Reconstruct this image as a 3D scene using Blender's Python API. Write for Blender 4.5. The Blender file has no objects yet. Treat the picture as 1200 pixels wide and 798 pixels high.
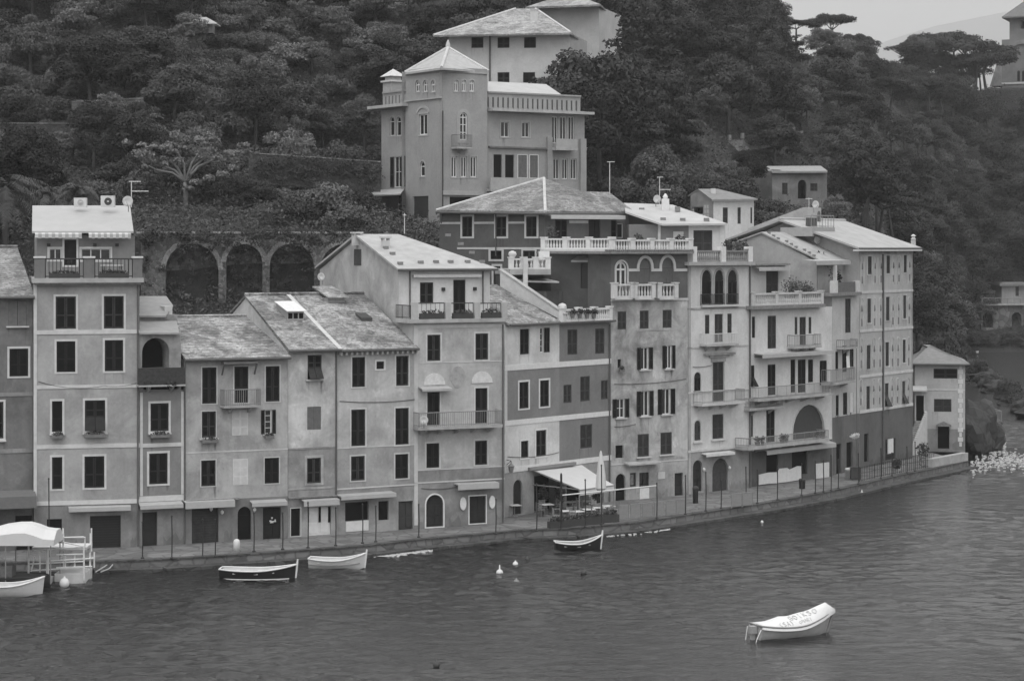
import bpy, bmesh, math, random
import numpy as np
from mathutils import Vector, Matrix
R = math.radians
FPX, HZ, CAMH, QZ = 2600.0, 290.0, 18.0, 0.5      # focal length in photo pixels, horizon row, camera and quay heights
sc = bpy.context.scene
COL = sc.collection
rnd = random.Random(7)

# ------------------------------------------------------------------ camera, light, air
cam = bpy.data.cameras.new('camera')
co = bpy.data.objects.new('camera', cam); COL.objects.link(co)
co.location = (0, 0, CAMH); co.rotation_euler = (R(90), 0, 0)
cam.sensor_width = 36; cam.sensor_fit = 'HORIZONTAL'; cam.lens = 36 * FPX / 1200
cam.shift_y = -(399 - HZ) / 1200
cam.clip_start = 1; cam.clip_end = 12000
sc.camera = co
sc.view_settings.view_transform = 'Standard'; sc.view_settings.look = 'None'
sc.view_settings.gamma = 1; sc.view_settings.use_curve_mapping = False
sc.view_settings.exposure = EXPOSURE = 0.28
sc.cycles.max_bounces = 6; sc.cycles.diffuse_bounces = 3; sc.cycles.glossy_bounces = 3
sc.cycles.transparent_max_bounces = 6; sc.cycles.volume_bounces = 0; sc.cycles.use_denoising = True

SUN_EL, SUN_AZ = 56, 192          # azimuth measured clockwise from +Y
w = bpy.data.worlds.new('World'); sc.world = w; w.use_nodes = True
nt = w.node_tree; nt.nodes.clear()
sky = nt.nodes.new('ShaderNodeTexSky'); sky.sky_type = 'NISHITA'; sky.sun_disc = False
sky.sun_elevation = R(SUN_EL); sky.sun_rotation = R(SUN_AZ); sky.air_density = 2.0; sky.dust_density = 6.0
bw = nt.nodes.new('ShaderNodeRGBToBW')
mx = nt.nodes.new('ShaderNodeMath'); mx.operation = 'MULTIPLY_ADD'; mx.inputs[1].default_value = 0.15; mx.inputs[2].default_value = 6.1
bg = nt.nodes.new('ShaderNodeBackground'); bg.inputs['Strength'].default_value = 0.10
wo = nt.nodes.new('ShaderNodeOutputWorld')
nt.links.new(sky.outputs[0], bw.inputs[0]); nt.links.new(bw.outputs[0], mx.inputs[0])
wtc = nt.nodes.new('ShaderNodeTexCoord'); wsp = nt.nodes.new('ShaderNodeSeparateXYZ'); nt.links.new(wtc.outputs['Generated'], wsp.inputs[0])
wmx = nt.nodes.new('ShaderNodeMath'); wmx.operation = 'MAXIMUM'; wmx.inputs[1].default_value = 0; nt.links.new(wsp.outputs[2], wmx.inputs[0])      # overcast: the cloud is brighter overhead than at the horizon
wgr = nt.nodes.new('ShaderNodeMath'); wgr.operation = 'MULTIPLY_ADD'; wgr.inputs[1].default_value = 1.2; wgr.inputs[2].default_value = 1.0; nt.links.new(wmx.outputs[0], wgr.inputs[0])
wml = nt.nodes.new('ShaderNodeMath'); wml.operation = 'MULTIPLY'; nt.links.new(mx.outputs[0], wml.inputs[0]); nt.links.new(wgr.outputs[0], wml.inputs[1])
nt.links.new(wml.outputs[0], bg.inputs['Color']); nt.links.new(bg.outputs[0], wo.inputs['Surface'])
sl = bpy.data.lights.new('sun', 'SUN'); sl.energy = 0.5; sl.angle = R(25); sl.color = (1, 1, 1)
so = bpy.data.objects.new('sun', sl); COL.objects.link(so)
az, el = R(SUN_AZ), R(SUN_EL)
so.rotation_euler = Vector((-math.sin(az) * math.cos(el), -math.cos(az) * math.cos(el), -math.sin(el))).to_track_quat('-Z', 'Y').to_euler()
so.location = (30, -40, 120)

# ------------------------------------------------------------------ materials (the photograph is black and white: greys only)
def newmat(name):
    m = bpy.data.materials.new(name); m.use_nodes = True
    t = m.node_tree; t.nodes.clear()
    o = t.nodes.new('ShaderNodeOutputMaterial'); b = t.nodes.new('ShaderNodeBsdfPrincipled')
    t.links.new(b.outputs[0], o.inputs[0])
    return m, t, b
def mth(t, op, a, b=None, c=None, clamp=False):
    n = t.nodes.new('ShaderNodeMath'); n.operation = op; n.use_clamp = clamp
    for i, v in enumerate((a, b, c)):
        if v is None: continue
        if isinstance(v, (int, float)): n.inputs[i].default_value = v
        else: t.links.new(v, n.inputs[i])
    return n.outputs[0]
def noise(t, scale, detail=4, rough=.55, vec=None, dist=0):
    n = t.nodes.new('ShaderNodeTexNoise'); n.inputs['Scale'].default_value = scale
    n.inputs['Detail'].default_value = detail; n.inputs['Roughness'].default_value = rough; n.inputs['Distortion'].default_value = dist
    if vec is not None: t.links.new(vec, n.inputs['Vector'])
    return n.outputs[0]
def coords(t, sx=1, sy=1, sz=1, off=0, kind='Object'):
    c = t.nodes.new('ShaderNodeTexCoord'); m = t.nodes.new('ShaderNodeMapping')
    m.inputs['Scale'].default_value = (sx, sy, sz); m.inputs['Location'].default_value = (off, off * .7, off * .3)
    t.links.new(c.outputs[kind], m.inputs[0]); return m.outputs[0]
def ramp(t, v, a, b, lo=0., hi=1.):
    n = t.nodes.new('ShaderNodeMapRange'); n.inputs[1].default_value = a; n.inputs[2].default_value = b
    n.inputs[3].default_value = lo; n.inputs[4].default_value = hi; t.links.new(v, n.inputs[0]); return n.outputs[0]
def bump(t, b, h, strength=.4, dist=.05):
    n = t.nodes.new('ShaderNodeBump'); n.inputs['Strength'].default_value = strength; n.inputs['Distance'].default_value = dist
    t.links.new(h, n.inputs['Height']); t.links.new(n.outputs[0], b.inputs['Normal'])
MATS = {}
def plaster(g, stain=.25, streak=.25, seed=0, fine=.08):
    k = ('pl', g, stain, streak, seed)
    if k in MATS: return MATS[k]
    m, t, b = newmat('plaster'); v = coords(t, off=seed * 13.7)
    n1 = noise(t, .45, 7, .62, v, .6); n2 = noise(t, 6, 5, .6, v)
    vs = coords(t, 1.6, 1.6, .3, off=seed * 5.1 + 3); n3 = noise(t, 1.3, 5, .6, vs)
    f = ramp(t, n1, .36, .64, 1 - stain * 1.25, 1 + stain * .6)
    n4 = noise(t, .85, 8, .68, coords(t, 1, 1, .8, seed * 3.3 + 21), .4); n5 = noise(t, 2.4, 8, .7, coords(t, 1, 1, 1.2, seed * 7.7 + 5), .3)
    f = mth(t, 'MULTIPLY', f, ramp(t, n4, .565, .61, 1, 1 + stain * .55)); f = mth(t, 'MULTIPLY', f, ramp(t, n5, .6, .66, 1, 1 - stain * .6))
    f = mth(t, 'MULTIPLY', f, ramp(t, n2, .25, .75, 1 - fine, 1 + fine))
    f = mth(t, 'MULTIPLY', f, ramp(t, n3, .45, .75, 1.0, 1 - streak * .6))
    t.links.new(mth(t, 'MULTIPLY', f, g * .88, None, True), b.inputs['Base Color'])
    b.inputs['Roughness'].default_value = .9; b.inputs['Specular IOR Level'].default_value = .2
    bump(t, b, n2, .25, .02); MATS[k] = m; m['spec'] = [g, stain, streak, float(seed)]; return m
def flat(name, g, rough=.7, var=.12, scale=4, bmp=0., metal=0., spec=.3):
    k = (name, g, rough, var)
    if k in MATS: return MATS[k]
    m, t, b = newmat(name); v = coords(t); n = noise(t, scale, 5, .6, v)
    t.links.new(mth(t, 'MULTIPLY', ramp(t, n, .25, .75, 1 - var, 1 + var), g, None, True), b.inputs['Base Color'])
    b.inputs['Roughness'].default_value = rough; b.inputs['Metallic'].default_value = metal; b.inputs['Specular IOR Level'].default_value = spec
    if bmp: bump(t, b, n, bmp, .05)
    MATS[k] = m; return m
def slate(g, moss=.4, seed=0, course=9.0):
    """stone slate roof: courses at constant height, broken edges, lichen patches"""
    m, t, b = newmat('slate_roof'); v = coords(t, off=seed * 9.3)
    wob = noise(t, 1.6, 4, .6, v)
    c = t.nodes.new('ShaderNodeTexCoord'); sp = t.nodes.new('ShaderNodeSeparateXYZ'); t.links.new(c.outputs['Object'], sp.inputs[0])
    zz = mth(t, 'ADD', mth(t, 'MULTIPLY', sp.outputs[2], course), mth(t, 'MULTIPLY', wob, 1.1))
    saw = mth(t, 'FRACT', zz)
    vo = t.nodes.new('ShaderNodeTexVoronoi'); vo.inputs['Scale'].default_value = 4.2; t.links.new(coords(t, 1, 1, 2.2), vo.inputs['Vector'])
    vc = t.nodes.new('ShaderNodeSeparateXYZ'); t.links.new(vo.outputs['Color'], vc.inputs[0])
    big = noise(t, .5, 6, .65, v, .8); fine = noise(t, 9, 5, .65, v)
    f = ramp(t, vc.outputs[0], 0, 1, .68, 1.3)
    f = mth(t, 'MULTIPLY', f, ramp(t, saw, 0, .35, .58, 1.08))
    f = mth(t, 'MULTIPLY', f, ramp(t, big, .4, .6, 1 - moss, 1.2))
    f = mth(t, 'MULTIPLY', f, ramp(t, fine, .32, .68, .68, 1.32))
    t.links.new(mth(t, 'MULTIPLY', f, g * .8, None, True), b.inputs['Base Color'])
    b.inputs['Roughness'].default_value = .85; b.inputs['Specular IOR Level'].default_value = .25
    bump(t, b, mth(t, 'ADD', saw, mth(t, 'MULTIPLY', vc.outputs[1], .6)), .6, .06); return m
def stone(name, g, scale=1.6, var=.4):
    m, t, b = newmat(name); v = coords(t)
    vo = t.nodes.new('ShaderNodeTexVoronoi'); vo.inputs['Scale'].default_value = scale; t.links.new(v, vo.inputs['Vector'])
    vo2 = t.nodes.new('ShaderNodeTexVoronoi'); vo2.feature = 'DISTANCE_TO_EDGE'; vo2.inputs['Scale'].default_value = scale; t.links.new(v, vo2.inputs['Vector'])
    s = t.nodes.new('ShaderNodeSeparateXYZ'); t.links.new(vo.outputs['Color'], s.inputs[0])
    f = mth(t, 'MULTIPLY', ramp(t, s.outputs[0], 0, 1, 1 - var, 1 + var), ramp(t, vo2.outputs['Distance'], 0, .08, .6, 1))
    f = mth(t, 'MULTIPLY', f, ramp(t, noise(t, .35, 6, .6, v), .3, .7, .75, 1.2))
    t.links.new(mth(t, 'MULTIPLY', f, g, None, True), b.inputs['Base Color']); b.inputs['Roughness'].default_value = .9
    bump(t, b, ramp(t, vo2.outputs['Distance'], 0, .12), .5, .06); return m
def foliage(name, g, var=.35):
    m, t, b = newmat(name); v = coords(t)
    oi = t.nodes.new('ShaderNodeObjectInfo')
    f = mth(t, 'MULTIPLY', ramp(t, oi.outputs['Random'], 0, 1, 1 - var, 1 + var), ramp(t, noise(t, 1.3, 4, .6, v), .3, .7, .7, 1.3))
    f = mth(t, 'MULTIPLY', f, ramp(t, noise(t, 14, 2, .5, v), .3, .7, .75, 1.25))
    t.links.new(mth(t, 'MULTIPLY', f, g, None, True), b.inputs['Base Color'])
    b.inputs['Roughness'].default_value = .75; b.inputs['Specular IOR Level'].default_value = .15; return m
def glassy(g=.02):
    k = ('glass', g)
    if k in MATS: return MATS[k]
    m, t, b = newmat('window_glass'); b.inputs['Base Color'].default_value = (g, g, g, 1); b.inputs['Roughness'].default_value = .12
    MATS[k] = m; return m

WHITE = flat('white_paint', .64, .6, .1); OFFW = flat('offwhite_trim', .54, .8, .14, 2.5); CREAM = flat('pale_stucco_trim', .5, .85, .15, 2)
SHUT = flat('dark_shutter', .030, .8, .2, spec=.08); SHUTB = flat('dark_shutter_worn', .045, .8, .3, 3, spec=.08); SLAT = flat('dark_slats', .011, .8, .2, spec=.05); SLAT2 = flat('faded_slats', .04, .85, .25, spec=.05); SHUTC = flat('dark_shutter_new', .02, .8, .2, spec=.08); SHUT2 = flat('faded_shutter', .06, .8, .25, spec=.08); SHUT3 = flat('grey_shutter', .14, .75, .2)
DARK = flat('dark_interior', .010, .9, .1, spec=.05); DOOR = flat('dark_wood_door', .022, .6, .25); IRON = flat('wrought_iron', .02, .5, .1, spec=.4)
GREYM = flat('grey_metal', .22, .5, .1); PIPE = flat('lead_pipe', .10, .6, .2); CONC = flat('weathered_concrete', .36, .9, .25, 1.5, .2)
CANVAS = flat('white_canvas', .56, .8, .05, 2); AWN = flat('grey_white_canvas', .38, .85, .12, 2); TERRA = flat('terracotta', .16, .8, .2); WOOD = flat('weathered_wood', .12, .8, .3)
ROPE = flat('rope', .42, .9, .1); TILE = flat('roof_tile_edge', .2, .9, .35, 5, .3); SCREEN = flat('canvas_awning_grey', .36, .85, .08, 2)
PLANT = foliage('potted_foliage', .06, .2); BARK = flat('bark', .05, .9, .3, 3, .3); BARKL = flat('pale_bark', .16, .9, .3, 3, .3)
GLASS = glassy()

# ------------------------------------------------------------------ mesh builder
class MB:
    def __init__(s, T=None): s.v = []; s.f = []; s.m = []; s.T = T or (lambda x, y, z: (x, y, z)); s.mi = 0
    def pts(s, P):
        i = len(s.v); s.v += [s.T(*p) for p in P]; return list(range(i, i + len(P)))
    def face(s, P, mi=None): s.f.append(s.pts(P)); s.m.append(s.mi if mi is None else mi)
    def box(s, x0, x1, y0, y1, z0, z1, mi=None):
        a = s.pts([(x0,y0,z0),(x1,y0,z0),(x1,y1,z0),(x0,y1,z0),(x0,y0,z1),(x1,y0,z1),(x1,y1,z1),(x0,y1,z1)])
        for q in ((0,3,2,1),(4,5,6,7),(0,1,5,4),(1,2,6,5),(2,3,7,6),(3,0,4,7)):
            s.f.append([a[k] for k in q]); s.m.append(s.mi if mi is None else mi)
    def loft(s, rings, closed=True, cap=True, mi=None):
        idx = [s.pts(r) for r in rings]; n = len(rings[0]); mm = s.mi if mi is None else mi
        for a, b in zip(idx, idx[1:]):
            for k in range(n if closed else n - 1):
                s.f.append([a[k], a[(k+1) % n], b[(k+1) % n], b[k]]); s.m.append(mm)
        if cap:
            s.f.append(idx[0][::-1]); s.m.append(mm); s.f.append(idx[-1]); s.m.append(mm)
    def tube(s, path, r, n=6, mi=None):
        if isinstance(r, (int, float)): r = [r] * len(path)
        P = [Vector(p) for p in path]; rings = []
        for i, p in enumerate(P):
            d = (P[min(i+1, len(P)-1)] - P[max(i-1, 0)]).normalized()
            u = d.cross(Vector((.31, .95, .05)) if abs(d.y) < .8 else Vector((1, 0, 0))).normalized(); v = d.cross(u)
            rings.append([tuple(p + (u * math.cos(2*math.pi*k/n) + v * math.sin(2*math.pi*k/n)) * r[i]) for k in range(n)])
        s.loft(rings, mi=mi)
    def lathe(s, cx, cy, prof, n=8, mi=None):
        s.loft([[(cx + r*math.cos(2*math.pi*k/n), cy + r*math.sin(2*math.pi*k/n), z) for k in range(n)] for r, z in prof], mi=mi)
    def slab(s, P, th=.12, mi=None):
        """a sheet with thickness th straight down"""
        a = s.pts(P); b = s.pts([(p[0], p[1], p[2] - th) for p in P]); n = len(P); mm = s.mi if mi is None else mi
        s.f.append(a); s.m.append(mm); s.f.append(b[::-1]); s.m.append(mm)
        for k in range(n): s.f.append([a[k], b[k], b[(k+1) % n], a[(k+1) % n]]); s.m.append(mm)
    def build(s, name, mats, parent=None, smooth=False):
        me = bpy.data.meshes.new(name); me.from_pydata(s.v, [], s.f)
        for m in (mats if isinstance(mats, (list, tuple)) else [mats]): me.materials.append(m)
        me.polygons.foreach_set('material_index', s.m)
        if smooth: me.polygons.foreach_set('use_smooth', [True] * len(s.f))
        me.update()
        bm = bmesh.new(); bm.from_mesh(me); bmesh.ops.recalc_face_normals(bm, faces=bm.faces); bm.to_mesh(me); bm.free()
        o = bpy.data.objects.new(name, me); COL.objects.link(o)
        if parent is not None: o.parent = parent
        return o
def tag(o, label=None, cat=None, group=None, kind=None):
    if label: o['label'] = label
    if cat: o['category'] = cat
    if group: o['group'] = group
    if kind: o['kind'] = kind
    return o
def empty(name, loc, label, cat, group=None, rz=0):
    o = bpy.data.objects.new(name, None); COL.objects.link(o); o.location = loc; o.rotation_euler = (0, 0, rz)
    o.empty_display_size = .3
    return tag(o, label, cat, group)
def copy_thing(o, loc, rz=0, scale=1, label=None, parent=None):
    c = o.copy(); COL.objects.link(c)
    if parent is None:
        c.location = loc; c.rotation_euler = (0, 0, rz); c.scale = (scale,) * 3 if isinstance(scale, (int, float)) else scale
        if label: c['label'] = label
    else: c.parent = parent
    for ch in list(o.children): copy_thing(ch, None, parent=c)
    return c
def wx(px, D): return (px - 600) / FPX * D
def wz(py, D): return CAMH - (py - HZ) / FPX * D
def ground(px, py, z=0.0):
    D = FPX * (CAMH - z) / (py - HZ); return Vector((wx(px, D), D, z))

# ------------------------------------------------------------------ facades
class Fac:
    """a vertical plane from A to B (plan view); s runs along it, y goes back behind it, z is world height"""
    def __init__(f, root, A, B):
        f.root = root; f.A = Vector(A); f.B = Vector(B); d = f.B - f.A; f.L = d.length; f.d = d.normalized(); f.n = Vector((-f.d.y, f.d.x))
    def T(f, s, y, z):
        p = f.A + f.d * s + f.n * y - Vector(f.root.location.xy); return (p.x, p.y, z - f.root.location.z)
    def MB(f): return MB(f.T)
    def s(f, px, dep=0.0):
        u = (px - 600) / FPX; o = f.A + f.n * dep
        return -(o.x - u * o.y) / (f.d.x - u * f.d.y)
    def D(f, px, dep=0.0): return (f.A + f.d * f.s(px, dep) + f.n * dep).y
    def z(f, px, py, dep=0.0): return wz(py, f.D(px, dep))
    def sz(f, px, py, dep=0.0): return f.s(px, dep), f.z(px, py, dep)
def house(name, label, pL, DL, pR, DR, z0=QZ, cat='house', group=None):
    A = (wx(pL, DL), DL); B = (wx(pR, DR), DR)
    root = empty(name, ((A[0] + B[0]) / 2, (A[1] + B[1]) / 2, z0), label, cat, group)
    return Fac(root, A, B)

def leaf(mb, s0, s1, y0, z0, z1, slats=True, th=.035):
    st = min(.07, (s1 - s0) * .2)
    mb.box(s0, s0 + st, y0, y0 + th, z0, z1); mb.box(s1 - st, s1, y0, y0 + th, z0, z1)
    zm = z0 + (z1 - z0) * .42
    for a, b in ((z0, z0 + .09), (zm - .04, zm + .04), (z1 - .08, z1)): mb.box(s0 + st, s1 - st, y0 + .001, y0 + th - .001, a, b)
    mb.box(s0 + st, s1 - st, y0 + th * .6, y0 + th * .9, z0 + .09, z1 - .08, 1)
    if slats:
        n = max(3, int((z1 - z0) / .11))
        for k in range(n):
            za = z0 + .1 + (z1 - z0 - .2) * k / n
            mb.box(s0 + st, s1 - st, y0 + .006, y0 + th * .55, za, za + .055, 1)
def archpts(a, b, z0, z1, n=9, pointed=False):
    c = (a + b) / 2; r = (b - a) / 2; rh = min(r * (1.5 if pointed else 1), z1 - z0)
    zs = z1 - rh; P = []
    for k in range(n + 1):
        t = math.pi * (1 - k / n)
        x = c + r * math.cos(t); h = math.sin(t)
        if pointed: h = h ** .8 * (1 - .12 * (1 - abs(math.cos(t))) * 0)
        P.append((x, zs + rh * h))
    return P, zs
def hood(mb, a, b, z0, z1, w, y0, y1, pointed=False):
    P, zs = archpts(a, b, z0, z1, 10, pointed); c = (a + b) / 2; k = 1 + w / max(.01, (b - a) / 2)
    Q = [(c + (p[0] - c) * k, zs + (p[1] - zs) * (1 + w / max(.01, z1 - zs))) for p in P]
    for i in range(len(P) - 1):
        mb.loft([[(P[i][0], y, P[i][1]), (Q[i][0], y, Q[i][1]), (Q[i+1][0], y, Q[i+1][1]), (P[i+1][0], y, P[i+1][1])] for y in (y0, y1)])

class Wall:
    """front wall with real openings, painted zones, returns and the windows set in it"""
    def __init__(w, F, px0, px1, ytop, main, dep=0., depth=8., ybot=None, zbot=QZ - .3, ref=None, sides=(1, 1), back=True, ztop=None, top=True, s01=None):
        w.F = F; w.dep = dep; w.depth = depth; w.mats = [main]; w.ops = []; w.zones = []
        w.s0, w.s1 = s01 or (F.s(px0, dep), F.s(px1, dep)); w.ref = ref or (px0 + px1) / 2
        w.z1 = ztop if ztop is not None else F.z(w.ref, ytop, dep); w.z0 = F.z(w.ref, ybot, dep) if ybot else zbot
        w.sides = sides; w.back = back; w.top = top
    def zy(w, py): return w.F.z(w.ref, py, w.dep)
    def zone(w, ytop, ybot, mat, px0=None, px1=None):
        if mat not in w.mats: w.mats.append(mat)
        w.zones.append((w.s0 if px0 is None else w.F.s(px0, w.dep), w.s1 if px1 is None else w.F.s(px1, w.dep), w.zy(ybot), w.zy(ytop), w.mats.index(mat)))
    def band(w, ytop, ybot, mat=None, proud=.04, px0=None, px1=None, name='string_course'):
        s0 = w.s0 - .01 if px0 is None else w.F.s(px0, w.dep); s1 = w.s1 + .01 if px1 is None else w.F.s(px1, w.dep)
        mb = w.F.MB(); mb.box(s0, s1, w.dep - proud, w.dep + .02, w.zy(ybot), w.zy(ytop)); return mb.build(name, mat or OFFW, w.F.root)
    def win(w, kind, x0, y0, x1, y1, trim=0., tmat=None, shut=None, sill=0, box=0, arch=0, rev=.16, glass=None, frame=None, cols=2, rows=2, label=None, lw=None, sub=True, pointed=False, flap=0):
        F, dep = w.F, w.dep; a, b = F.s(x0, dep), F.s(x1, dep); xm = (x0 + x1) / 2
        c, d = F.z(xm, y1, dep), F.z(xm, y0, dep); shut = shut or SHUT; shut = rnd.choice((SHUT, SHUT, SHUTB, SHUTC)) if shut is SHUT else shut; tmat = tmat or OFFW; frame = frame or WHITE
        c = max(c, w.z0 + .02)
        if kind != 'B': w.ops.append((a, b, c, d, arch, rev, pointed))
        y = dep; root = F.root; mb = F.MB()
        nm = {'D': 'door', 'G': 'shopfront', 'R': 'roller_door'}.get(kind, 'window')
        def fill(mb, yy, mi=0):
            if arch:
                P, zs = archpts(a, b, c, d, 10, pointed); mb.face([(b, yy, c), (a, yy, c)] + [(p[0], yy, p[1]) for p in P], mi)
            else: mb.face([(a, yy, c), (b, yy, c), (b, yy, d), (a, yy, d)], mi)
        if kind in 'SF':
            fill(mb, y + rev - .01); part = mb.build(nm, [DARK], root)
            lz = archpts(a, b, c, d, 10, pointed)[1] if arch else d
            if arch:
                m2 = F.MB(); P, zs = archpts(a + .02, b - .02, c, d - .02, 10, pointed); m2.face([(p[0], y + .05, p[1]) for p in P]); m2.build('fanlight_panel', shut, part)
            n = 1 if (b - a) < .62 else 2
            for k in range(n):
                m2 = F.MB(); e0 = a + (b - a) * k / n + .014; e1 = a + (b - a) * (k + 1) / n - .014
                if kind == 'F' or flap:
                    zf = c + (d - c) * .45; leaf(m2, e0, e1, y + .03, zf, d - .01)
                    P = [(e0, y + .03, zf), (e1, y + .03, zf), (e1, y - .38, c + .08), (e0, y - .38, c + .08)]; m2.slab(P, .04)
                else: leaf(m2, e0, e1, y + .03, c + .01, lz - .01)
                m2.build('shutter', [shut, SLAT if shut in (SHUT, SHUTB, SHUTC) else SLAT2 if shut is SHUT2 else shut], part)
        elif kind in 'WO':
            fill(mb, y + rev - .02, 1); fw = .06 if lw is None else lw; yy0, yy1 = y + rev - .07, y + rev - .025
            zt = archpts(a, b, c, d, 10, pointed)[1] if arch else d
            mb.box(a, a + fw, yy0, yy1, c, zt); mb.box(b - fw, b, yy0, yy1, c, zt)
            mb.box(a + fw, b - fw, yy0 + .001, yy1 - .001, c, c + fw); mb.box(a + fw, b - fw, yy0 + .001, yy1 - .001, zt - fw, zt)
            if arch: hood(mb, a + fw, b - fw, zt, d - fw, fw, yy0, yy1, pointed)
            for k in range(1, cols): xc = a + (b - a) * k / cols; mb.box(xc - fw * .5, xc + fw * .5, yy0 + .002, yy1 - .002, c + fw, (d - fw) if arch else zt - fw)
            for k in range(1, rows): zc = c + (zt - c) * k / rows; mb.box(a + fw, b - fw, yy0 + .004, yy1 - .004, zc - fw * .3, zc + fw * .3)
            part = mb.build(nm, [frame, glass or GLASS], root)
            if kind == 'O':
                lw_ = (b - a) / 2
                for sg in (0, 1):
                    m2 = F.MB(); e0 = a - .02 - lw_ if sg == 0 else b + .02
                    if e0 < w.s0 or e0 + lw_ > w.s1 + .3: continue
                    leaf(m2, e0, e0 + lw_, y - .06, c + .01, d - .01); m2.build('shutter', [shut, SLAT if shut in (SHUT, SHUTB, SHUTC) else SLAT2 if shut is SHUT2 else shut], part)
        elif kind in 'DGR':
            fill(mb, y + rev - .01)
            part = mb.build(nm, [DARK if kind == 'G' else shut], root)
            if kind == 'D' and sub:
                m2 = F.MB(); zt = archpts(a, b, c, d, 10, pointed)[1] if arch else d; h = zt - c; n = 1 if b - a < 1.0 else 2
                for k in range(n):
                    e0 = a + (b - a) * k / n; e1 = a + (b - a) * (k + 1) / n; g = (e1 - e0) * .14
                    for za, zb in ((.08, .42), (.5, .94)): m2.box(e0 + g, e1 - g, y + rev - .05, y + rev - .012, c + h * za, c + h * zb)
                m2.build('door_panel', shut, part)
            if kind == 'R':
                m2 = F.MB(); n = max(4, int((d - c) / .14))
                for k in range(n): za = c + (d - c) * k / n; m2.box(a + .03, b - .03, y + rev - .05, y + rev - .012, za, za + (d - c) / n * .78)
                m2.build('door_panel', shut, part)
        elif kind == 'B':
            mb.box(a, b, y - .012, y + .005, c, d); part = mb.build('blind_window', [frame], root)
            m2 = F.MB(); n, m = 2, 3
            for i in range(n):
                for j in range(m):
                    e0 = a + (b - a) * (i + .14) / n; e1 = a + (b - a) * (i + .86) / n; za = c + (d - c) * (j + .1) / m; zb = c + (d - c) * (j + .9) / m
                    m2.box(e0, e1, y - .022, y - .008, za, zb)
            m2.build('painted_pane', CREAM, part)
        if trim:
            m2 = F.MB(); t = trim; yo = y - .03
            zt = archpts(a, b, c, d, 10, pointed)[1] if arch else d
            m2.box(a - t, a - .002, yo, y + .01, c, zt); m2.box(b + .002, b + t, yo, y + .01, c, zt)
            if arch: hood(m2, a - .002, b + .002, zt, d, t, yo, y + .01, pointed)
            else: m2.box(a - t, b + t, yo - .003, y + .012, d + .002, d + t)
            if c > w.z0 + .3: m2.box(a - t, b + t, yo - .003, y + .012, c - t * .8, c - .002)
            m2.build('frame', tmat, part)
        if sill:
            m2 = F.MB(); m2.box(a - .14, b + .14, y - .14, y + .02, c - trim * .8 - .09, c - trim * .8 - .004); m2.build('sill', tmat if trim else CREAM, part)
        if box:
            m2 = F.MB(); zb = c - trim * .8 - .1; m2.box(a - .05, b + .05, y - .36, y - .145, zb - .16, zb + .03); fb = m2.build('flower_box', TERRA, part)
            m3 = F.MB(); leafcloud(m3, [((a + b) / 2, y - .25, zb + .08, (b - a) / 2 + .05, .16, .13)], 60, .09); m3.build('flower_box_plants', PLANT, part)
        if label: part['label'] = label
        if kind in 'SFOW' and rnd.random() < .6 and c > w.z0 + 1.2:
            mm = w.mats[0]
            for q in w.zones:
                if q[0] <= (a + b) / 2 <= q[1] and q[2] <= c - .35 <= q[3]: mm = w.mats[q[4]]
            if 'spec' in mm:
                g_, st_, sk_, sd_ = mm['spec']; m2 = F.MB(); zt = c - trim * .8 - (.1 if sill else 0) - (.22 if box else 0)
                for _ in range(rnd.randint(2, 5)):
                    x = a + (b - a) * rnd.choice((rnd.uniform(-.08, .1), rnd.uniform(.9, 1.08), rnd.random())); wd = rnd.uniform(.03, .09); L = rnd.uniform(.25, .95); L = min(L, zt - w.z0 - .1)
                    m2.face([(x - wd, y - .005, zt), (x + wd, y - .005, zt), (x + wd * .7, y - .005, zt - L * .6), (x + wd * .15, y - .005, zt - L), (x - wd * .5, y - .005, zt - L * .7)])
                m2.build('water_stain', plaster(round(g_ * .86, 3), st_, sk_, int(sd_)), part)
        return part
    def build(w, name='wall'):
        F, y = w.F, w.dep; mb = F.MB()
        S = {w.s0, w.s1}; Z = {w.z0, w.z1}
        for o in w.ops: S |= {o[0], o[1]}; Z |= {o[2], o[3]}
        for q in w.zones: S |= {q[0], q[1]}; Z |= {q[2], q[3]}
        cl = lambda L, lo, hi: sorted({min(max(v, lo), hi) for v in L})
        S = cl(S, w.s0, w.s1); Z = cl(Z, w.z0, w.z1)
        def zm(s, z):
            r = 0
            for q in w.zones:
                if q[0] <= s <= q[1] and q[2] <= z <= q[3]: r = q[4]
            return r
        for i in range(len(S) - 1):
            for j in range(len(Z) - 1):
                if S[i+1] - S[i] < 1e-5 or Z[j+1] - Z[j] < 1e-5: continue
                s, z = (S[i] + S[i+1]) / 2, (Z[j] + Z[j+1]) / 2
                if any(o[0] < s < o[1] and o[2] < z < o[3] for o in w.ops): continue
                mb.face([(S[i], y, Z[j]), (S[i+1], y, Z[j]), (S[i+1], y, Z[j+1]), (S[i], y, Z[j+1])], zm(s, z))
        for a, b, c, d, arch, rev, pointed in w.ops:
            mi = zm((a + b) / 2, (c + d) / 2); yr = y + rev
            if arch:
                P, zs = archpts(a, b, c, d, 10, pointed)
                for p, q in zip(P, P[1:]):
                    mb.face([(p[0], y, p[1]), (q[0], y, q[1]), (q[0], y, d), (p[0], y, d)], mi)
                    mb.face([(p[0], y, p[1]), (p[0], yr, p[1]), (q[0], yr, q[1]), (q[0], y, q[1])], mi)
            else:
                zs = d; mb.face([(a, y, d), (a, yr, d), (b, yr, d), (b, y, d)], mi)
            mb.face([(a, y, c), (a, yr, c), (a, yr, zs), (a, y, zs)], mi); mb.face([(b, y, c), (b, yr, c), (b, yr, zs), (b, y, zs)], mi)
            mb.face([(a, y, c), (b, y, c), (b, yr, c), (a, yr, c)], mi)
        yb = y + w.depth
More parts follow.
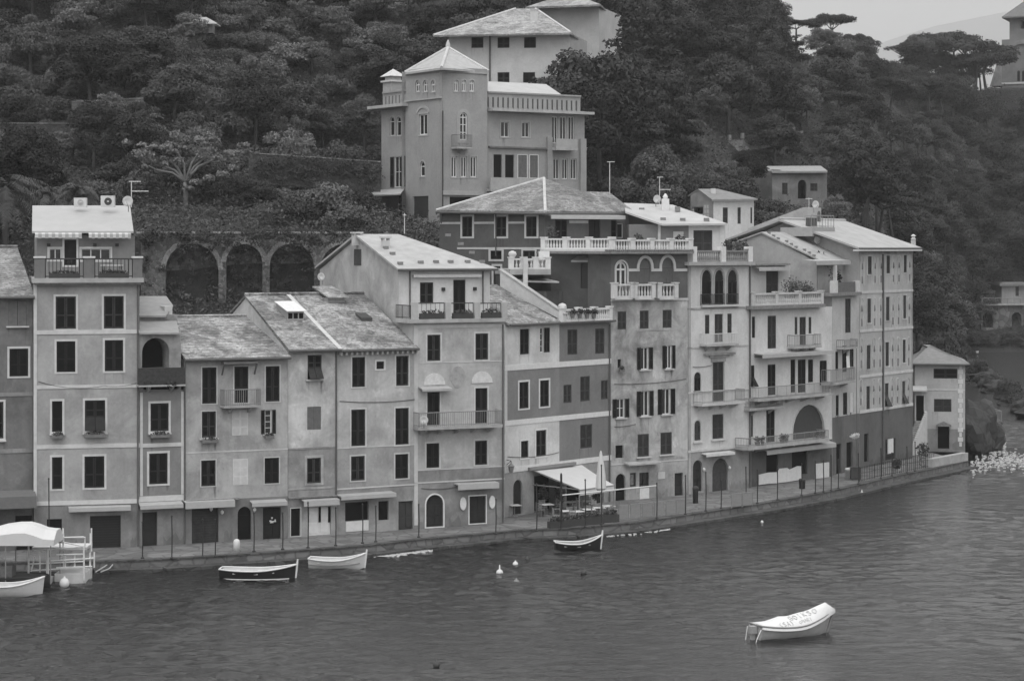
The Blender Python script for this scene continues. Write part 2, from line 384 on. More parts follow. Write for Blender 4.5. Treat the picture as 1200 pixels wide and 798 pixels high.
        if w.sides[0]: mb.face([(w.s0, y, w.z0), (w.s0, yb, w.z0), (w.s0, yb, w.z1), (w.s0, y, w.z1)])
        if w.sides[1]: mb.face([(w.s1, y, w.z0), (w.s1, yb, w.z0), (w.s1, yb, w.z1), (w.s1, y, w.z1)])
        if w.back: mb.face([(w.s0, yb, w.z0), (w.s1, yb, w.z0), (w.s1, yb, w.z1), (w.s0, yb, w.z1)])
        if w.top: mb.face([(w.s0, y, w.z1), (w.s1, y, w.z1), (w.s1, yb, w.z1), (w.s0, yb, w.z1)])
        o = mb.build(name, w.mats, F.root)
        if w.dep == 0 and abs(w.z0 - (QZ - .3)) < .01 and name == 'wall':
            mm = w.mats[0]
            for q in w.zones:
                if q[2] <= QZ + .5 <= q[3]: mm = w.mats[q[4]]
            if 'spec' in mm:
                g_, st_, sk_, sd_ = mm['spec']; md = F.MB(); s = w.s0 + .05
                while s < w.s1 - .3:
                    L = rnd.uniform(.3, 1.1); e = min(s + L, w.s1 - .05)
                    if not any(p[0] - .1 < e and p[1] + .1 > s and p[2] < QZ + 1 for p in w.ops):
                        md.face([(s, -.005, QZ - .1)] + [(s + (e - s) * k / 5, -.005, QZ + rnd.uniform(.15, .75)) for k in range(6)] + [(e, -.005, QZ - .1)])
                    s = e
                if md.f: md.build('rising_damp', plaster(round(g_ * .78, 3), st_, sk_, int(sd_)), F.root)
        return o

def leafcloud(mb, blobs, n, size, rs=None):
    r = rs or rnd
    for _ in range(n):
        b = r.choice(blobs)
        d = Vector((r.gauss(0, 1), r.gauss(0, 1), r.gauss(0, 1))).normalized(); k = r.uniform(.55, 1.05)
        p = Vector((b[0] + d.x * b[3] * k, b[1] + d.y * b[4] * k, b[2] + d.z * b[5] * k))
        u = Vector((r.gauss(0, 1), r.gauss(0, 1), r.gauss(0, 1))).normalized(); v = u.cross(d + Vector((.01, .02, .03))).normalized()
        h = size * r.uniform(.6, 1.3)
        mb.face([tuple(p - u * h), tuple(p + v * h * .6), tuple(p + u * h), tuple(p - v * h * .6)])

def ironrail(mb, P, h, gap=.13, r=.014, top=.03):
    """P: corner points (s,y,z) of the rail's foot"""
    for (a, b) in zip(P, P[1:]):
        A, B = Vector(a), Vector(b); L = (B - A).length; n = max(1, int(L / gap))
        mb.tube([tuple(A + Vector((0, 0, h))), tuple(B + Vector((0, 0, h)))], top, 4)
        mb.tube([tuple(A + Vector((0, 0, .1))), tuple(B + Vector((0, 0, .1)))], top * .7, 4)
        for k in range(n + 1):
            p = A.lerp(B, k / n); mb.tube([tuple(p), tuple(p + Vector((0, 0, h)))], r if k % 9 else r * 1.8, 4)
def balusters(F, name, s0, s1, y, z0, z1, mat, gap=.26, piers=3, pw=.34, sub_of=None, ends=True):
    """stone balustrade as one part: plinth, turned balusters, coping; piers are sub-parts"""
    mb = F.MB(); h = z1 - z0; d = .11
    mb.box(s0, s1, y - d, y + d, z0, z0 + h * .16); mb.box(s0, s1, y - d * 1.25, y + d * 1.25, z1 - h * .14, z1)
    n = max(2, int((s1 - s0) / gap)); a, b = z0 + h * .16, z1 - h * .14
    for k in range(n):
        s = s0 + (s1 - s0) * (k + .5) / n
        mb.lathe(s, y, [(.06, a), (.085, a + (b - a) * .3), (.04, a + (b - a) * .62), (.06, b)], 6)
    o = mb.build(name, mat, sub_of or F.root)
    for k in range(piers):
        m2 = F.MB(); s = s0 + (s1 - s0) * k / max(1, piers - 1)
        m2.box(s - pw / 2, s + pw / 2, y - d * 1.5, y + d * 1.5, z0 + .002, z1 + .03); m2.box(s - pw / 2 - .05, s + pw / 2 + .05, y - d * 2, y + d * 2, z1 + .03, z1 + .11)
        m2.build('pier', mat, o)
    return o
def balcony(F, x0, x1, ytop, yslab, ybot, proj=.9, kind='iron', dep=0., mat=None, rail=None, brackets=3, name='balcony'):
    yd = dep - proj; s0, s1 = F.s(x0, yd), F.s(x1, yd); xm = (x0 + x1) / 2
    zt, zs, zb = F.z(xm, ytop, yd), F.z(xm, yslab, yd), F.z(xm, ybot, yd)
    mb = F.MB(); mb.box(s0, s1, yd, dep + .02, zb, zs); part = mb.build(name, mat or CONC, F.root)
    if kind == 'iron':
        m2 = F.MB(); ironrail(m2, [(s0 + .04, dep - .02, zs), (s0 + .04, yd + .05, zs), (s1 - .04, yd + .05, zs), (s1 - .04, dep - .02, zs)], zt - zs); m2.build('railing', rail or IRON, part)
    elif kind == 'stone': balusters(F, 'balustrade', s0 + .02, s1 - .02, yd + .14, zs + .003, zt, mat or OFFW, piers=2, sub_of=part)
    elif kind == 'solid':
        m2 = F.MB(); m2.box(s0 + .01, s1 - .01, yd + .02, yd + .14, zs + .003, zt); m2.build('parapet', rail or mat or CONC, part)
    for k in range(brackets):
        s = s0 + (s1 - s0) * (k + .5) / brackets; m2 = F.MB()
        P = [(dep + .01, zb - .002), (yd + .15, zb - .002), (yd + .2, zb - .1), (dep + .01, zb - .38)]
        m2.loft([[(s + e, p[0], p[1]) for p in P] for e in (-.07, .07)]); m2.build('bracket', mat or CONC, part)
    return part
def awnstrip(F, x0, x1, y0, y1, proj=.5, dep=0., mat=None, drop=None, name='awning'):
    """a rolled or short awning on the wall: pixel rows are those of its front edge"""
    yd = dep - proj; s0, s1 = F.s(x0, yd), F.s(x1, yd); xm = (x0 + x1) / 2
    z1, z0 = F.z(xm, y0, yd), F.z(xm, y1, yd); hh = z1 - z0; proj = proj; zi = z1 + (proj * .3 if drop is None else drop * .6)
    mb = F.MB(); P = [(dep + .01, zi), (yd, z1), (yd - .01, z0), (yd + .03, z0), (yd + .05, z1 - .05), (dep + .01, zi - .06)]
    mb.loft([[(s, p[0], p[1]) for p in P] for s in (s0, s1)])
    return mb.build(name, mat or AWN, F.root)
def pipe(F, px, y0, y1, r=.05, dep=0., mat=None):
    s = F.s(px, dep - .08); mb = F.MB(); mb.tube([(s, dep - .08, F.z(px, y1, dep - .08)), (s, dep - .08, F.z(px, y0, dep - .08))], r, 6)
    return mb.build('drainpipe', mat or PIPE, F.root)
def roof(F, polys, mat, th=.14, name='roof', gutter=None):
    mb = F.MB()
    for P in polys: mb.slab(P, th)
    o = mb.build(name, mat, F.root)
    if gutter:
        m2 = F.MB(); m2.tube([gutter[0], gutter[1]], .075, 6); m2.build('gutter', PIPE, o)
    return o
def chimney(F, ro, px, ytop, ybot, wpx, dep, mat=None, cap=True):
    s0, s1 = F.s(px - wpx / 2, dep), F.s(px + wpx / 2, dep); z0, z1 = F.z(px, ybot, dep), F.z(px, ytop, dep); w = s1 - s0
    mb = F.MB(); mb.box(s0, s1, dep, dep + w * .8, z0 - .5, z1 - .25)
    if cap:
        for a in (0, 1):
            for b in (0, 1): mb.box(s0 + a * w * .78, s0 + a * w * .78 + w * .22, dep + b * w * .6, dep + b * w * .6 + w * .2, z1 - .25, z1 - .1)
        mb.box(s0 - .08, s1 + .08, dep - .08, dep + w * .8 + .08, z1 - .1, z1)
    return mb.build('chimney', mat or CREAM, ro)
def pt(F, px, py, dep): return (F.s(px, dep), dep, F.z(px, py, dep))
def gable_roof(F, s0, s1, ye, ze, yr, zr, mat, yb=None, zb=None, th=.14, gut=True, name='roof'):
    polys = [[(s0, ye, ze), (s1, ye, ze), (s1, yr, zr), (s0, yr, zr)]]
    yb = yb if yb is not None else 2 * yr - ye; zb = ze if zb is None else zb
    polys.append([(s1, yr, zr), (s1, yb, zb), (s0, yb, zb), (s0, yr, zr)])
    o = roof(F, polys, mat, th, name, ((s0, ye - .05, ze - .1), (s1, ye - .05, ze - .1)) if gut else None)
    mb = F.MB(); mb.tube([(s0, yr, zr + .02), (s1, yr, zr + .02)], .13, 6); mb.build('ridge', mat, o)
    return o
def gable_side(F, s, y0, y1, z0, ze, yr, zr, mat, zb=None, th=.25, name='wall', win=None):
    mb = F.MB(); P = [(y0, z0), (y1, z0), (y1, zb if zb is not None else ze), (yr, zr), (y0, ze)]
    mb.loft([[(s + e, p[0], p[1]) for p in P] for e in (0, th)]); return mb.build(name, mat, F.root)

# ================= the row on the quay, left to right
# --- house with the slate roof cut by the left edge
F = house('town_house', 'dark plastered house under a mossy slate roof, cut by the left edge', -70, 126.8, 38.6, 128.6)
W = Wall(F, -70, 38.6, 346, plaster(.20, .25, .2, 1), depth=9, ref=5)
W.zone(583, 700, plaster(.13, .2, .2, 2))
W.win('S', 10, 353, 31, 382, shut=SHUT3, sill=1); W.win('S', 11, 408.5, 33, 441, trim=.12); W.win('S', -22, 471, 4, 514, trim=.12, sill=1)
W.win('S', -45, 353, -24, 382, shut=SHUT3); W.win('S', -50, 408, -28, 441, trim=.12)
W.win('G', -40, 606, -8, 645); W.win('G', 18, 604, 38, 646)
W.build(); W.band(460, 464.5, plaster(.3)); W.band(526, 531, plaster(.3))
ss0, ss1 = F.s(-70), F.s(39.5)
gable_roof(F, ss0, ss1, -.4, F.z(10, 347, -.4), 7, F.z(10, 290, 7), slate(.30, .4, 1))
awnstrip(F, -60, 43, 583, 597, 1.0, mat=flat('dark_canvas', .14, .85, .1), drop=.45)

# --- tall house with roof terrace and penthouse
F = house('town_house', 'tall grey house with a penthouse, two air conditioners and a dish on top', 39.6, 128.4, 163.2, 129.8)
W = Wall(F, 39.6, 163.2, 331, plaster(.40, .18, .2, 3), depth=9)
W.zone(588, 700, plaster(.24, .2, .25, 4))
for x0, y0, x1, y1 in ((65.2, 347.5, 89, 385.5), (121.7, 347, 145, 385), (66.3, 400, 88.3, 436), (122.8, 398.5, 144.3, 435)): W.win('S', x0, y0, x1, y1, trim=.12, tmat=OFFW)
W.win('S', 61, 470, 73, 506, trim=.12, sill=1, box=1); W.win('F', 99.5, 469, 123.3, 505, trim=.12, sill=1, box=1)
W.win('S', 61, 535.5, 73, 573, trim=.12); W.win('S', 99, 534.5, 122.3, 571.5, trim=.12)
W.win('R', 105.5, 604, 141.5, 645, shut=flat('dark_shutter_door', .018)); W.win('G', 55, 608, 72.5, 640)
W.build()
for a, b in ((386.8, 391.5), (451, 455), (520.2, 525), (586, 591)): W.band(a, b)
W.band(333, 587, OFFW, .05, 39.3, 43.2, 'corner_strip')
pipe(F, 161.5, 334, 640); awnstrip(F, 80.5, 153.5, 594.5, 599, .45, drop=.1)
# terrace slab, piers, railings
ys = -.5; z_t = F.z(100, 326, ys); z_b = F.z(100, 331.5, ys); sa, sb = F.s(38, ys), F.s(168.5, ys)
mb = F.MB(); mb.box(sa, sb, ys, 9.2, z_b, z_t); ter = mb.build('terrace_slab', CONC, F.root)
mb = F.MB(); mb.box(sa + .15, sb - .15, ys + .12, 0, z_b - .12, z_b - .003); mb.build('cornice', TILE, ter)
for x0, x1 in ((40.3, 52.5), (98, 110.5), (155.5, 166.5)):
    mb = F.MB(); s0, s1 = F.s(x0, -.2), F.s(x1, -.2); zt = F.z(x0, 302.5, -.2); mb.box(s0, s1, -.38, .1, z_t + .002, zt); o = mb.build('terrace_pier', plaster(.2, .1), F.root)
    mb = F.MB(); mb.box(s0 - .05, s1 + .05, -.44, .16, zt + .001, zt + .1); mb.build('pier_cap', WHITE, o)
for x0, x1 in ((53, 97.5), (111, 155)):
    mb = F.MB(); s0, s1 = F.s(x0, -.2), F.s(x1, -.2); ironrail(mb, [(s0, -.2, z_t), (s1, -.2, z_t)], F.z(75, 303.5, -.2) - z_t, .2, .02, .04); o = mb.build('railing', IRON, F.root)
    mb = F.MB(); mb.box(s0 + .2, s1 - .2, -.48, -.26, z_t + .003, z_t + .28); o = mb.build('planter', flat('dark_planter', .05), F.root)
    mb = F.MB(); leafcloud(mb, [((s0 + s1) / 2, -.36, z_t + .33, (s1 - s0) / 2 - .2, .16, .14)], 160, .08); mb.build('planter_plants', PLANT, o)
dp = 2.4
Wp = Wall(F, 43, 158, 276, plaster(.27, .12, .1, 5), dep=dp, depth=5.8, zbot=z_t)
Wp.win('W', 57.5, 291.5, 72, 305, trim=.1, tmat=WHITE, frame=WHITE, rows=1); Wp.win('W', 95, 291.5, 129.5, 305.5, trim=.1, tmat=WHITE, rows=1, cols=3)
Wp.win('D', 75.5, 281, 89.5, 311, trim=.12, tmat=WHITE, shut=SHUT); Wp.build()
roof(F, [[pt(F, 37.5, 271, dp - .5), pt(F, 156.5, 271, dp - .5), pt(F, 152.5, 241, 8.4), pt(F, 38, 241, 8.4)]], flat('pale_metal_roof', .38, .6, .08, .8), .12)
for x0, x1 in ((41, 96), (104, 153.5)):
    yd = dp - .9; s0, s1 = F.s(x0, yd), F.s(x1, yd); z1 = F.z(70, 271.5, yd); mb = F.MB()
    for k in range(14):
        a = s0 + (s1 - s0) * k / 14; b = s0 + (s1 - s0) * (k + 1) / 14
        mb.slab([(a, dp - .02, z1 + .02), (b, dp - .02, z1 + .02), (b, yd, z1 - .14), (a, yd, z1 - .14)], .02, k % 2)
        mb.box(a + .001, b - .001, yd - .015, yd + .015, z1 - .36 - .05 * (k % 2), z1 - .145, k % 2)
    mb.build('awning', [CANVAS, SCREEN], F.root)
for x in (57, 111, 137):
    mb = F.MB(); s = F.s(x, dp); mb.box(s - .1, s + .1, dp - .16, dp + .01, F.z(x, 289, dp), F.z(x, 285.5, dp)); mb.build('wall_lamp', IRON, F.root)
TALL = F; TALL_ZT = z_t
# terrace furniture
s, z = F.s(131, .9), z_t
T0 = empty('terrace_table', F.T(s, .9, z), 'pale topped table on the roof terrace of the tall left house', 'table'); T0.location = Vector(F.T(s, .9, z)) + F.root.location
mb = MB(); mb.box(-.6, .6, -.4, .4, .70, .75); mb.build('tabletop', WHITE, T0)
for a in (-.5, .5):
    for b in (-.32, .32): mb = MB(); mb.box(a - .03, a + .03, b - .03, b + .03, 0, .699); mb.build('leg', WOOD, T0)

# --- narrow loggia house
F = house('town_house', 'narrow dark house with a vaulted loggia and a planted balcony, beside the tall penthouse house', 163.4, 129.9, 217, 131.0)
W = Wall(F, 163.4, 217, 457.5, plaster(.25, .12, .12, 6), depth=8, ref=190)
W.zone(584, 700, plaster(.24, .2, .25, 7))
W.win('S', 176.3, 472.5, 197.5, 505, trim=.13, sill=1, box=1); W.win('S', 174.7, 531, 196.3, 567, trim=.13)
W.win('D', 166.8, 600, 184.3, 641, arch=0, shut=SHUT); W.build()
W.band(519, 523.5); W.band(580.5, 587); W.band(459.5, 580, OFFW, .03, 164, 167.2, 'corner_strip'); W.band(459.5, 580, OFFW, .03, 212.3, 216, 'corner_strip')
awnstrip(F, 164.5, 215, 591.5, 596, .5, drop=.25); pipe(F, 216.5, 420, 640)
W2 = Wall(F, 163.4, 212, 389, plaster(.40, .3, .2, 8), depth=6, ybot=457.5, ref=190, dep=.02)
W2.win('G', 166.5, 396, 198.5, 432, arch=1, rev=1.6); W2.win('G', 168, 453, 212 - 3, 456.6, rev=.3); W2.build()
balcony(F, 162.8, 217.5, 431, 451, 453, .75, 'solid', rail=flat('dark_balcony_panel', .045, .9, .4, 6), brackets=2)
roof(F, [[pt(F, 163.5, 390, -.35), pt(F, 210, 390, -.35), pt(F, 207, 376, 2.6), pt(F, 163.5, 376, 2.6)]], flat('grey_sheet_roof', .28, .7, .15, 2), .1)
mb = F.MB(); a = pt(F, 163.5, 377, 2.7); b = pt(F, 208, 377, 2.7); c = F.z(185, 369, 2.7); mb.box(a[0], b[0], 2.7, 6, a[2] - .6, c); mb.build('wall', plaster(.3, .4, .2, 9), F.root)
roof(F, [[pt(F, 163.5, 370, 2.4), pt(F, 194, 370, 2.4), pt(F, 195, 347, 7), pt(F, 163.5, 347, 7)], [pt(F, 194, 370, 2.4), pt(F, 203, 358, 4.6), pt(F, 195, 347, 7)]], flat('grey_sheet_roof', .28, .7, .15, 2), .1)
mb = F.MB(); a = pt(F, 193, 369, 3.4); b = pt(F, 202, 369, 3.4); mb.box(a[0], b[0], 3.4, 6, a[2] - .5, F.z(198, 359, 3.4)); mb.build('dormer_wall', CREAM, F.root)
mb = F.MB(); leafcloud(mb, [(F.s(172, -.5), -.5, F.z(172, 447, -.5), .5, .25, .5), (F.s(200, -.6), -.6, F.z(200, 449, -.6), .5, .2, .25)], 260, .1)
tag(mb.build('balcony_plants', PLANT, None), 'trailing plants on the dark balcony under the vaulted loggia', 'plants').location = F.root.location

# --- low slate-roofed house
F = house('town_house', 'low house with a long uneven slate roof, one small balcony and painted blind windows', 217.2, 131.0, 337.2, 133.6)
W = Wall(F, 217.2, 337.2, 420, plaster(.43, .24, .25, 10), depth=9)
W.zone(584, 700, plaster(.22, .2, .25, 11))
W.win('S', 236.8, 430.5, 253.6, 473, trim=.07, tmat=CREAM); W.win('S', 274.5, 429.5, 291, 472, trim=.07, tmat=CREAM); W.win('S', 311.3, 429, 327.6, 470.5, trim=.07, tmat=CREAM)
W.win('S', 236.4, 482, 253, 512.5, trim=.05, tmat=CREAM, sill=1, box=1); W.win('B', 272, 480.5, 290.7, 510, frame=flat('pale_painted_panel', .55))
W.win('O', 310.3, 480, 318.5, 508.5, cols=1, rows=4, box=1, sill=1)
W.win('S', 235.7, 539.2, 252.7, 569.5, trim=.06, tmat=CREAM); W.win('B', 273, 537.5, 290.5, 568, frame=flat('pale_painted_panel', .55)); W.win('S', 310, 536.3, 327, 566.3, trim=.06, tmat=CREAM)
W.win('R', 224.8, 594, 256, 638, shut=SHUT); W.win('D', 278.5, 593.5, 294.5, 632.3, arch=1, shut=DARK); W.win('D', 308.3, 594.5, 329.2, 631.7, shut=SHUT)
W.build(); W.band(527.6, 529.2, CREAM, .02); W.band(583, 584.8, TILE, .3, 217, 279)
balcony(F, 262.5, 306.3, 456.5, 475.5, 477.8, .8, 'iron', rail=GREYM, brackets=2)
mb = F.MB(); s0, s1 = F.s(262, -.5), F.s(303, -.5); zc = F.z(282, 426.5, -.5); mb.box(s0, s1, -.55, .01, zc, zc + .13)
for s in (s0 + .05, s1 - .1): mb.tube([(s, -.5, zc), (s, -.02, zc - .65)], .05, 4)
mb.build('canopy', WOOD, F.root)
awnstrip(F, 217.5, 275.5, 587.5, 595, .6, drop=.15); awnstrip(F, 295.5, 337, 588.5, 593, .5, mat=SCREEN, drop=.2)
r = gable_roof(F, F.s(215), F.s(341, -.45), -.45, F.z(275, 419, -.45), 7.0, F.z(265, 371, 7.0), slate(.33, .5, 2, 7))
mb = F.MB()
for x in (319.5, 322.5, 316.8): s = F.s(x, .1); mb.lathe(s, .1, [(0, F.z(x, 610.2, .1) - .06), (.07, F.z(x, 610.2, .1)), (0, F.z(x, 610.2, .1) + .06)], 6)
# pale emblem painted on the shop door
mb = F.MB(); yk = .08
for x, y, a, b in ((319.3, 607, .05, .05), (317.5, 610.5, .06, .04), (321, 611, .16, .035), (319, 612.2, .1, .03), (323, 609.5, .04, .05)):
    s, z = F.s(x, 0), F.z(x, y, 0); mb.box(s - a, s + a, yk, yk + .03, z - b, z + b)
mb.build('door_emblem', WHITE, F.root)
for x, y in ((260.3, 600), (298.5, 597), (247.5, 596)):
    mb = F.MB(); s, z = F.s(x, -.15), F.z(x, y, -.15); mb.lathe(s, -.15, [(.02, z - .14), (.1, z - .05), (.1, z + .05), (.02, z + .13)], 8); mb.build('globe_lamp', WHITE, F.root)

# --- stained narrow house
F = house('town_house', 'narrow stained pale house with a skylight in its slate roof and white shop doors', 337.4, 133.7, 395, 135.2)
W = Wall(F, 337.4, 395, 411, plaster(.58, .3, .3, 12), depth=14)
W.zone(524.5, 581, plaster(.34, .25, .3, 13)); W.zone(581, 700, plaster(.36, .25, .25, 14))
W.win('F', 360.5, 416, 377, 444.5, sill=1); W.win('S', 360, 476.5, 376.3, 503.5, shut=SHUT3); W.win('S', 359.7, 536.5, 376, 566, trim=.16, tmat=plaster(.42))
W.win('G', 340.8, 595.5, 352, 628, trim=.05); W.win('D', 360.8, 593.5, 388, 627, shut=WHITE)
W.build(); W.band(524, 526, plaster(.3), .03); W.band(571, 573, plaster(.42), .03); W.band(581, 582.5, TILE, .25)
mb = F.MB()
for x in (361.6, 375.5, 386.5): s = F.s(x); mb.box(s - .07, s + .07, .09, .12, F.z(x, 612, 0), F.z(x, 593.8, 0))
mb.build('door_slot', DARK, F.root)
awnstrip(F, 356.3, 398, 586, 592.5, .6, drop=.15); pipe(F, 394, 412, 580)
sM = slate(.34, .45, 3)
ze, zr = F.z(366, 409, -.4), F.z(325, 345.5, 7); r = gable_roof(F, F.s(338.5) - .15, F.s(395.5), -.4, ze, 7, zr, sM)
gable_side(F, F.s(337.4) - .02, .02, 14, 6, ze - .18, 7, zr - .18, plaster(.55, .2, .2, 15), th=.2)
yk = 3.4
def onroof(y): return ze + (zr - ze) * (y + .4) / 7.4
mb = F.MB(); s0, s1 = F.s(337, yk), F.s(356, yk); yb = yk + 1.9
mb.loft([[(s, yk, onroof(yk)), (s, yk, onroof(yk) + .55), (s, yb, onroof(yb) + .28), (s, yb, onroof(yb))] for s in (s0, s1)]); o = mb.build('skylight', flat('skylight_frame', .3), r)
mb = F.MB(); mb.slab([(s0 - .12, yk - .2, onroof(yk) + .6), (s1 + .12, yk - .2, onroof(yk) + .6), (s1 + .12, yb, onroof(yb) + .36), (s0 - .12, yb, onroof(yb) + .36)], .05); mb.build('skylight_lid', WHITE, r)
mb = F.MB()
for k in range(3): a = s0 + (s1 - s0) * (k + .12) / 3; b = s0 + (s1 - s0) * (k + .88) / 3; mb.box(a, b, yk - .01, yk + .05, onroof(yk) + .12, onroof(yk) + .45)
mb.build('skylight_pane', DARK, r)

# --- middle low house
F = house('town_house', 'plain low house with a dark shop window, left of the taller terraced house', 395.2, 135.2, 489, 138.1)
W = Wall(F, 395.2, 489, 410, plaster(.52, .22, .25, 16), depth=14)
W.zone(523, 570, plaster(.37, .2, .2, 17)); W.zone(570, 700, plaster(.34, .25, .25, 18))
W.win('S', 412.5, 418.5, 427.8, 453.5, trim=.09); W.win('S', 464, 417, 478.6, 452, trim=.09); W.win('S', 441, 423.5, 450, 432.5, trim=.1, tmat=WHITE)
W.win('S', 411.5, 479.7, 428, 522.5, trim=.09); W.win('S', 463.2, 478, 479, 521.3, trim=.09)
W.win('S', 411.2, 534.3, 427.4, 563, trim=.09, tmat=CREAM); W.win('S', 463, 532, 478.3, 560.5, trim=.09, tmat=CREAM)
W.win('G', 404.5, 588, 432, 609.8); W.win('G', 443.5, 587, 455.3, 609.3); W.win('D', 467, 587, 484, 620.8, shut=flat('brown_door', .04))
W.build(); W.band(522.3, 523.6, CREAM, .02); W.band(569.5, 571, CREAM, .03)
awnstrip(F, 400, 464.5, 579.5, 584, .7, drop=.1)
mb = F.MB(); mb.box(F.s(405.2), F.s(431.5), -.05, .02, F.z(418, 622, 0), F.z(418, 610.3, 0)); mb.build('shop_panel', WHITE, F.root)
ze, zr = F.z(440, 408.5, -.4), F.z(400, 344.5, 7)
r = gable_roof(F, F.s(396), F.s(491, -.4), -.4, ze, 7, zr, slate(.36, .5, 4))
mb = F.MB(); mb.box(F.s(395.6), F.s(395.6) + .25, -.4, 7, 0, 0.01)
mb = F.MB(); sA = F.s(395.6); mb.slab([(sA - .14, -.42, ze + .06), (sA + .14, -.42, ze + .06), (sA + .14, 7, zr + .06), (sA - .14, 7, zr + .06)], .05); mb.build('verge_strip', CREAM, r)
mb = F.MB()
for k in range(16): s = F.s(398) + (F.s(487) - F.s(398)) * k / 15; mb.box(s - .06, s + .06, -.3, .0, ze - .36, ze - .17)
mb.build('eave_bracket', CREAM, F.root)
mb = F.MB(); a = pt(F, 382, 345.5, 5.2); b = pt(F, 407, 345.5, 5.2); zz = ze + (zr - ze) * (5.6) / 7.4
zz = ze + (zr - ze) * 6.2 / 7.4; sa_, sb_ = F.s(384, 5.8), F.s(404, 5.8)
mb.box(sa_, sb_, 5.8, 7.6, zz - .3, zz + .32); d = mb.build('dormer', plaster(.4), r)
mb = F.MB(); mb.slab([(sa_ - .12, 5.5, zz + .36), (sb_ + .15, 5.5, zz + .36), (sb_ + .15, 7.8, zr + .5), (sa_ - .12, 7.8, zr + .5)], .08); mb.build('dormer_roof', slate(.34, .3, 5), r)
def onroof(y): return ze + (zr - ze) * (y + .4) / 7.4
mb = F.MB(); s0 = F.s(424, 3.2); mb.loft([[(s, 3.2, onroof(3.2)), (s, 3.2, onroof(3.2) + .22), (s, 4.1, onroof(4.1) + .12), (s, 4.1, onroof(4.1))] for s in (s0, s0 + .75)]); mb.build('roof_hatch', flat('dark_hatch', .06), r)
MID = (F, r)

# --- taller house with set-back gabled top storey
F = house('town_house', 'taller house with a planted terrace, set back gabled top floor and two oval signs', 488.8, 138.1, 591, 140.8)
W = Wall(F, 485.5, 591, 378, plaster(.50, .2, .25, 19), depth=16, ref=540)
W.zone(548, 700, plaster(.28, .25, .25, 20))
W.win('S', 500.6, 392.3, 516, 423, trim=.11); W.win('S', 557, 390.7, 572, 421.6, trim=.11)
W.win('S', 500.6, 459.5, 515.3, 499.5, trim=.1); W.win('S', 557, 454.7, 571.2, 497, trim=.1)
W.win('S', 499.6, 519.3, 514.7, 548, trim=.11, tmat=CREAM); W.win('S', 556.6, 516.2, 570.8, 544.5, trim=.11, tmat=CREAM)
W.win('D', 499.3, 579.5, 519.3, 617, arch=1, trim=.09, tmat=WHITE); W.win('D', 550, 581, 569.2, 613, trim=.07, tmat=WHITE, shut=SHUT, sub=True)
W.build(); W.band(423.5, 424.8, CREAM, .02); W.band(548, 549.2, CREAM, .02); W.band(562.5, 564, CREAM, .03); W.band(380, 384, CREAM, .03); W.band(384, 612, CREAM, .03, 485.3, 489.5, 'corner_strip')
for x0, x1, y0, y1 in ((496.5, 521.5, 437.5, 456.5), (552.5, 577, 435.5, 453)):
    a, b = F.s(x0), F.s(x1); P, zs = archpts(a, b, F.z(x0, y1), F.z(x0, y0), 12); mb = F.MB()
    mb.loft([[(p[0], y, p[1]) for p in P] for y in (-.045, .01)]); mb.build('lunette', flat('pale_relief', .58, .85, .2, 4), F.root)
a, b = F.s(527), F.s(545.5); mb = F.MB(); zc, zr_ = F.z(536, 442), (F.z(536, 430) - F.z(536, 456)) / 2
mb.loft([[((a + b) / 2 + (b - a) / 2 * math.cos(t) * (1 - .25 * max(0, -math.sin(t))), y, zc + zr_ * math.sin(t)) for t in [k * math.pi / 8 for k in range(16)]] for y in (-.02, .01)]); mb.build('wall_painting', flat('faded_painting', .34, .9, .25, 3), F.root)
awnstrip(F, 495, 530, 455.5, 458.3, .6, drop=.2); balcony(F, 491, 589, 482.5, 499, 502.5, .95, 'iron', rail=GREYM, brackets=5)
awnstrip(F, 537, 585, 566.5, 573, .6, drop=.06); pipe(F, 589.5, 380, 612)
for x, y in ((542.7, 590), (576.7, 588)):
    mb = F.MB(); s, z = F.s(x, -.12), F.z(x, y, -.12)
    mb.loft([[(s + .21 * math.cos(t), yy, z + .41 * math.sin(t)) for t in [k * math.pi / 8 for k in range(16)]] for yy in (-.16, -.08)]); mb.build('oval_sign', WHITE, F.root)
# terrace
ys = -.3; z_t = F.z(540, 373.5, ys); z_b = F.z(540, 378, ys); sa, sb = F.s(483, ys), F.s(593.5, ys)
mb = F.MB(); mb.box(sa - .1, sb, ys, 2.5, z_b, z_t); ter = mb.build('terrace_slab', CONC, F.root)
pos = [485.5, 524, 558, 590]
for x in pos:
    mb = F.MB(); s = F.s(x, 0); mb.box(s - .19, s + .19, -.2, .15, z_t + .002, F.z(x, 354.5, 0)); mb.build('terrace_pier', plaster(.5, .1), F.root)
for x0, x1 in zip(pos, pos[1:]):
    s0, s1 = F.s(x0, 0) + .2, F.s(x1, 0) - .2
    mb = F.MB(); ironrail(mb, [(s0, 0, z_t), (s1, 0, z_t)], F.z(x0, 355.5, 0) - z_t, .3, .015, .035); mb.build('railing', IRON, F.root)
    mb = F.MB(); mb.box(s0 + .1, s1 - .1, -.26, -.05, z_t + .003, z_t + .36); o = mb.build('planter', flat('dark_planter', .05), F.root)
    mb = F.MB(); leafcloud(mb, [((s0 + s1) / 2, -.16, z_t + .42, (s1 - s0) / 2 - .1, .15, .16)], 110, .08); mb.build('planter_plants', PLANT, o)
s0 = F.s(485.5, 0) - .2
mb = F.MB(); ironrail(mb, [(s0, .1, z_t), (s0, 2.4, z_t)], .85, .14); mb.build('railing', IRON, F.root)
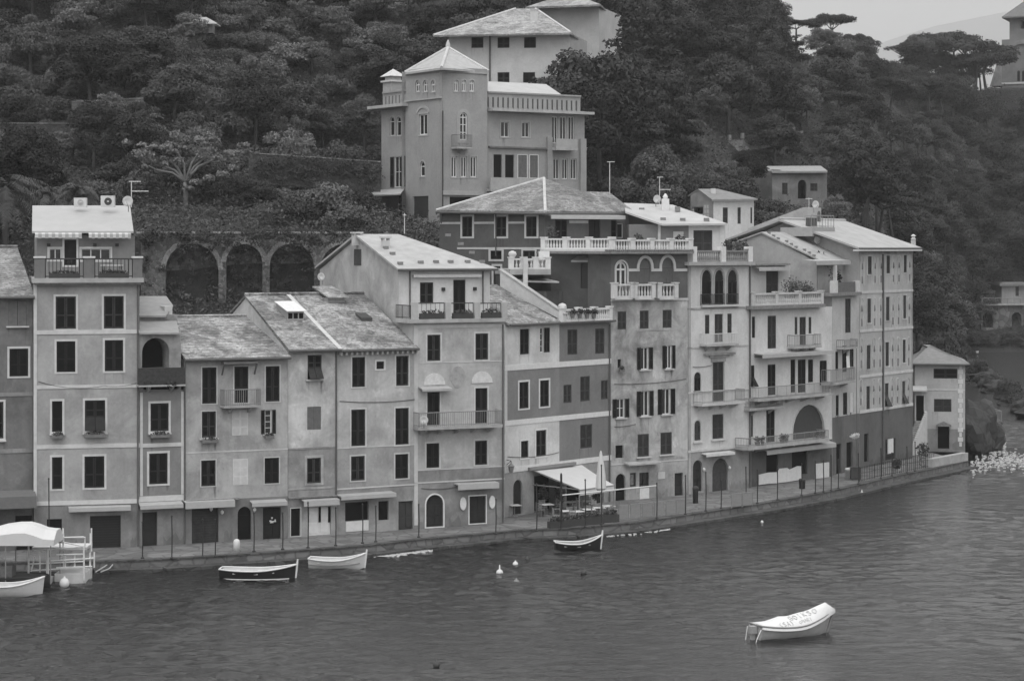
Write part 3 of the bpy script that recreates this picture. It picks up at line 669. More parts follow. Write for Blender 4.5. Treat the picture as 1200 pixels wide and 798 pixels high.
# top storey
dp, yr, yb = 2.5, 9.2, 16
ze, zr = F.z(520, 314.5, dp - .4), F.z(470, 274.5, yr); sL, sR = F.s(467.5, dp), F.s(574, dp)
Wt = Wall(F, 467.5, 574, 316, plaster(.62, .08, .12, 21), dep=dp, depth=yb - dp, zbot=z_t - .3, ztop=ze - .15, s01=(sL, sR), ref=520)
Wt.win('S', 492, 331, 507.8, 356, trim=.03); Wt.win('S', 531, 328, 545.4, 372, trim=.03); Wt.build()
gable_side(F, sL - .03, dp + .02, yb, 8, ze - .2, yr, zr - .2, plaster(.47, .2, .25, 22), th=.2)
mb = F.MB(); s = sL - .04; y0 = 8.6; mb.box(s - .02, s + .02, y0, y0 + 1.2, F.z(424, 311, y0), F.z(424, 292, y0)); mb.build('window', SHUT2, F.root)
rp = [[(sL - .25, dp - .4, ze), (sR + .35, dp - .4, ze), (sR - 3.5, yr, zr), (sL - .25, yr, zr)], [(sR - 3.5, yr, zr), (sR + .35, yb + .4, ze), (sL - .25, yb + .4, ze), (sL - .25, yr, zr)], [(sR + .35, dp - .4, ze), (sR + .35, yb + .4, ze), (sR - 3.5, yr, zr)]]
r = roof(F, rp, flat('pale_slab_roof', .38, .85, .18, 1.2, .25), .13, gutter=((sL - .25, dp - .45, ze - .1), (sR + .35, dp - .45, ze - .1)))
mb = F.MB()
for x, y in ((469, 311), (493, 310), (511, 309.5), (528, 309.5), (548, 309.5), (565, 309.5), (460, 301), (452, 295), (525, 281.5), (540, 291), (553, 300)):
    yy = dp + .2 + (312 - y) * .2; s = F.s(x, yy); z = ze + (zr - ze) * (yy - dp + .4) / (yr - dp + .4); mb = F.MB(); mb.box(s - .16, s + .16, yy - .12, yy + .12, z - .02, z + .17); mb.build('roof_stone', flat('roof_stone', .2), r)
chimney(F, r, 419.5, 272, 279, 9, 9.0); chimney(F, r, 453, 277.5, 290, 8, 6.2); pipe(F, 566, 318, 356, dep=dp); pipe(F, 480.5, 318, 372, dep=dp)
mb = F.MB(); s0, s1 = F.s(483, dp), F.s(562, dp); zc = F.z(520, 325, dp); mb.box(s0, s1, dp - .3, dp + .01, zc, zc + .18); mb.build('awning_box', OFFW, F.root)
for x, y in ((519, 339), (556, 338.5)):
    mb = F.MB(); s = F.s(x, dp); mb.box(s - .1, s + .1, dp - .16, dp + .01, F.z(x, y + 2, dp), F.z(x, y - 2, dp)); mb.build('wall_lamp', IRON, F.root)
TWO = F

# --- two-tone banded house with restaurant
F = house('town_house', 'two toned house with white string courses and a big white restaurant awning', 591.3, 143.9, 715.8, 152.9)
lt, dk, dk2 = plaster(.66, .14, .15, 23), plaster(.245, .1, .1, 24), plaster(.225, .1, .12, 25)
W = Wall(F, 591.3, 715.8, 378, lt, depth=9, ref=655)
W.zone(372, 424, dk2, 655.5, 716); W.zone(428, 489, dk); W.zone(424, 489, dk2, 655.5, 716); W.zone(492, 543, dk2, 655.5, 716); W.zone(543, 700, plaster(.38, .2, .2, 26))
W.win('S', 609, 385.5, 620, 415.3, trim=.06); W.win('W', 633, 384, 637.2, 413.2, cols=1, rows=4); W.win('S', 637.5, 384, 644.5, 413)
W.win('S', 665, 386, 676.6, 415.5, shut=SHUT2); W.win('S', 697.5, 385, 708.3, 414.5, shut=SHUT2)
W.win('S', 608.3, 447.5, 619.3, 478.6, trim=.12, tmat=WHITE); W.win('S', 632.6, 445.5, 643.2, 476.3, trim=.12, tmat=WHITE)
W.win('S', 660.3, 450.8, 670, 472, shut=SHUT2); W.win('S', 680, 441, 691.3, 470, shut=SHUT2); W.win('S', 704.3, 445.5, 712.5, 467.6, shut=SHUT2)
W.win('S', 610.3, 516.5, 619, 536.5, trim=.12, tmat=WHITE); W.win('S', 628, 504, 640, 534.5, trim=.12, tmat=WHITE); W.win('S', 680, 497.3, 694, 525, shut=SHUT2)
W.win('D', 601.5, 562, 612.3, 602.5, arch=1, shut=SHUT); W.win('G', 626, 556, 654, 600, rev=.8); W.win('G', 664, 560, 690, 596, rev=.8); W.win('D', 699, 554, 708, 590, arch=1, shut=SHUT)
W.build()
for a, b in ((424, 430.3), (487, 492.8), (540.5, 546.5)): W.band(a, b, WHITE, .04)
W.band(380, 543, OFFW, .03, 591.2, 594.2, 'corner_strip'); pipe(F, 714.5, 380, 588)
zE = F.z(655, 377, -.35); r = roof(F, [[(F.s(591.5), -.35, zE), (F.s(657.5, -.35), -.35, zE), (F.s(657.5, -.35), 5.2, F.z(602, 333, 5.2)), (F.s(591.5), 5.2, F.z(602, 333, 5.2))]], slate(.3, .45, 6), .14, gutter=((F.s(592), -.4, zE - .1), (F.s(716), -.4, zE - .1)))
mb = F.MB(); sp = F.s(656.5); zP = F.z(602, 333, 5.2); mb.loft([[(sp + e, -.3, zE), (sp + e, -.3, zE + .45), (sp + e, 5.2, zP + .95), (sp + e, 5.2, zP - .2)] for e in (0, .3)]); mb.build('parapet', OFFW, F.root)
mb = F.MB(); mb.slab([(sp - .06, -.36, zE + .55), (sp + .36, -.36, zE + .55), (sp + .36, 5.25, zP + 1.05), (sp - .06, 5.25, zP + 1.05)], .09); mb.build('parapet_coping', CONC, F.root)
# terrace with balustrade
s0, s1 = F.s(657.5, -.25), F.s(717, -.25); zt = F.z(687, 376.5, -.25)
mb = F.MB(); mb.box(s0, s1, -.35, 5.2, zt - .14, zt); mb.build('terrace_slab', CONC, F.root)
balusters(F, 'balustrade', s0 + .3, s1 - .1, -.12, zt + .003, F.z(687, 361.5, -.12), WHITE, .24, 4, .3)
# lean-to, posts and steps behind the terrace
Wl = Wall(F, 640, 700, 341, plaster(.17, .3, .2, 27), dep=5.4, depth=3, zbot=zt - .2, sides=(1, 1)); Wl.win('G', 663, 352, 676, 372); Wl.build()
roof(F, [[(F.s(668, 5), 5.0, F.z(668, 343, 5)), (F.s(709, 5), 5.0, F.z(709, 352, 5)), (F.s(700, 8), 8.5, F.z(690, 322, 8)), (F.s(655, 8), 8.5, F.z(655, 318, 8))]], slate(.15, .5, 7), .12, 'lean_to_roof')
TWOTONE = F; TT_Z = zt

# --- arched and balustraded stained house
F = house('town_house', 'weather stained house with three pointed arches and small white balustrades near its top', 716, 153.0, 805.8, 157.0)
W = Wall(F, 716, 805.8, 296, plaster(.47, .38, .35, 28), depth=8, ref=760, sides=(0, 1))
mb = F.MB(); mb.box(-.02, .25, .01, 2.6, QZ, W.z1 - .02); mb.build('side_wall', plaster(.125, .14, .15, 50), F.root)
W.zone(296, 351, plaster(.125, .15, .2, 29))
W.zone(541, 700, plaster(.40, .3, .3, 30))
W.win('W', 721.8, 306.5, 734.8, 350, arch=1, lw=.13, cols=2, rows=1, trim=.12, tmat=CREAM)
W.win('S', 750, 304, 761.8, 350, arch=1, pointed=True, rev=.12, shut=plaster(.13, .1, .1, 31), sub=False, trim=0); W.win('S', 776.3, 303, 788, 350, arch=1, pointed=True, rev=.12, shut=plaster(.13, .1, .1, 31))
W.win('S', 723.7, 365, 734, 386, shut=SHUT2); W.win('S', 749.7, 364, 760.3, 385.2, shut=SHUT2); W.win('S', 776.5, 363.2, 787.2, 384.2, shut=SHUT2)
W.win('O', 751, 407, 760, 433, cols=2, rows=1, sill=1); W.win('O', 780, 404.7, 787.2, 432, cols=2, rows=1, sill=1); W.win('G', 723.8, 421, 728.2, 431, box=1)
W.win('O', 722.6, 467.2, 732, 489.5, sill=1); W.win('O', 751, 458, 760.5, 487.5, sill=1, cols=2, rows=1); W.win('O', 775.8, 455.5, 785.6, 485.5, sill=1, cols=2, rows=1)
W.win('S', 747.2, 508.5, 760.6, 535, shut=SHUT2, sill=1); W.win('S', 774, 506.5, 787.5, 532.3, shut=SHUT2, sill=1); W.win('G', 721.3, 521.7, 730.7, 536.7)
W.win('D', 721.5, 555, 733, 587, arch=1, shut=DARK); W.win('W', 738.3, 554, 745.4, 570, cols=1, rows=1, lw=.1, frame=SHUT, glass=flat('poster', .2, .6, .5, 12)); W.win('W', 749.2, 553.5, 760.6, 584, cols=2, rows=2, lw=.08, frame=SHUT); W.win('D', 790.6, 554, 800.6, 581, shut=SHUT)
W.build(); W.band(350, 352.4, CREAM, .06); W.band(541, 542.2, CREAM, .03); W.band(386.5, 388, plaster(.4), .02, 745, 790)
for x0, x1, y0, y1 in ((750, 761.8, 304, 350), (776.3, 788, 303, 350)):
    a, b = F.s(x0), F.s(x1); mb = F.MB(); zz0 = F.z(x0, 318); hood(mb, a - .1, b + .1, zz0 - .01, F.z(x0, y0) + .08, .2, -.06, .01, True); mb.build('arch_moulding', CREAM, F.root)
for x0, x1 in ((736, 749), (763, 775.2), (789.5, 805)):
    mb = F.MB(); mb.box(F.s(x0), F.s(x1), -.06, .01, F.z(x0, 318.2), F.z(x0, 315)); mb.build('arch_moulding', CREAM, F.root)
for x0, x1 in ((721, 741.5), (744.5, 766.3), (773, 793)): balcony(F, x0, x1, 332.8, 349.5, 351.3, .45, 'stone', mat=OFFW, brackets=0)
mb = F.MB(); mb.box(F.s(749.4), F.s(760.4), -.04, .0, F.z(755, 585, 0), F.z(755, 571.5, 0)); mb.build('notice_board', WHITE, F.root)
mb = F.MB(); mb.box(F.s(771), F.s(779), -.04, .0, F.z(775, 561, 0), F.z(775, 553, 0)); mb.build('wall_plaque', CREAM, F.root)
mb = F.MB(); s0, s1 = F.s(736, -.5), F.s(774, -.5); mb.slab([(s0, 0, F.z(755, 540, 0)), (s1, 0, F.z(755, 540, 0)), (s1, -.6, F.z(755, 543, -.6)), (s0, -.6, F.z(755, 543, -.6))], .1); mb.build('canopy', CONC, F.root)
s0, s1 = F.s(709, -.5), F.s(818, -.5) - .4; zt = F.z(760, 293, -.5)
mb = F.MB(); mb.box(s0, s1, -.55, 7.5, F.z(760, 297.5, -.5), zt - .1); ter = mb.build('terrace_slab', TILE, F.root)
mb = F.MB(); n = 46
for k in range(n): s = s0 + (s1 - s0) * (k + .5) / n; mb.lathe(s, -.5, [(.06, zt - .12), (.1, zt - .04), (.06, zt + .05)], 6)
mb.build('tile_edge', TILE, ter)
balusters(F, 'balustrade', F.s(717, -.1), F.s(808, -.1), -.1, zt - .097, F.z(760, 281, -.1), WHITE, .24, 5, .34)
ARCHED = F; AR_Z = zt

# --- slim white house with triple arches
F = house('town_house', 'slim pale house with a dark triple arched window near its top', 806, 157.2, 880, 161.9)
W = Wall(F, 806, 880, 311, plaster(.66, .1, .14, 32), depth=9, ref=843)
W.zone(525, 700, plaster(.33, .15, .25, 33))
for x0, x1 in ((822.2, 833.8), (837.5, 848), (852.7, 864)): W.win('S', x0, 316.5, x1, 356.5, arch=1, pointed=True, shut=SHUT, trim=.16, tmat=plaster(.42))
W.win('S', 826.2, 369, 831.6, 392, shut=SHUT2); W.win('S', 837.2, 368, 847, 401, shut=SHUT2, trim=.06); W.win('S', 852.4, 367.5, 857.7, 391, shut=SHUT2)
W.win('S', 835.2, 424, 848, 470, shut=SHUT2, trim=.08, tmat=plaster(.4)); W.win('S', 813.2, 436, 821.3, 458, arch=1, shut=SHUT, trim=.1, tmat=CREAM)
W.win('S', 813.5, 492.5, 821, 516, arch=1, shut=SHUT2, trim=.12, tmat=CREAM, sill=1); W.win('S', 834.6, 485.3, 847.6, 514, shut=SHUT2, trim=.06, sill=1)
W.win('D', 812, 539, 823.2, 576, arch=1, shut=SHUT); W.win('D', 834.8, 537, 853.3, 576, arch=1, shut=SHUT2)
W.build(); W.band(360, 362, plaster(.35), .05); W.band(405.3, 407, plaster(.5), .04); W.band(457, 459, CREAM, .05); W.band(473, 474.5, CREAM, .04); W.band(524.3, 527, CREAM, .05)
W.band(312, 575, plaster(.45, .2), .04, 806.2, 809.2, 'corner_strip')
for x0, x1 in ((821, 835), (836.5, 849), (851.5, 865)): mb = F.MB(); s0, s1 = F.s(x0, -.1), F.s(x1, -.1); ironrail(mb, [(s0, -.12, F.z(843, 357, 0)), (s1, -.12, F.z(843, 357, 0))], .75, .1); mb.build('railing', IRON, F.root)
mb = F.MB(); mb.box(F.s(821), F.s(865), -.22, .01, F.z(843, 359.5), F.z(843, 357.3)); mb.build('sill', CREAM, F.root)
balcony(F, 828.5, 866, 391, 403.5, 405.5, .7, 'iron', rail=OFFW, brackets=3); balcony(F, 823, 873.5, 457.5, 471.5, 474.5, .9, 'iron', rail=GREYM, brackets=4, mat=CREAM)
for yy, x0, x1 in ((413.5, 824.5, 859.5), (416.3, 830.5, 853.5)):
    mb = F.MB(); mb.box(F.s(x0), F.s(x1), -.22 if yy < 415 else -.12, .01, F.z(842, yy + 2.4), F.z(842, yy)); mb.build('pediment', plaster(.38), F.root)
mb = F.MB(); mb.box(F.s(833), F.s(850), -.06, .01, F.z(842, 424), F.z(842, 419)); mb.build('pediment', plaster(.38), F.root)
awnstrip(F, 828, 861.5, 531, 534, .5, drop=.1, mat=OFFW); pipe(F, 879, 312, 574, .07)
for x, y in ((825, 550), (855, 548)):
    mb = F.MB(); s, z = F.s(x, -.15), F.z(x, y, -.15); mb.lathe(s, -.15, [(.02, z - .14), (.1, z - .05), (.1, z + .05), (.02, z + .13)], 8); mb.build('globe_lamp', WHITE, F.root)
s0, s1 = F.s(806, -.4), F.s(884, -.4); zt = F.z(843, 307, -.4)
mb = F.MB(); mb.box(s0, s1, -.5, 8, F.z(843, 311, -.4), zt); mb.build('terrace_slab', CONC, F.root)
balusters(F, 'balustrade', F.s(812, -.15), F.s(876, -.15), -.15, zt + .002, F.z(843, 293.5, -.15), plaster(.3, .2), .2, 2, .3)
for x in (811.5, 845.5, 877):
    mb = F.MB(); s = F.s(x, -.15); mb.box(s - .22, s + .22, -.4, .1, zt + .003, F.z(x, 289, -.15)); mb.build('pier', WHITE, F.root)
SLIM = F; SL_Z = zt

# --- wide white house with the great arch
F = house('town_house', 'wide pale house with one great arched gate above its dark ground floor', 880.2, 162.1, 975, 169.8)
W = Wall(F, 880.2, 975, 361, plaster(.66, .1, .12, 34), depth=9, ref=925)
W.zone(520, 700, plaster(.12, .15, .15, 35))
W.win('S', 881.2, 371, 885, 396); W.win('S', 899.5, 370, 909.6, 408.5, shut=SHUT2)
for x0, x1, y1 in ((931.3, 934.6, 392), (937, 944.5, 405), (947.6, 951, 391)): W.win('S', x0, 371.5, x1, y1, shut=SHUT2)
W.win('F', 879.9, 428, 884.3, 453.5); W.win('S', 899.5, 427, 909, 463)
for x0, x1, y1 in ((926.5, 932, 460), (935, 944.3, 460), (947, 953, 448)): W.win('S', x0, 421.3, x1, y1)
W.win('S', 960.6, 422.5, 969, 451); W.win('S', 880.3, 482, 882.5, 512); W.win('S', 898, 480.5, 908, 518)
W.win('D', 929, 474, 966, 518, arch=1, shut=flat('brown_gate', .055), trim=.12, tmat=CREAM)
W.win('G', 898, 532, 912, 560); W.win('G', 928, 529, 946, 556)
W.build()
r = None
s0, s1 = F.s(879.5, -.5), F.s(967, -.5); zt = F.z(920, 357.5, -.5)
mb = F.MB(); mb.box(s0, s1, -.55, 8.5, F.z(920, 361.5, -.5), zt); ter = mb.build('terrace_slab', TILE, F.root)
balusters(F, 'balustrade', F.s(881, -.2), F.s(962, -.2), -.2, zt + .003, F.z(920, 343, -.2), CREAM, .24, 4, .3)
awnstrip(F, 894, 977, 413, 417.5, .8, drop=.1); balcony(F, 931.5, 963, 392.5, 405.5, 408, .7, 'iron', rail=GREYM)
balcony(F, 889, 977, 451, 464, 467, 1.0, 'iron', rail=GREYM, brackets=5); balcony(F, 879, 918, 465.5, 477, 480, .6, 'iron', rail=GREYM, brackets=2)
balcony(F, 877, 972, 509, 518.5, 522.5, 1.2, 'iron', rail=GREYM, brackets=6)
awnstrip(F, 899, 980, 523.5, 528.5, .9, drop=.3, mat=SCREEN)
mb = F.MB(); seg = [(889, 556, 568), (900, 553.5, 566.5), (911, 553, 566), (913, 549, 565.5), (922, 548, 564.5), (925, 550, 564), (934, 546, 562.5), (939.5, 546, 562)]
for (xa, ya, yb_), (xb, yc, yd_) in zip(seg, seg[1:]):
    a, b = F.s(xa), F.s(xb); mb.loft([[(a, y, F.z(xa, yb_, 0)), (a, y, F.z(xa, ya, 0)), (b, y, F.z(xb, yc, 0)), (b, y, F.z(xb, yd_, 0))] for y in (-.04, .004)])
mb.build('torn_paint_strip', WHITE, F.root)
mb = F.MB(); mb.box(F.s(955), F.s(970.5), -.1, .004, F.z(962, 560, 0), F.z(962, 542.5, 0)); mb.build('white_panel', WHITE, F.root)
for x in (886, 893, 917, 921, 957, 964, 915, 888):
    mb = F.MB(); s = F.s(x, -.9); zq = F.z(922, 518.5, -1.2); mb.lathe(s, -.95, [(.1, zq), (.16, zq + .25), (.14, zq + .25)], 8); o = mb.build('flower_pot', TERRA, None); o.location = F.root.location
    tag(o, 'small plant pot on the balcony under the great arched gate', 'flower pot', 'pots on the great arch balcony')
    mb = F.MB(); leafcloud(mb, [(s, -.95, zq + .42, .22, .2, .24)], 40, .09); mb.build('pot_plant', PLANT, o)
# little terrace room
Wp = Wall(F, 868, 926, 311, plaster(.55, .12, .15, 36), dep=3.2, depth=5, zbot=zt, ref=900); Wp.win('S', 897.5, 316, 912, 346, trim=.05, shut=SHUT2); Wp.build()
mb = F.MB(); s0, s1 = F.s(876, 2.6), F.s(927.5, 2.6); mb.box(s0, s1, 2.7, 8.2, F.z(900, 311, 2.7), F.z(900, 309, 2.7)); mb.build('roof', TILE, F.root)
awnstrip(F, 890, 925, 313.5, 317.5, .7, dep=3.2, drop=.1)
WIDE = F; WI_Z = zt

# --- terrace house with bicycle gable
F = house('town_house', 'narrow pale house with a set back gabled storey, left of the decorated corner house', 975.3, 170.4, 1006.8, 175.2)
W = Wall(F, 975.3, 1006.8, 346, plaster(.52, .12, .2, 37), depth=7.5, ref=990)
W.zone(487, 700, plaster(.15, .2, .2, 38))
W.win('S', 990.5, 350, 997, 390, shut=SHUT2); W.win('S', 979, 412, 982.5, 434); W.win('S', 987, 405, 992.5, 436); W.win('S', 996, 405, 1000.5, 432)
W.win('S', 979.5, 463, 983, 487); W.win('S', 988, 460, 993, 486); W.win('S', 996.5, 460, 1000, 483, shut=WHITE)
W.win('G', 980, 520, 986, 556); W.win('G', 992, 518, 999, 552); W.build()
s0, s1 = F.s(973.5, -.4), F.s(1009.5, -.4); zt = F.z(990, 343, -.4)
mb = F.MB(); mb.box(s0, s1, -.45, 1.6, F.z(990, 346.5, -.4), zt); mb.build('terrace_slab', TILE, F.root)
for x in (977.5, 1004):
    mb = F.MB(); s = F.s(x, -.1); mb.box(s - .28, s + .28, -.3, .15, zt + .002, F.z(x, 329, -.1)); mb.build('terrace_pier', OFFW, F.root)
mb = F.MB(); mb.box(F.s(980, 0), F.s(1001.5, 0), -.1, .02, zt + .002, F.z(990, 330.5, 0)); mb.build('terrace_panel', flat('reed_screen', .12, .9, .3, 8), F.root)
balcony(F, 974, 1003, 432, 447, 450, .8, 'iron', rail=GREYM, brackets=2); balcony(F, 990, 1006, 398, 407, 409, .7, 'iron', rail=GREYM, brackets=1)
dp, yr, yb = 1.4, 6.0, 8.6; sL, sR = F.s(957.5, dp), F.s(1004, dp); ze, zr = F.z(975, 305, dp - .3), F.z(879, 271.5, yr)
mb = F.MB(); mb.box(sL, sR, dp, yb, 6, ze - .12); mb.build('wall', plaster(.44, .15, .2, 39), F.root)
gable_side(F, sL - .03, dp, yb, 6, ze - .12, yr, zr - .12, plaster(.42, .15, .2, 40), zb=F.z(863, 284, yb), th=.2)
r = roof(F, [[(sL - .2, dp - .4, ze), (sR + .1, dp - .4, ze), (sR + .1, yr, zr), (sL - .2, yr, zr)], [(sR + .1, yr, zr), (sR + .1, yb + .3, F.z(863, 286, yb)), (sL - .2, yb + .3, F.z(863, 286, yb)), (sL - .2, yr, zr)]], flat('pale_slab_roof', .33, .85, .2, 1.2, .25), .12)
mb = F.MB()
for k in range(9): yy = dp + .3 + k * .5; s = sL + .1 + (k % 3) * .25; z = ze + (zr - ze) * (yy - dp + .4) / (yr - dp + .4); mb = F.MB(); mb.box(s - .12, s + .12, yy - .1, yy + .1, z - .02, z + .14); mb.build('roof_stone', flat('roof_stone', .2), r)
awnstrip(F, 957, 997, 305.5, 310.5, 1.1, dep=dp, drop=.15)
mb = F.MB(); s = F.s(979, .3); mb.box(s - .12, s + .12, .2, .44, zt, F.z(979, 311, .3)); mb.build('terrace_post', OFFW, F.root)
NARROW = F; NA_Z = zt

# --- decorated corner house
F = house('town_house', 'tall decorated corner house with painted niches between its windows and a dark ground floor', 1007, 175.4, 1069.5, 184.3)
W = Wall(F, 1007, 1069.5, 293, plaster(.47, .1, .15, 41), depth=12, ref=1038)
W.zone(478, 700, plaster(.14, .12, .15, 42))
for xs, rows in (((1016.8, 1021.4), ((300.5, 321.5), (350, 378.5), (404.5, 432.5), (452.5, 480.5))), ((1038.6, 1043), ((299.7, 320.5), (348, 375.7), (401, 429), (449, 477))), ((1058.8, 1062.5), ((299, 319.5), (346.2, 373.3), (398, 425), (446.5, 473.5)))):
    for i, (y0, y1) in enumerate(rows):
        dx = -(y0 - 300) * .012
        W.win('F' if i == 3 and xs[0] > 1030 else 'S', xs[0] + dx, y0, xs[1] + dx, y1, shut=SHUT2, trim=.12, tmat=plaster(.56))
W.win('D', 1012.6, 508, 1017.8, 541, shut=DARK); W.win('W', 1037.5, 514, 1049.5, 538.5, cols=1, rows=1, lw=.3, frame=SHUT)
W.build()
for a, b, m in ((340.3, 343, CREAM), (384.3, 387.3, CREAM), (436.5, 439.5, OFFW), (476.5, 480, OFFW), (294, 298, plaster(.36))): W.band(a, b, m, .05)
mb = F.MB(); mf = F.MB()
for x in (1010.5, 1025.5, 1032.5, 1047, 1053.5, 1066):
    for y0, y1 in ((303, 334), (352, 384), (399, 433), (447, 476)):
        x_ = x - (y0 - 300) * .012; s = F.s(x_); z1, z0 = F.z(x_, y0 - (x - 1038) * .03), F.z(x_, y1 - (x - 1038) * .06)
        mb.box(s - .34, s - .26, -.03, .01, z0, z1); mb.box(s + .26, s + .34, -.03, .01, z0, z1); hood(mb, s - .26, s + .26, z1 - .1, z1 + .2, .08, -.03, .01)
        h = z1 - z0; mf.box(s - .12, s + .12, -.012, .01, z0 + h * .1, z0 + h * .36); mf.lathe(s, 0, [(0, z0 + h * .6), (.1, z0 + h * .66), (.05, z0 + h * .82), (0, z0 + h * .86)], 6)
mb.build('painted_niches', plaster(.58), F.root); mf.build('painted_figures', plaster(.22), F.root)
pipe(F, 1035, 298, 545, .09); pipe(F, 1003.5, 400, 548, .05)
mb = F.MB(); mb.box(F.s(1041), F.s(1047), .0, .08, F.z(1044, 531, 0), F.z(1044, 514, 0)); mb.build('notice_board', WHITE, F.root)
ye, yr = -.5, 6.4; ze, zr = F.z(1040, 290, ye), F.z(957, 258, yr)
sE0, sE1 = F.s(1007, ye) - .1, F.s(1079.5, ye)
mP = flat('pale_slab_roof', .36, .85, .16, 1.0, .25)
r = gable_roof(F, sE0, sE1, ye, ze, yr, zr, mP, th=.16)
mb = F.MB(); mb.box(sE0, sE1, ye - .1, ye + .5, ze - .3, ze - .17); mb.build('cornice', OFFW, F.root)
gable_side(F, F.s(1007) - .03, 0, 12, 6, ze - .2, yr, zr - .2, plaster(.47, .1, .2, 43), th=.25)
gable_side(F, F.s(1069.5) - .22, 0, 12, 6, ze - .2, yr, zr - .2, plaster(.47, .1, .2, 43), th=.25)
mb = F.MB(); s = F.s(1071, .8); zc = ze + .3; mb.box(s - .16, s + .16, .7, 1.0, zc - .3, zc + .3); mb.lathe(s, .85, [(.2, zc + .3), (.24, zc + .42), (.14, zc + .5), (.14, zc + .62), (.25, zc + .66), (.05, zc + .8)], 8); mb.build('chimney', OFFW, r)
# roof terrace cut-out and the high party wall with a niche
mb = F.MB(); s0, s1 = F.s(952, 3.4), F.s(990, 3.4); zz = ze + (zr - ze) * 3.9 / 6.9; mb.box(s0, s0 + 4.2, 3.4, 6.2, zz - .4, zz + .32); o = mb.build('roof_terrace', flat('terrace_tiles', .32), r)
mb = F.MB(); ironrail(mb, [(s0, 3.5, zz + .32), (s0 + 4.2, 3.5, zz + .32), (s0 + 4.2, 6.1, zz + .32)], .95, .5, .02, .03); mb.build('terrace_rail', GREYM, o)
mb = F.MB(); mb.box(s0 + 1.6, s0 + 3.4, 4.6, 4.75, zz + .33, zz + 1.1); mb.build('terrace_screen', flat('dark_screen', .08), o)
mb = F.MB(); sw = F.s(949, 6.6); P = [(6.3, 8), (12.5, 8), (12.5, F.z(905, 269, 11)), (7.2, F.z(949, 243, 6.6)), (6.3, F.z(949, 243, 6.6))]; mb.loft([[(sw + e, p[0], p[1]) for p in P] for e in (0, .5)])
mb.box(sw, sw + .9, 6.0, 6.29, 8, F.z(949, 243.5, 6.6)); mb.build('party_wall', plaster(.46, .15, .2, 44), F.root)
mb = F.MB(); a = sw + .18; b = sw + .72; P, zs = archpts(a, b, F.z(950, 268, 6), F.z(950, 247, 6), 8); mb.loft([[(p[0], y, p[1]) for p in [(a, F.z(950, 268, 6)), *P, (b, F.z(950, 268, 6))]] for y in (5.97, 6.05)]); mb.build('niche', flat('niche_stone', .09), F.root)
CORNER = F

# --- small house at the end of the quay
F = house('seaside_house', 'small two storey pale house with a hipped roof at the far end of the quay', 1071, 193.6, 1131, 193.0)
W = Wall(F, 1072, 1131, 427, plaster(.53, .1, .15, 45), depth=8, ref=1100)
W.zone(502.5, 700, plaster(.3, .2, .2, 46), 1084, 1131)
W.win('S', 1094, 432, 1122, 443.5, shut=SHUT, cols=4); W.win('S', 1094.5, 467.5, 1115, 482.5, shut=SHUT2)
W.win('G', 1099, 497.5, 1112.5, 526, rev=.5); W.win('D', 1073.6, 463.5, 1082.5, 493, shut=DARK, trim=.12)
W.build(); W.band(456, 457.5, OFFW, .03, 1084, 1131)
mb = F.MB(); k = 0; s0, s1 = F.s(1122.5), F.s(1128.5); z = F.z(1125, 523)
while z < F.z(1125, 430): mb.box(s0 + (.0 if k % 2 else .12), s1 - (.0 if k % 2 else .1), -.05, .01, z, z + .38); z += .42; k += 1
mb.build('quoins', WHITE, F.root)
mb = F.MB(); s0, s1 = F.s(1097), F.s(1114.5); zc = F.z(1105, 497.5); mb.loft([[(s0, y, zc), ((s0 + s1) / 2, y, zc + .3), (s1, y, zc), (s1, y, zc - .12), (s0, y, zc - .12)] for y in (-.6, .01)]); mb.build('door_canopy', TILE, F.root)
ze = F.z(1100, 426, -.5); a, b = F.s(1066, -.5), F.s(1136.5, -.5); zr = F.z(1085, 404, 4)
roof(F, [[(a, -.5, ze), (b, -.5, ze), (b - 3.8, 4, zr), (a + 2.0, 4, zr)], [(b, -.5, ze), (b, 8.5, ze), (b - 3.8, 4, zr)], [(b, 8.5, ze), (a, 8.5, ze), (a + 2.0, 4, zr), (b - 3.8, 4, zr)], [(a, 8.5, ze), (a, -.5, ze), (a + 2.0, 4, zr)]], flat('grey_tile_roof', .21, .85, .2, 2.5, .3), .14, gutter=((a, -.55, ze - .1), (b, -.55, ze - .1)))
# porch and outside stairs
mb = F.MB(); mb.slab([(F.s(1069), -1.0, F.z(1078, 457, -1)), (F.s(1086), -1.0, F.z(1078, 457, -1)), (F.s(1086), .02, F.z(1078, 452, 0)), (F.s(1069), .02, F.z(1078, 452, 0))], .14); mb.build('porch_roof', OFFW, F.root)
mb = F.MB(); s0 = F.s(1071.5); s1 = F.s(1082.5); zt = F.z(1077, 493, 0); n = 16; mp = F.MB()
for k in range(n):
    y = -.9 - k * .38; z = zt - (zt - .5) * k / n; o = -.085 * k
    mb.box(s0 + o, s1 + o, y - .38, y + .001, .3, z)
mb.box(s0, s1, -.9, .0, .3, zt + .01); st = mb.build('outside_stairs', CONC, F.root)
for k in range(n):
    y = -.9 - k * .38; z = zt - (zt - .5) * k / n; o = -.085 * k; mp.box(s1 + o + .001, s1 + o + .25, y - .38, y, .3, z + .85)
mp.box(s1 + .001, s1 + .25, -.9, -.02, .3, zt + .85); mp.build('stair_parapet', OFFW, st)
END = F

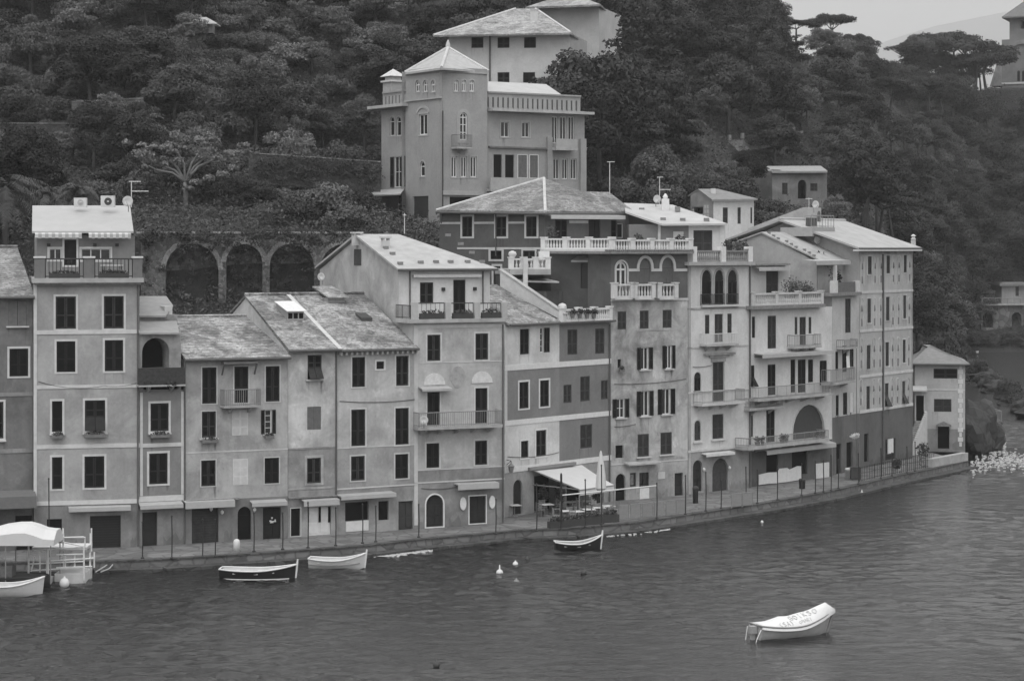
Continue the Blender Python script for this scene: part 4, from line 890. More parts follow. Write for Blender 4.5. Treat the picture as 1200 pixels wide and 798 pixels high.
# loose cables strung along some fronts
for F_, x0, y0, x1, y1, sag in ((TALL, 45, 447, 122, 452, .25), (TALL, 122, 452, 160, 449, .1), (MID[0], 398, 470, 486, 468, .12), (TWO, 494, 572, 536, 570, .1), (TWOTONE, 595, 535, 655, 530, .15), (ARCHED, 720, 450, 804, 444, .12), (ARCHED, 720, 500, 745, 497, .05), (WIDE, 884, 418, 930, 414, .1), (SLIM, 812, 430, 834, 428, .06)):
    mb = F_.MB(); a, b = pt(F_, x0, y0, -.03), pt(F_, x1, y1, -.03); mb.tube([(a[0] + (b[0] - a[0]) * t_, -.03, a[2] + (b[2] - a[2]) * t_ - sag * 4 * t_ * (1 - t_)) for t_ in [k / 8 for k in range(9)]], .022, 4); mb.build('cable', PIPE, F_.root)
# ================= buildings behind the row
def house2(name, label, px, D, z0, cat='house', group=None):
    return empty(name, (wx(px, D), D, z0), label, cat, group)
def hip(F, polys, mat, th=.16): return roof(F, polys, mat, th)
def wpt(root, px, py, D): return (wx(px, D) - root.location.x, D - root.location.y, wz(py, D) - root.location.z)

# --- brown house, corner towards us
root = house2('town_house', 'dark brown house with a slate pyramid roof above the long white balustrade', 637, 163, 12)
FL = Fac(root, (wx(515, 168.5), 168.5), (wx(638, 163), 163)); FR = Fac(root, (wx(638, 163), 163), (wx(737, 167), 167))
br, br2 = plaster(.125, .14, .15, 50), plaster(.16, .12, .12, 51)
W = Wall(FL, 515, 638, 248.5, br, depth=6, zbot=8, ref=576, back=False, top=False, sides=(1, 0))
for x0, x1 in ((541.8, 553.5), (581.3, 593.5), (616.8, 629)): W.win('S', x0, 254, x1, 277.5, trim=.16, tmat=CREAM)
W.win('S', 575, 293.8, 588, 304, trim=.18, tmat=CREAM); W.win('S', 613, 293.8, 627, 304.5, trim=.14, tmat=CREAM); W.win('D', 578.5, 312, 586.5, 341, trim=.16, tmat=CREAM)
W.build(); W.band(260, 262.5, CREAM, .03, 516, 541); W.band(260, 262.5, CREAM, .031, 555, 580.5); W.band(260, 262.5, CREAM, .032, 595, 616); W.band(290, 292.4, CREAM, .04, 536, 638)
pipe(FL, 581, 249, 300); pipe(FL, 517, 249, 262)
W = Wall(FR, 638, 737, 251, br2, depth=6, zbot=8, ref=690, back=False, top=False, sides=(0, 1))
W.win('S', 650.5, 257.5, 664.5, 280); W.win('D', 690, 257.5, 703.5, 281, shut=SHUT); W.win('W', 723.5, 262, 730.5, 279, frame=WHITE, cols=1, rows=1); W.win('S', 716, 258, 722.5, 281, shut=SHUT)
W.build(); W.band(258.5, 262, CREAM, .03, 667, 689)
awnstrip(FR, 646, 733, 252.5, 257, 1.2, drop=.1)
eL, eF, eR, eB = wpt(root, 511, 246.5, 168), wpt(root, 639, 248, 162), wpt(root, 744, 248.5, 167.6), None
pk = wpt(root, 637.5, 209, 170.5)
c0, c1 = wpt(root, 681, 224.5, 168.2), wpt(root, 714, 225.3, 169.6)
mb = MB(); mS = slate(.27, .35, 8)
bk = (pk[0] * .2 - 1.5, 15.5, eL[2]); bR = (c1[0] + 1.6, 11.5, eR[2])
for P in ([eL, eF, pk], [eF, eR, c1, c0, pk], [pk, bk, eL], [c0, bk, pk], [c1, bR, bk, c0], [eR, bR, c1]): mb.slab(P, .16)
r = mb.build('roof', mS, root)
mb = MB(); mb.tube([eF, pk], .12, 6); mb.tube([eL, pk], .1, 6); mb.build('ridge', CREAM, r)
mb = MB(); mb.tube([(eL[0], eL[1], eL[2] - .16), (eF[0], eF[1] - .05, eF[2] - .16), (eR[0], eR[1] - .05, eR[2] - .16)], .09, 6); mb.build('gutter', PIPE, r)
# long terrace of the brown house: retaining wall, slab and balustrade (its right half runs over the arched house)
FT = Fac(root, (wx(635.5, 158.5), 158.5), (wx(716, 155.2), 155.2))
zt = FT.z(680, 292.5, 0)
W = Wall(FT, 637, 717, 294, br, depth=7, zbot=8, ref=680); W.win('D', 680.5, 308.5, 692, 338, shut=flat('old_door', .05), rev=.1)
W.zt = zt; W.z1 = zt - .16; W.build('terrace_wall')
mb = FT.MB(); mb.box(FT.s(635), FT.s(717.5), -.25, 7, zt - .15, zt); mb.build('terrace_slab', CREAM, root)
balusters(FT, 'balustrade', FT.s(636, 0) + .1, FT.s(717, 0), 0, zt + .003, FT.z(680, 279.5, 0), WHITE, .24, 4, .34)
mb = FT.MB(); s0, s1 = FT.s(671, -.7), FT.s(697, -.7); mb.slab([(s0, -.9, FT.z(684, 305.5, -.9)), (s1, -.9, FT.z(684, 305.5, -.9)), (s1, .02, FT.z(684, 300, 0)), (s0, .02, FT.z(684, 300, 0))], .1); mb.build('door_canopy', CONC, root)
# small white balustraded landing with its column
FS = Fac(root, (wx(598, 155), 155), (wx(644, 155.5), 155.5))
zt = FS.z(620, 315.5, 0); mb = FS.MB(); mb.box(FS.s(597), FS.s(645), -.2, 6, FS.z(620, 322, 0), zt); mb.build('landing_slab', CONC, root)
balusters(FS, 'balustrade', FS.s(599), FS.s(642), .05, zt + .002, FS.z(620, 303, .05), WHITE, .26, 4, .36)
mb = FS.MB(); mb.box(FS.s(613.5, -.5), FS.s(618.5, -.5), -.5, -.22, 11, FS.z(616, 301, -.5)); mb.build('column', OFFW, root)
mb = FS.MB(); mb.box(FS.s(633), FS.s(645), .3, .6, zt + .003, FS.z(640, 294.5, .4)); mb.build('water_tank', WHITE, root)
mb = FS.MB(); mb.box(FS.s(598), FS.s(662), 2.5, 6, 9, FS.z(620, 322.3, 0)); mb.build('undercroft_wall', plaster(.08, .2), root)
mb = FS.MB(); mb.slab([(FS.s(615), .2, FS.z(630, 329, .2)), (FS.s(656), .2, FS.z(640, 330, .2)), (FS.s(650), 2.4, FS.z(640, 327, 2)), (FS.s(615), 2.4, FS.z(630, 327, 2))], .1); mb.build('porch_roof', CREAM, root)

# --- white-roofed house between the terraces
root = house2('town_house', 'low house with a smooth pale roof, behind the right end of the long balustrade', 790, 164, 12)
F = Fac(root, (wx(737, 165), 165), (wx(850, 165.5), 165.5))
W = Wall(F, 737, 850, 263, plaster(.20, .12, .12, 52), depth=7, zbot=10, ref=800, top=False); W.zone(262, 400, plaster(.62, .1, .1, 53), 807, 850)
W.win('S', 812.6, 270, 834.8, 296, shut=SHUT2); W.win('B', 789, 271.5, 801, 284, frame=CREAM); W.build()
W.band(262, 300, OFFW, .05, 843, 849, 'corner_strip'); W.band(262, 300, OFFW, .05, 771, 774, 'corner_strip')
a = wpt(root, 733, 248, 165.2); b = wpt(root, 776, 262.5, 164.4); c = wpt(root, 852, 262, 165); d = wpt(root, 788, 240, 171); e = wpt(root, 731, 238, 171)
mb = MB(); mb.slab([a, b, c, d, e], .14); mb.slab([e, d, (d[0], 12, c[2]), (e[0], 12, c[2])], .14); r = mb.build('roof', flat('pale_smooth_roof', .42, .85, .1, .8), root)
mb = MB(); p = wpt(root, 780, 240, 169); mb.box(p[0] - .28, p[0] + .28, p[1], p[1] + .5, p[2] - .6, p[2] + .45); mb.lathe(p[0], p[1] + .25, [(.16, p[2] + .45), (.2, p[2] + .6), (.05, p[2] + .85)], 8); mb.build('chimney', WHITE, r)
mb = MB()
for x, y in ((752, 245.5), (777, 257), (800, 257.5), (828, 257.5), (794, 244)):
    p = wpt(root, x, y, 165.5 + (258 - y) * .22); mb = MB(); mb.box(p[0] - .2, p[0] + .2, p[1] - .15, p[1] + .15, p[2] - .25, p[2] + .12); mb.build('roof_stone', flat('roof_stone', .2), r)
FW = F

# --- pale gabled house higher up, corner towards us
root = house2('town_house', 'small pale house with narrow shuttered windows, up behind the slim white house', 836, 184, 8)
FL = Fac(root, (wx(809, 189), 189), (wx(836, 184), 184)); FR = Fac(root, (wx(836, 184), 184), (wx(883.5, 186.5), 186.5))
W = Wall(FR, 836, 883.5, 234.5, plaster(.62, .1, .12, 54), depth=5, zbot=6, ref=860, back=False, top=False, sides=(0, 1))
for x0, x1, y1 in ((847, 853, 262), (864.3, 868.2, 262.5), (879.4, 881.6, 262)): W.win('S', x0, 243.3, x1, y1, shut=SHUT2)
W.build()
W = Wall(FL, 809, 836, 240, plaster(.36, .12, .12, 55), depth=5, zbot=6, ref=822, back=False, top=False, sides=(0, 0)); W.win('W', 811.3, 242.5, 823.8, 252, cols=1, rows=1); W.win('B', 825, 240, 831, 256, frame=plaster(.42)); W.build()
mb = MB(); a = wpt(root, 834.5, 234, 183.5); b = wpt(root, 888, 233, 186); c = wpt(root, 841, 221.5, 190); d = wpt(root, 818, 221.5, 187); e = wpt(root, 806, 229, 190); f = (c[0] + 3, c[1] + 5, b[2])
mb.slab([a, b, c, d], .14); mb.slab([d, c, f, e], .14); mb.slab([b, f, c], .14); r = mb.build('roof', flat('grey_tile_roof', .21, .85, .2, 2.5, .3), root)
g0 = wpt(root, 812, 236, 188.5); mb = MB(); mb.loft([[(p[0], p[1] + k, p[2]) for p in (wpt(root, 809.5, 242, 189), wpt(root, 835.5, 242, 184.2), wpt(root, 835.5, 235.5, 184.2), wpt(root, 818, 223.5, 187.2), wpt(root, 809.5, 229.5, 189))] for k in (.01, .3)]); mb.build('gable', plaster(.36, .12, .12, 55), root)
mb = MB(); p = wpt(root, 836, 228, 186.5); mb.box(p[0] - .2, p[0] + .2, p[1], p[1] + .4, p[2] - .4, p[2] + .5); mb.build('chimney', CREAM, r)

# --- villa with the corner tower
root = house2('villa', 'large grey villa with a corner tower, battlemented parapets and arched windows on the hillside', 517, 188, 18)
VL = Fac(root, (wx(447, 196.5), 196.5), (wx(517, 188), 188)); VR = Fac(root, (wx(517, 188), 188), (wx(686, 196.1), 196.1))
vp = plaster(.36, .08, .1, 56); vt = plaster(.42, .08, .1)
Wa = Wall(VR, 571, 685, 128.5, vp, depth=9.5, zbot=17, ref=628, sides=(0, 1))
for x0, x1, y0, y1 in ((587, 596.6, 143, 160.8), (611.7, 620.3, 143.6, 161)): Wa.win('W', x0, y0, x1, y1, trim=.14, tmat=vt, rows=1)
for x0, x1 in ((647, 653.5), (656.5, 663.5), (666.5, 673)): Wa.win('W', x0, 137, x1, 168, rows=1, cols=2)
Wa.win('G', 578.4, 181.3, 588.3, 208); Wa.win('G', 592, 181.6, 602.6, 208.3)
Wa.win('S', 607, 182, 617.5, 208.3, shut=SHUT3, trim=.06, tmat=WHITE); Wa.win('S', 620.8, 182.3, 630.3, 208.6, shut=SHUT3, trim=.06, tmat=WHITE)
for x0, x1 in ((648.5, 655.3), (658.8, 665.2), (668.8, 675.4)): Wa.win('W', x0, 186.5, x1, 210, trim=.1, tmat=vt, rows=1)
Wa.build()
Wa.band(173, 175, plaster(.2), .25, 572, 640); mb = VR.MB(); mb.box(VR.s(640), VR.s(645.5), -.3, .02, 17, VR.z(643, 161)); mb.box(VR.s(678.5), VR.s(685), -.3, .02, 17, VR.z(682, 163)); mb.build('pilaster', vp, root)
mb = VR.MB(); mb.box(VR.s(571), VR.s(696, -.8), -.9, 9.8, VR.z(628, 132, -.9), VR.z(628, 128.8, -.9)); mb.build('cornice', plaster(.48, .1), root)
def battlement(F, x0, x1, y0, y1, y, n):
    s0, s1 = F.s(x0, y), F.s(x1, y); xm = (x0 + x1) / 2; z0, z1 = F.z(xm, y1, y), F.z(xm, y0, y); mb = F.MB()
    mb.box(s0, s1, y + .1, y + .25, z0 - .3, z1); m2 = F.MB()
    for k in range(n):
        s = s0 + (s1 - s0) * (k + .5) / n; w_ = (s1 - s0) / n; mb.box(s - w_ * .33, s + w_ * .33, y, y + .1, z0 - .3, z0 + (z1 - z0) * .72)
    mb.box(s0, s1, y - .03, y + .28, z1, z1 + .14); m2.box(s0 + .02, s1 - .02, y + .05, y + .098, z0, z0 + (z1 - z0) * .7)
    o = mb.build('parapet', vp, F.root); m2.build('parapet_slots', plaster(.1), o)
battlement(VR, 572, 681, 111.5, 127.5, -.05, 19)
zr_ = wpt(root, 600, 98.5, 203)
mb = VR.MB(); mb.slab([(VR.s(572, .6), .6, VR.z(620, 112, .6)), (VR.s(662, .6), .6, VR.z(620, 112, .6)), (VR.s(640, 5), 5, VR.z(620, 98, 5)), (VR.s(572, 5), 5, VR.z(620, 98, 5))], .1); mb.build('roof', flat('pale_smooth_roof', .42, .85, .1, .8), root)
balcony(VR, 652, 677, 163, 172.5, 176.5, 1.0, 'solid', rail=vt, brackets=0); balcony(VR, 575, 638, 209, 222, 225, 1.0, 'solid', rail=plaster(.45, .1), brackets=0, name='terrace')
# tower: right and left faces
Wt = Wall(VR, 515.5, 571, 80, vp, depth=6.4, zbot=17, ref=544, dep=-.35, sides=(0, 1), top=False)
for x0, x1 in ((532.2, 537.2), (541.2, 546.3), (550.2, 555.8)): Wt.win('W', x0, 94, x1, 107.7, arch=1, rows=1, cols=2, trim=.1, tmat=vt, lw=.09)
Wt.win('W', 538.8, 132, 547.6, 164.5, arch=1, trim=.3, tmat=vt, rows=3, lw=.09)
for x0, x1 in ((528.8, 535.6), (540.2, 547), (551.3, 558.6)): Wt.win('W', x0, 183.6, x1, 208, trim=.1, tmat=vt, rows=1, lw=.09)
Wt.win('G', 527, 231, 552, 250); Wt.build()
balcony(VR, 536, 554, 158, 172.5, 174.5, 1.0, 'iron', dep=-.35, rail=GREYM, brackets=1); Wt.band(224, 229, vt, .2, 518, 566)
Wl = Wall(VL, 447, 517, 125, vp, depth=7, zbot=17, ref=462, sides=(1, 0), back=False)
for x0, x1 in ((456.7, 462.2), (464.6, 470.2)): Wl.win('W', x0, 137, x1, 159.4, arch=1, rows=1, cols=1, trim=.1, tmat=vt)
Wl.win('O', 462.2, 183.6, 470.8, 219.5, rows=2, shut=SHUT); Wl.win('G', 466, 230, 472, 256); Wl.build()
Wt2 = Wall(VL, 475.5, 517.7, 80, vp, depth=4.6, zbot=17, ref=497, dep=-.3, sides=(1, 0), back=False, top=False)
for x0, x1 in ((486.8, 492), (495.8, 501), (504.8, 510)): Wt2.win('W', x0, 94, x1, 108, arch=1, rows=1, cols=2, trim=.1, tmat=vt, lw=.09)
Wt2.win('W', 491, 134, 500.8, 158.5, trim=.14, tmat=vt, rows=1, lw=.1); Wt2.win('W', 492.2, 189, 498, 207, arch=1, trim=.1, tmat=vt, cols=1, rows=1, lw=.09); Wt2.win('R', 484, 230, 502, 256, shut=flat('garage_door', .05)); Wt2.build()
P, zs = archpts(VL.s(488.5, -.3), VL.s(503, -.3), VL.z(496, 134, -.3), VL.z(496, 126.5, -.3), 10); mb = VL.MB(); hood(mb, VL.s(489.5, -.3), VL.s(502, -.3), VL.z(496, 133, -.3), VL.z(496, 127, -.3), .2, -.36, -.29); mb.build('arch_moulding', vt, root)
Wt2.band(116, 117.6, vt, .15); Wt.band(84.5, 86, vt, .1); Wt2.band(84.5, 86, vt, .1)
mb = VL.MB(); mb.box(VL.s(435, -.5), VL.s(476, -.5), -.9, 4, VL.z(462, 126, -.5), VL.z(462, 122.5, -.5)); mb.build('cornice', plaster(.48, .1), root)
battlement(VL, 448, 476, 108.5, 121.5, -.05, 7)
mb = VL.MB(); s = VL.s(453, .3); z0 = VL.z(453, 122, .3); z1 = VL.z(453, 96.5, .3); mb.box(s - .75, s + .75, .35, 1.6, z0 - .4, z1); o = mb.build('chimney_turret', vt, root)
mb = VL.MB(); mb.box(s - .9, s + .9, .2, 1.75, z1, z1 + .15); mb.box(s - .6, s + .6, .5, 1.45, z1 + .15, z1 + .5); P = [(s - .95, .15), (s + .95, .15), (s + .95, 1.8), (s - .95, 1.8)]
for a, b in zip(P, P[1:] + P[:1]): mb.face([(a[0], a[1], z1 + .5), (b[0], b[1], z1 + .5), (s, .97, z1 + 1.2)])
mb.build('turret_roof', OFFW, o)
cF, cR_, cL, top = wpt(root, 517.5, 79.5, 186.6), wpt(root, 572.5, 81.5, 190.6), wpt(root, 474.5, 80, 192), wpt(root, 525, 56.5, 192.8); cB = (cR_[0] + cL[0] - cF[0], cR_[1] + cL[1] - cF[1], cF[2])
zc = cF[2]; cR_ = (cR_[0], cR_[1], zc); cL = (cL[0], cL[1], zc); mb = MB()
for a, b in ((cL, cF), (cF, cR_), (cR_, cB), (cB, cL)): mb.slab([a, b, top], .18)
r = mb.build('tower_roof', flat('pale_tile_roof', .38, .85, .15, 2), root)
mb = MB()
for a in (cL, cF, cR_): mb.tube([(a[0], a[1], a[2] + .03), (top[0], top[1], top[2] + .05)], .13, 6)
mb.lathe(top[0], top[1], [(.2, top[2]), (.2, top[2] + .25), (.06, top[2] + .7)], 8); mb.build('ridge', CREAM, r)
mb = VL.MB(); mb.slab([(VL.s(431, -2.2), -2.6, VL.z(450, 228, -2.4)), (VL.s(474, -2.2), -2.6, VL.z(450, 228, -2.4)), (VL.s(474), 0, VL.z(455, 222, 0)), (VL.s(447), 0, VL.z(455, 222, 0))], .12)
mb.build('canopy', CONC, root); pipe(VR, 519, 130, 250, dep=-.35)
VILLA = root

# --- cream house behind the villa
root = house2('villa', 'pale house with a wide hipped roof and three dark windows, behind the villa tower', 600, 212, 26)
FC = Fac(root, (wx(526, 213), 213), (wx(668, 210.5), 210.5)); FD = Fac(root, (wx(668, 210.5), 210.5), (wx(688, 219), 219))
W = Wall(FC, 526, 668, 41, plaster(.62, .08, .1, 57), depth=12, zbot=26, ref=600)
for x0, x1 in ((552.4, 566.4), (583, 597), (614, 628)): W.win('S', x0, 44, x1, 56.5, shut=SHUT)
W.win('S', 583, 85, 597, 97, shut=SHUT); W.win('S', 613, 85, 627, 97, shut=SHUT); W.win('S', 552, 85, 566, 97, shut=SHUT); W.build(); pipe(FC, 574, 42, 100, .09)
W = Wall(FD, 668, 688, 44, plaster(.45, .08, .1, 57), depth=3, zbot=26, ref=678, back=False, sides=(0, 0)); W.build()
a, b, c, t = wpt(root, 508, 41.5, 211.5), wpt(root, 669, 40, 209), wpt(root, 689, 46, 222), wpt(root, 604, 10.5, 220); b = (b[0], b[1], a[2]); c = (c[0], c[1], a[2]); d = (a[0] + 1, c[1] + 2, a[2]); t2 = (t[0] + 2.0, t[1], t[2])
mb = MB()
for P in ([a, b, t2, t], [b, c, t2], [c, d, t, t2], [d, a, t]): mb.slab(P, .18)
r = mb.build('roof', slate(.36, .3, 9), root); mb = MB(); mb.tube([a, t], .12, 6); mb.tube([b, t2], .12, 6); mb.build('ridge', CREAM, r)
for x, y in ((576, 29), (626, 15)):
    mb = MB(); p = wpt(root, x, y, 215); mb.box(p[0] - .35, p[0] + .35, p[1], p[1] + .6, p[2] - 1.2, p[2] + .25); mb.box(p[0] - .42, p[0] + .42, p[1] - .07, p[1] + .67, p[2] + .25, p[2] + .36); mb.build('chimney', CREAM, r)

# --- tall pale block at the top edge
root = house2('tower_house', 'tall pale tower house cut by the top edge of the photo, behind the dark laurel', 666, 236, 24)
FA = Fac(root, (wx(628, 236), 236), (wx(702, 234), 234)); FB = Fac(root, (wx(702, 234), 234), (wx(713.5, 243), 243))
W = Wall(FA, 628, 702, 9, plaster(.52, .08, .1, 58), depth=10, zbot=22, ref=665); W.win('D', 697, 168, 700.5, 180, shut=SHUT2); W.build()
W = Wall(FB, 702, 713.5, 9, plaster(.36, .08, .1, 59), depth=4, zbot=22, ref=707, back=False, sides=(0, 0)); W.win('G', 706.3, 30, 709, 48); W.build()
a, b, c = wpt(root, 616, 8.5, 234.5), wpt(root, 704, 7.5, 232), wpt(root, 719, 9, 244); b = (b[0], b[1], a[2]); c = (c[0], c[1], a[2]); d = (a[0], c[1] + 3, a[2]); t = ((a[0] + c[0]) / 2, (a[1] + c[1]) / 2 + 1.5, a[2] + 2.2)
mb = MB()
for P in ([a, b, t], [b, c, t], [c, d, t], [d, a, t]): mb.slab(P, .2)
mb.build('roof', slate(.36, .3, 10), root)
mb = FA.MB(); y = -3; s0, s1 = FA.s(684, y), FA.s(714, y); ironrail(mb, [(s0, y, FA.z(700, 197, y)), (s1, y, FA.z(700, 197, y))], .8, .4, .05, .05); mb.box(s0, s1, y - .1, -.02, FA.z(700, 199.5, y), FA.z(700, 197.2, y)); mb.build('terrace', OFFW, root)

# --- castle at the right edge
root = house2('castle', 'castle villa with a great blind arch and open loggia at the top right edge', 1220, 470, 40, 'castle')
FK = Fac(root, (wx(1174, 474), 474), (wx(1290, 466), 466))
W = Wall(FK, 1174, 1290, 46, plaster(.22, .1, .12, 60), depth=18, zbot=36, ref=1200)
W.win('S', 1192, 83, 1195.3, 95.5, arch=1, shut=SHUT); W.win('S', 1197.6, 83, 1201, 95.5, arch=1, shut=SHUT); W.win('S', 1175, 62, 1178.5, 76, arch=1, shut=SHUT); W.build(); W.band(96.5, 98.5, OFFW, .2)
mb = FK.MB(); hood(mb, FK.s(1183), FK.s(1213), FK.z(1198, 82), FK.z(1198, 52), .9, -.5, .02); mb.build('great_arch', plaster(.27), root)
mb = FK.MB(); mb.loft([[(FK.s(1160), y, FK.z(1165, 101)), (FK.s(1176), y, FK.z(1176, 101)), (FK.s(1176), y, FK.z(1176, 50)), (FK.s(1172), y, FK.z(1172, 62))] for y in (.01, 5)]); mb.build('buttress', plaster(.3), root)
W = Wall(FK, 1183, 1290, 20, plaster(.22, .1, .12, 61), depth=12, ybot=46, ref=1200, dep=2); W.win('G', 1196, 24, 1206, 34, rev=2); W.win('G', 1210, 24, 1220, 34, rev=2); W.build()
a, b = pt(FK, 1174, 20, 0), pt(FK, 1292, 20, 0); b = (b[0], 0, a[2]); t = ((a[0] + b[0]) / 2, 9, a[2] + 9); mb = FK.MB(); c, d = (b[0], 18, a[2]), (a[0], 18, a[2])
for P in ([a, b, t], [b, c, t], [c, d, t], [d, a, t]): mb.slab(P, .3)
mb.build('roof', flat('dim_tile_roof', .16, .85, .2, 2.5, .3), root)

# --- stone cottage on the wooded slope
root = house2('cottage', 'flat roofed stone cottage with a dark arched doorway among the trees on the right slope', 935, 236, 20, 'cottage')
FG = Fac(root, (wx(905, 235), 235), (wx(969, 238), 238)); FH = Fac(root, (wx(896, 239), 239), (wx(905, 235), 235))
W = Wall(FG, 905, 969, 201, plaster(.26, .2, .2, 62), depth=5, zbot=18, ref=935); W.win('D', 935, 211, 945, 233, arch=1, shut=DARK); W.win('S', 916.5, 214.5, 923, 228, shut=SHUT2); W.win('S', 949.5, 215, 958, 224, shut=SHUT2); W.build()
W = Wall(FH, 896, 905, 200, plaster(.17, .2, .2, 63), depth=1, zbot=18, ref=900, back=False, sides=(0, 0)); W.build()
a, b, c, d = wpt(root, 895.5, 200, 239.5), wpt(root, 904.5, 200.8, 234.4), wpt(root, 970, 200.5, 237.4), wpt(root, 962, 194.5, 243); e = wpt(root, 899, 194.8, 243)
mb = MB(); mb.slab([a, b, c, d, e], .2); mb.build('roof', flat('grey_tile_roof', .3, .85, .2, 2.5, .3), root)

# --- waterside house with arches, far right
root = house2('seaside_house', 'dim terraced house on stone arches at the far right shore', 1175, 392, 3)
FU = Fac(root, (wx(1143, 390), 390), (wx(1260, 394), 394))
W = Wall(FU, 1150, 1260, 357.5, stone('dim_stone', .17, 1.0), depth=8, zbot=1, ref=1175)
W.win('G', 1151.5, 366.5, 1163.5, 384, arch=1, rev=2); W.win('G', 1185.5, 366, 1197, 383, arch=1, rev=2); W.win('G', 1212, 366, 1224, 383, arch=1, rev=2); W.build()
mb = FU.MB(); mb.box(FU.s(1149), FU.s(1262), -.5, 8, FU.z(1175, 358, 0), FU.z(1175, 356.2, 0)); mb.build('terrace_slab', CONC, root)
W = Wall(FU, 1174, 1260, 331, plaster(.3, .15, .15, 64), dep=3.5, depth=5, ybot=357, ref=1200); W.win('S', 1190, 336, 1194, 347, shut=SHUT2); W.build()
mb = FU.MB(); mb.box(FU.s(1171, 3), FU.s(1262, 3), 2.8, 9, FU.z(1200, 335, 3), FU.z(1200, 332, 3)); mb.build('roof', TILE, root)
mb = FU.MB(); ironrail(mb, [(FU.s(1150), -.3, FU.z(1175, 356.2, 0)), (FU.s(1262), -.3, FU.z(1175, 356.2, 0))], 1.0, 1.2, .06, .06); mb.build('railing', GREYM, root)

# --- arched stone retaining wall behind the low houses
root = house2('arched_wall', 'old overgrown stone retaining wall with four round arches on the hillside', 310, 158.5, 12, 'wall')
FX = Fac(root, (wx(150, 158), 158), (wx(470, 159), 159)); stM = stone('rubble_stone', .135, 4.6, .4)
W = Wall(FX, 165, 452, 274, stM, depth=1.2, zbot=9, ref=310, top=True)
for x0, x1, y0 in ((194, 256, 285.5), (265, 307.5, 286), (316, 368, 285.5), (376, 432, 286)): W.win('G', x0, y0, x1, 362, arch=1, rev=1.0)
W.build()
for x0, x1, y0 in ((194, 256, 285.5), (265, 307.5, 286), (316, 368, 285.5), (376, 432, 286)):
    mb = FX.MB(); a, b = FX.s(x0), FX.s(x1); hood(mb, a, b, FX.z(310, 318), FX.z(310, y0), .35, -.06, .02); mb.build('arch_stones', stone('arch_stone', .27, 6, .3), root)
mb = FX.MB(); mb.box(FX.s(160), FX.s(455), -.12, 1.3, FX.z(310, 274), FX.z(310, 271.5)); mb.build('coping', stone('rubble_coping', .26, 2.5), root)
for p in [c for c in root.children if c.name.startswith('shopfront')]:
    p.name = 'arch_recess'; p.data.materials.clear(); p.data.materials.append(stone('recess_stone', .13, 4, .5))

# --- terrace walls on the slope
def twall(name, label, pts, D0, D1, h, mat, th=.5):
    (x0, y0), (x1, y1) = pts; A = (wx(x0, D0), D0); B = (wx(x1, D1), D1); z0, z1 = wz(y0, D0), wz(y1, D1)
    root = empty(name, ((A[0]+B[0])/2, (A[1]+B[1])/2, min(z0, z1) - h), label, 'wall'); Fq = Fac(root, A, B); mb = Fq.MB()
    mb.loft([[(s, y, z - h), (s, y, z), (s, y + th, z), (s, y + th, z - h)] for s, z in ((0, z0), (Fq.L, z1)) for y in (0,)]); mb.build('wall', mat, root)
    mb = Fq.MB(); mb.loft([[(s, -.06, z + .002), (s, -.06, z + .1), (s, th + .06, z + .1), (s, th + .06, z + .002)] for s, z in ((0, z0), (Fq.L, z1))]); mb.build('coping', stone('coping_stone', .16, 2.5), root)
    return Fq, z0, z1
tw = stone('terrace_stone', .06, 4.5, .35)
twall('terrace_wall', 'long dark dry stone terrace wall left of the tower villa', ((292, 180), (446, 190.5)), 178, 180, 2.4, tw)
twall('terrace_wall', 'short light terrace wall among the trees at upper left', ((84, 120), (168, 116)), 193, 193.5, .7, stone('light_terrace_stone', .12, 2.2, .35))
twall('terrace_wall', 'low terrace wall with a rail, at the left edge above the palms', ((-30, 145), (132, 146)), 186, 186, 1.4, tw)
Fq, z0, z1 = twall('terrace_wall', 'pale garden wall with small square pillars, above the stone cottage', ((836, 168), (941, 154.5)), 249, 253, 1.3, stone('garden_wall_stone', .26, 2.2, .3))
for k in range(7):
    mb = Fq.MB(); t = (k + .3) / 7; s = Fq.L * t; z = z0 + (z1 - z0) * t; mb.box(s - .17, s + .17, .05, .4, z + .101, z + .7); mb.build('pillar', plaster(.3), Fq.root)
# small pavilion roof at the upper left
p = Vector((wx(236, 215), 215, wz(35, 215)))
root = empty('garden_hut', p, 'small pale roofed garden hut high on the left slope', 'hut'); mb = MB(); mb.box(-1.2, 1.2, -.8, .8, -.4, .5); mb.build('wall', plaster(.2), root)
mb = MB(); mb.slab([(-1.7, -1.2, .5), (1.7, -1.2, .5), (.5, 0, 1.2), (-.5, 0, 1.2)], .1); mb.slab([(-1.7, 1.2, .5), (-.5, 0, 1.2), (.5, 0, 1.2), (1.7, 1.2, .5)], .1); mb.build('roof', CONC, root)
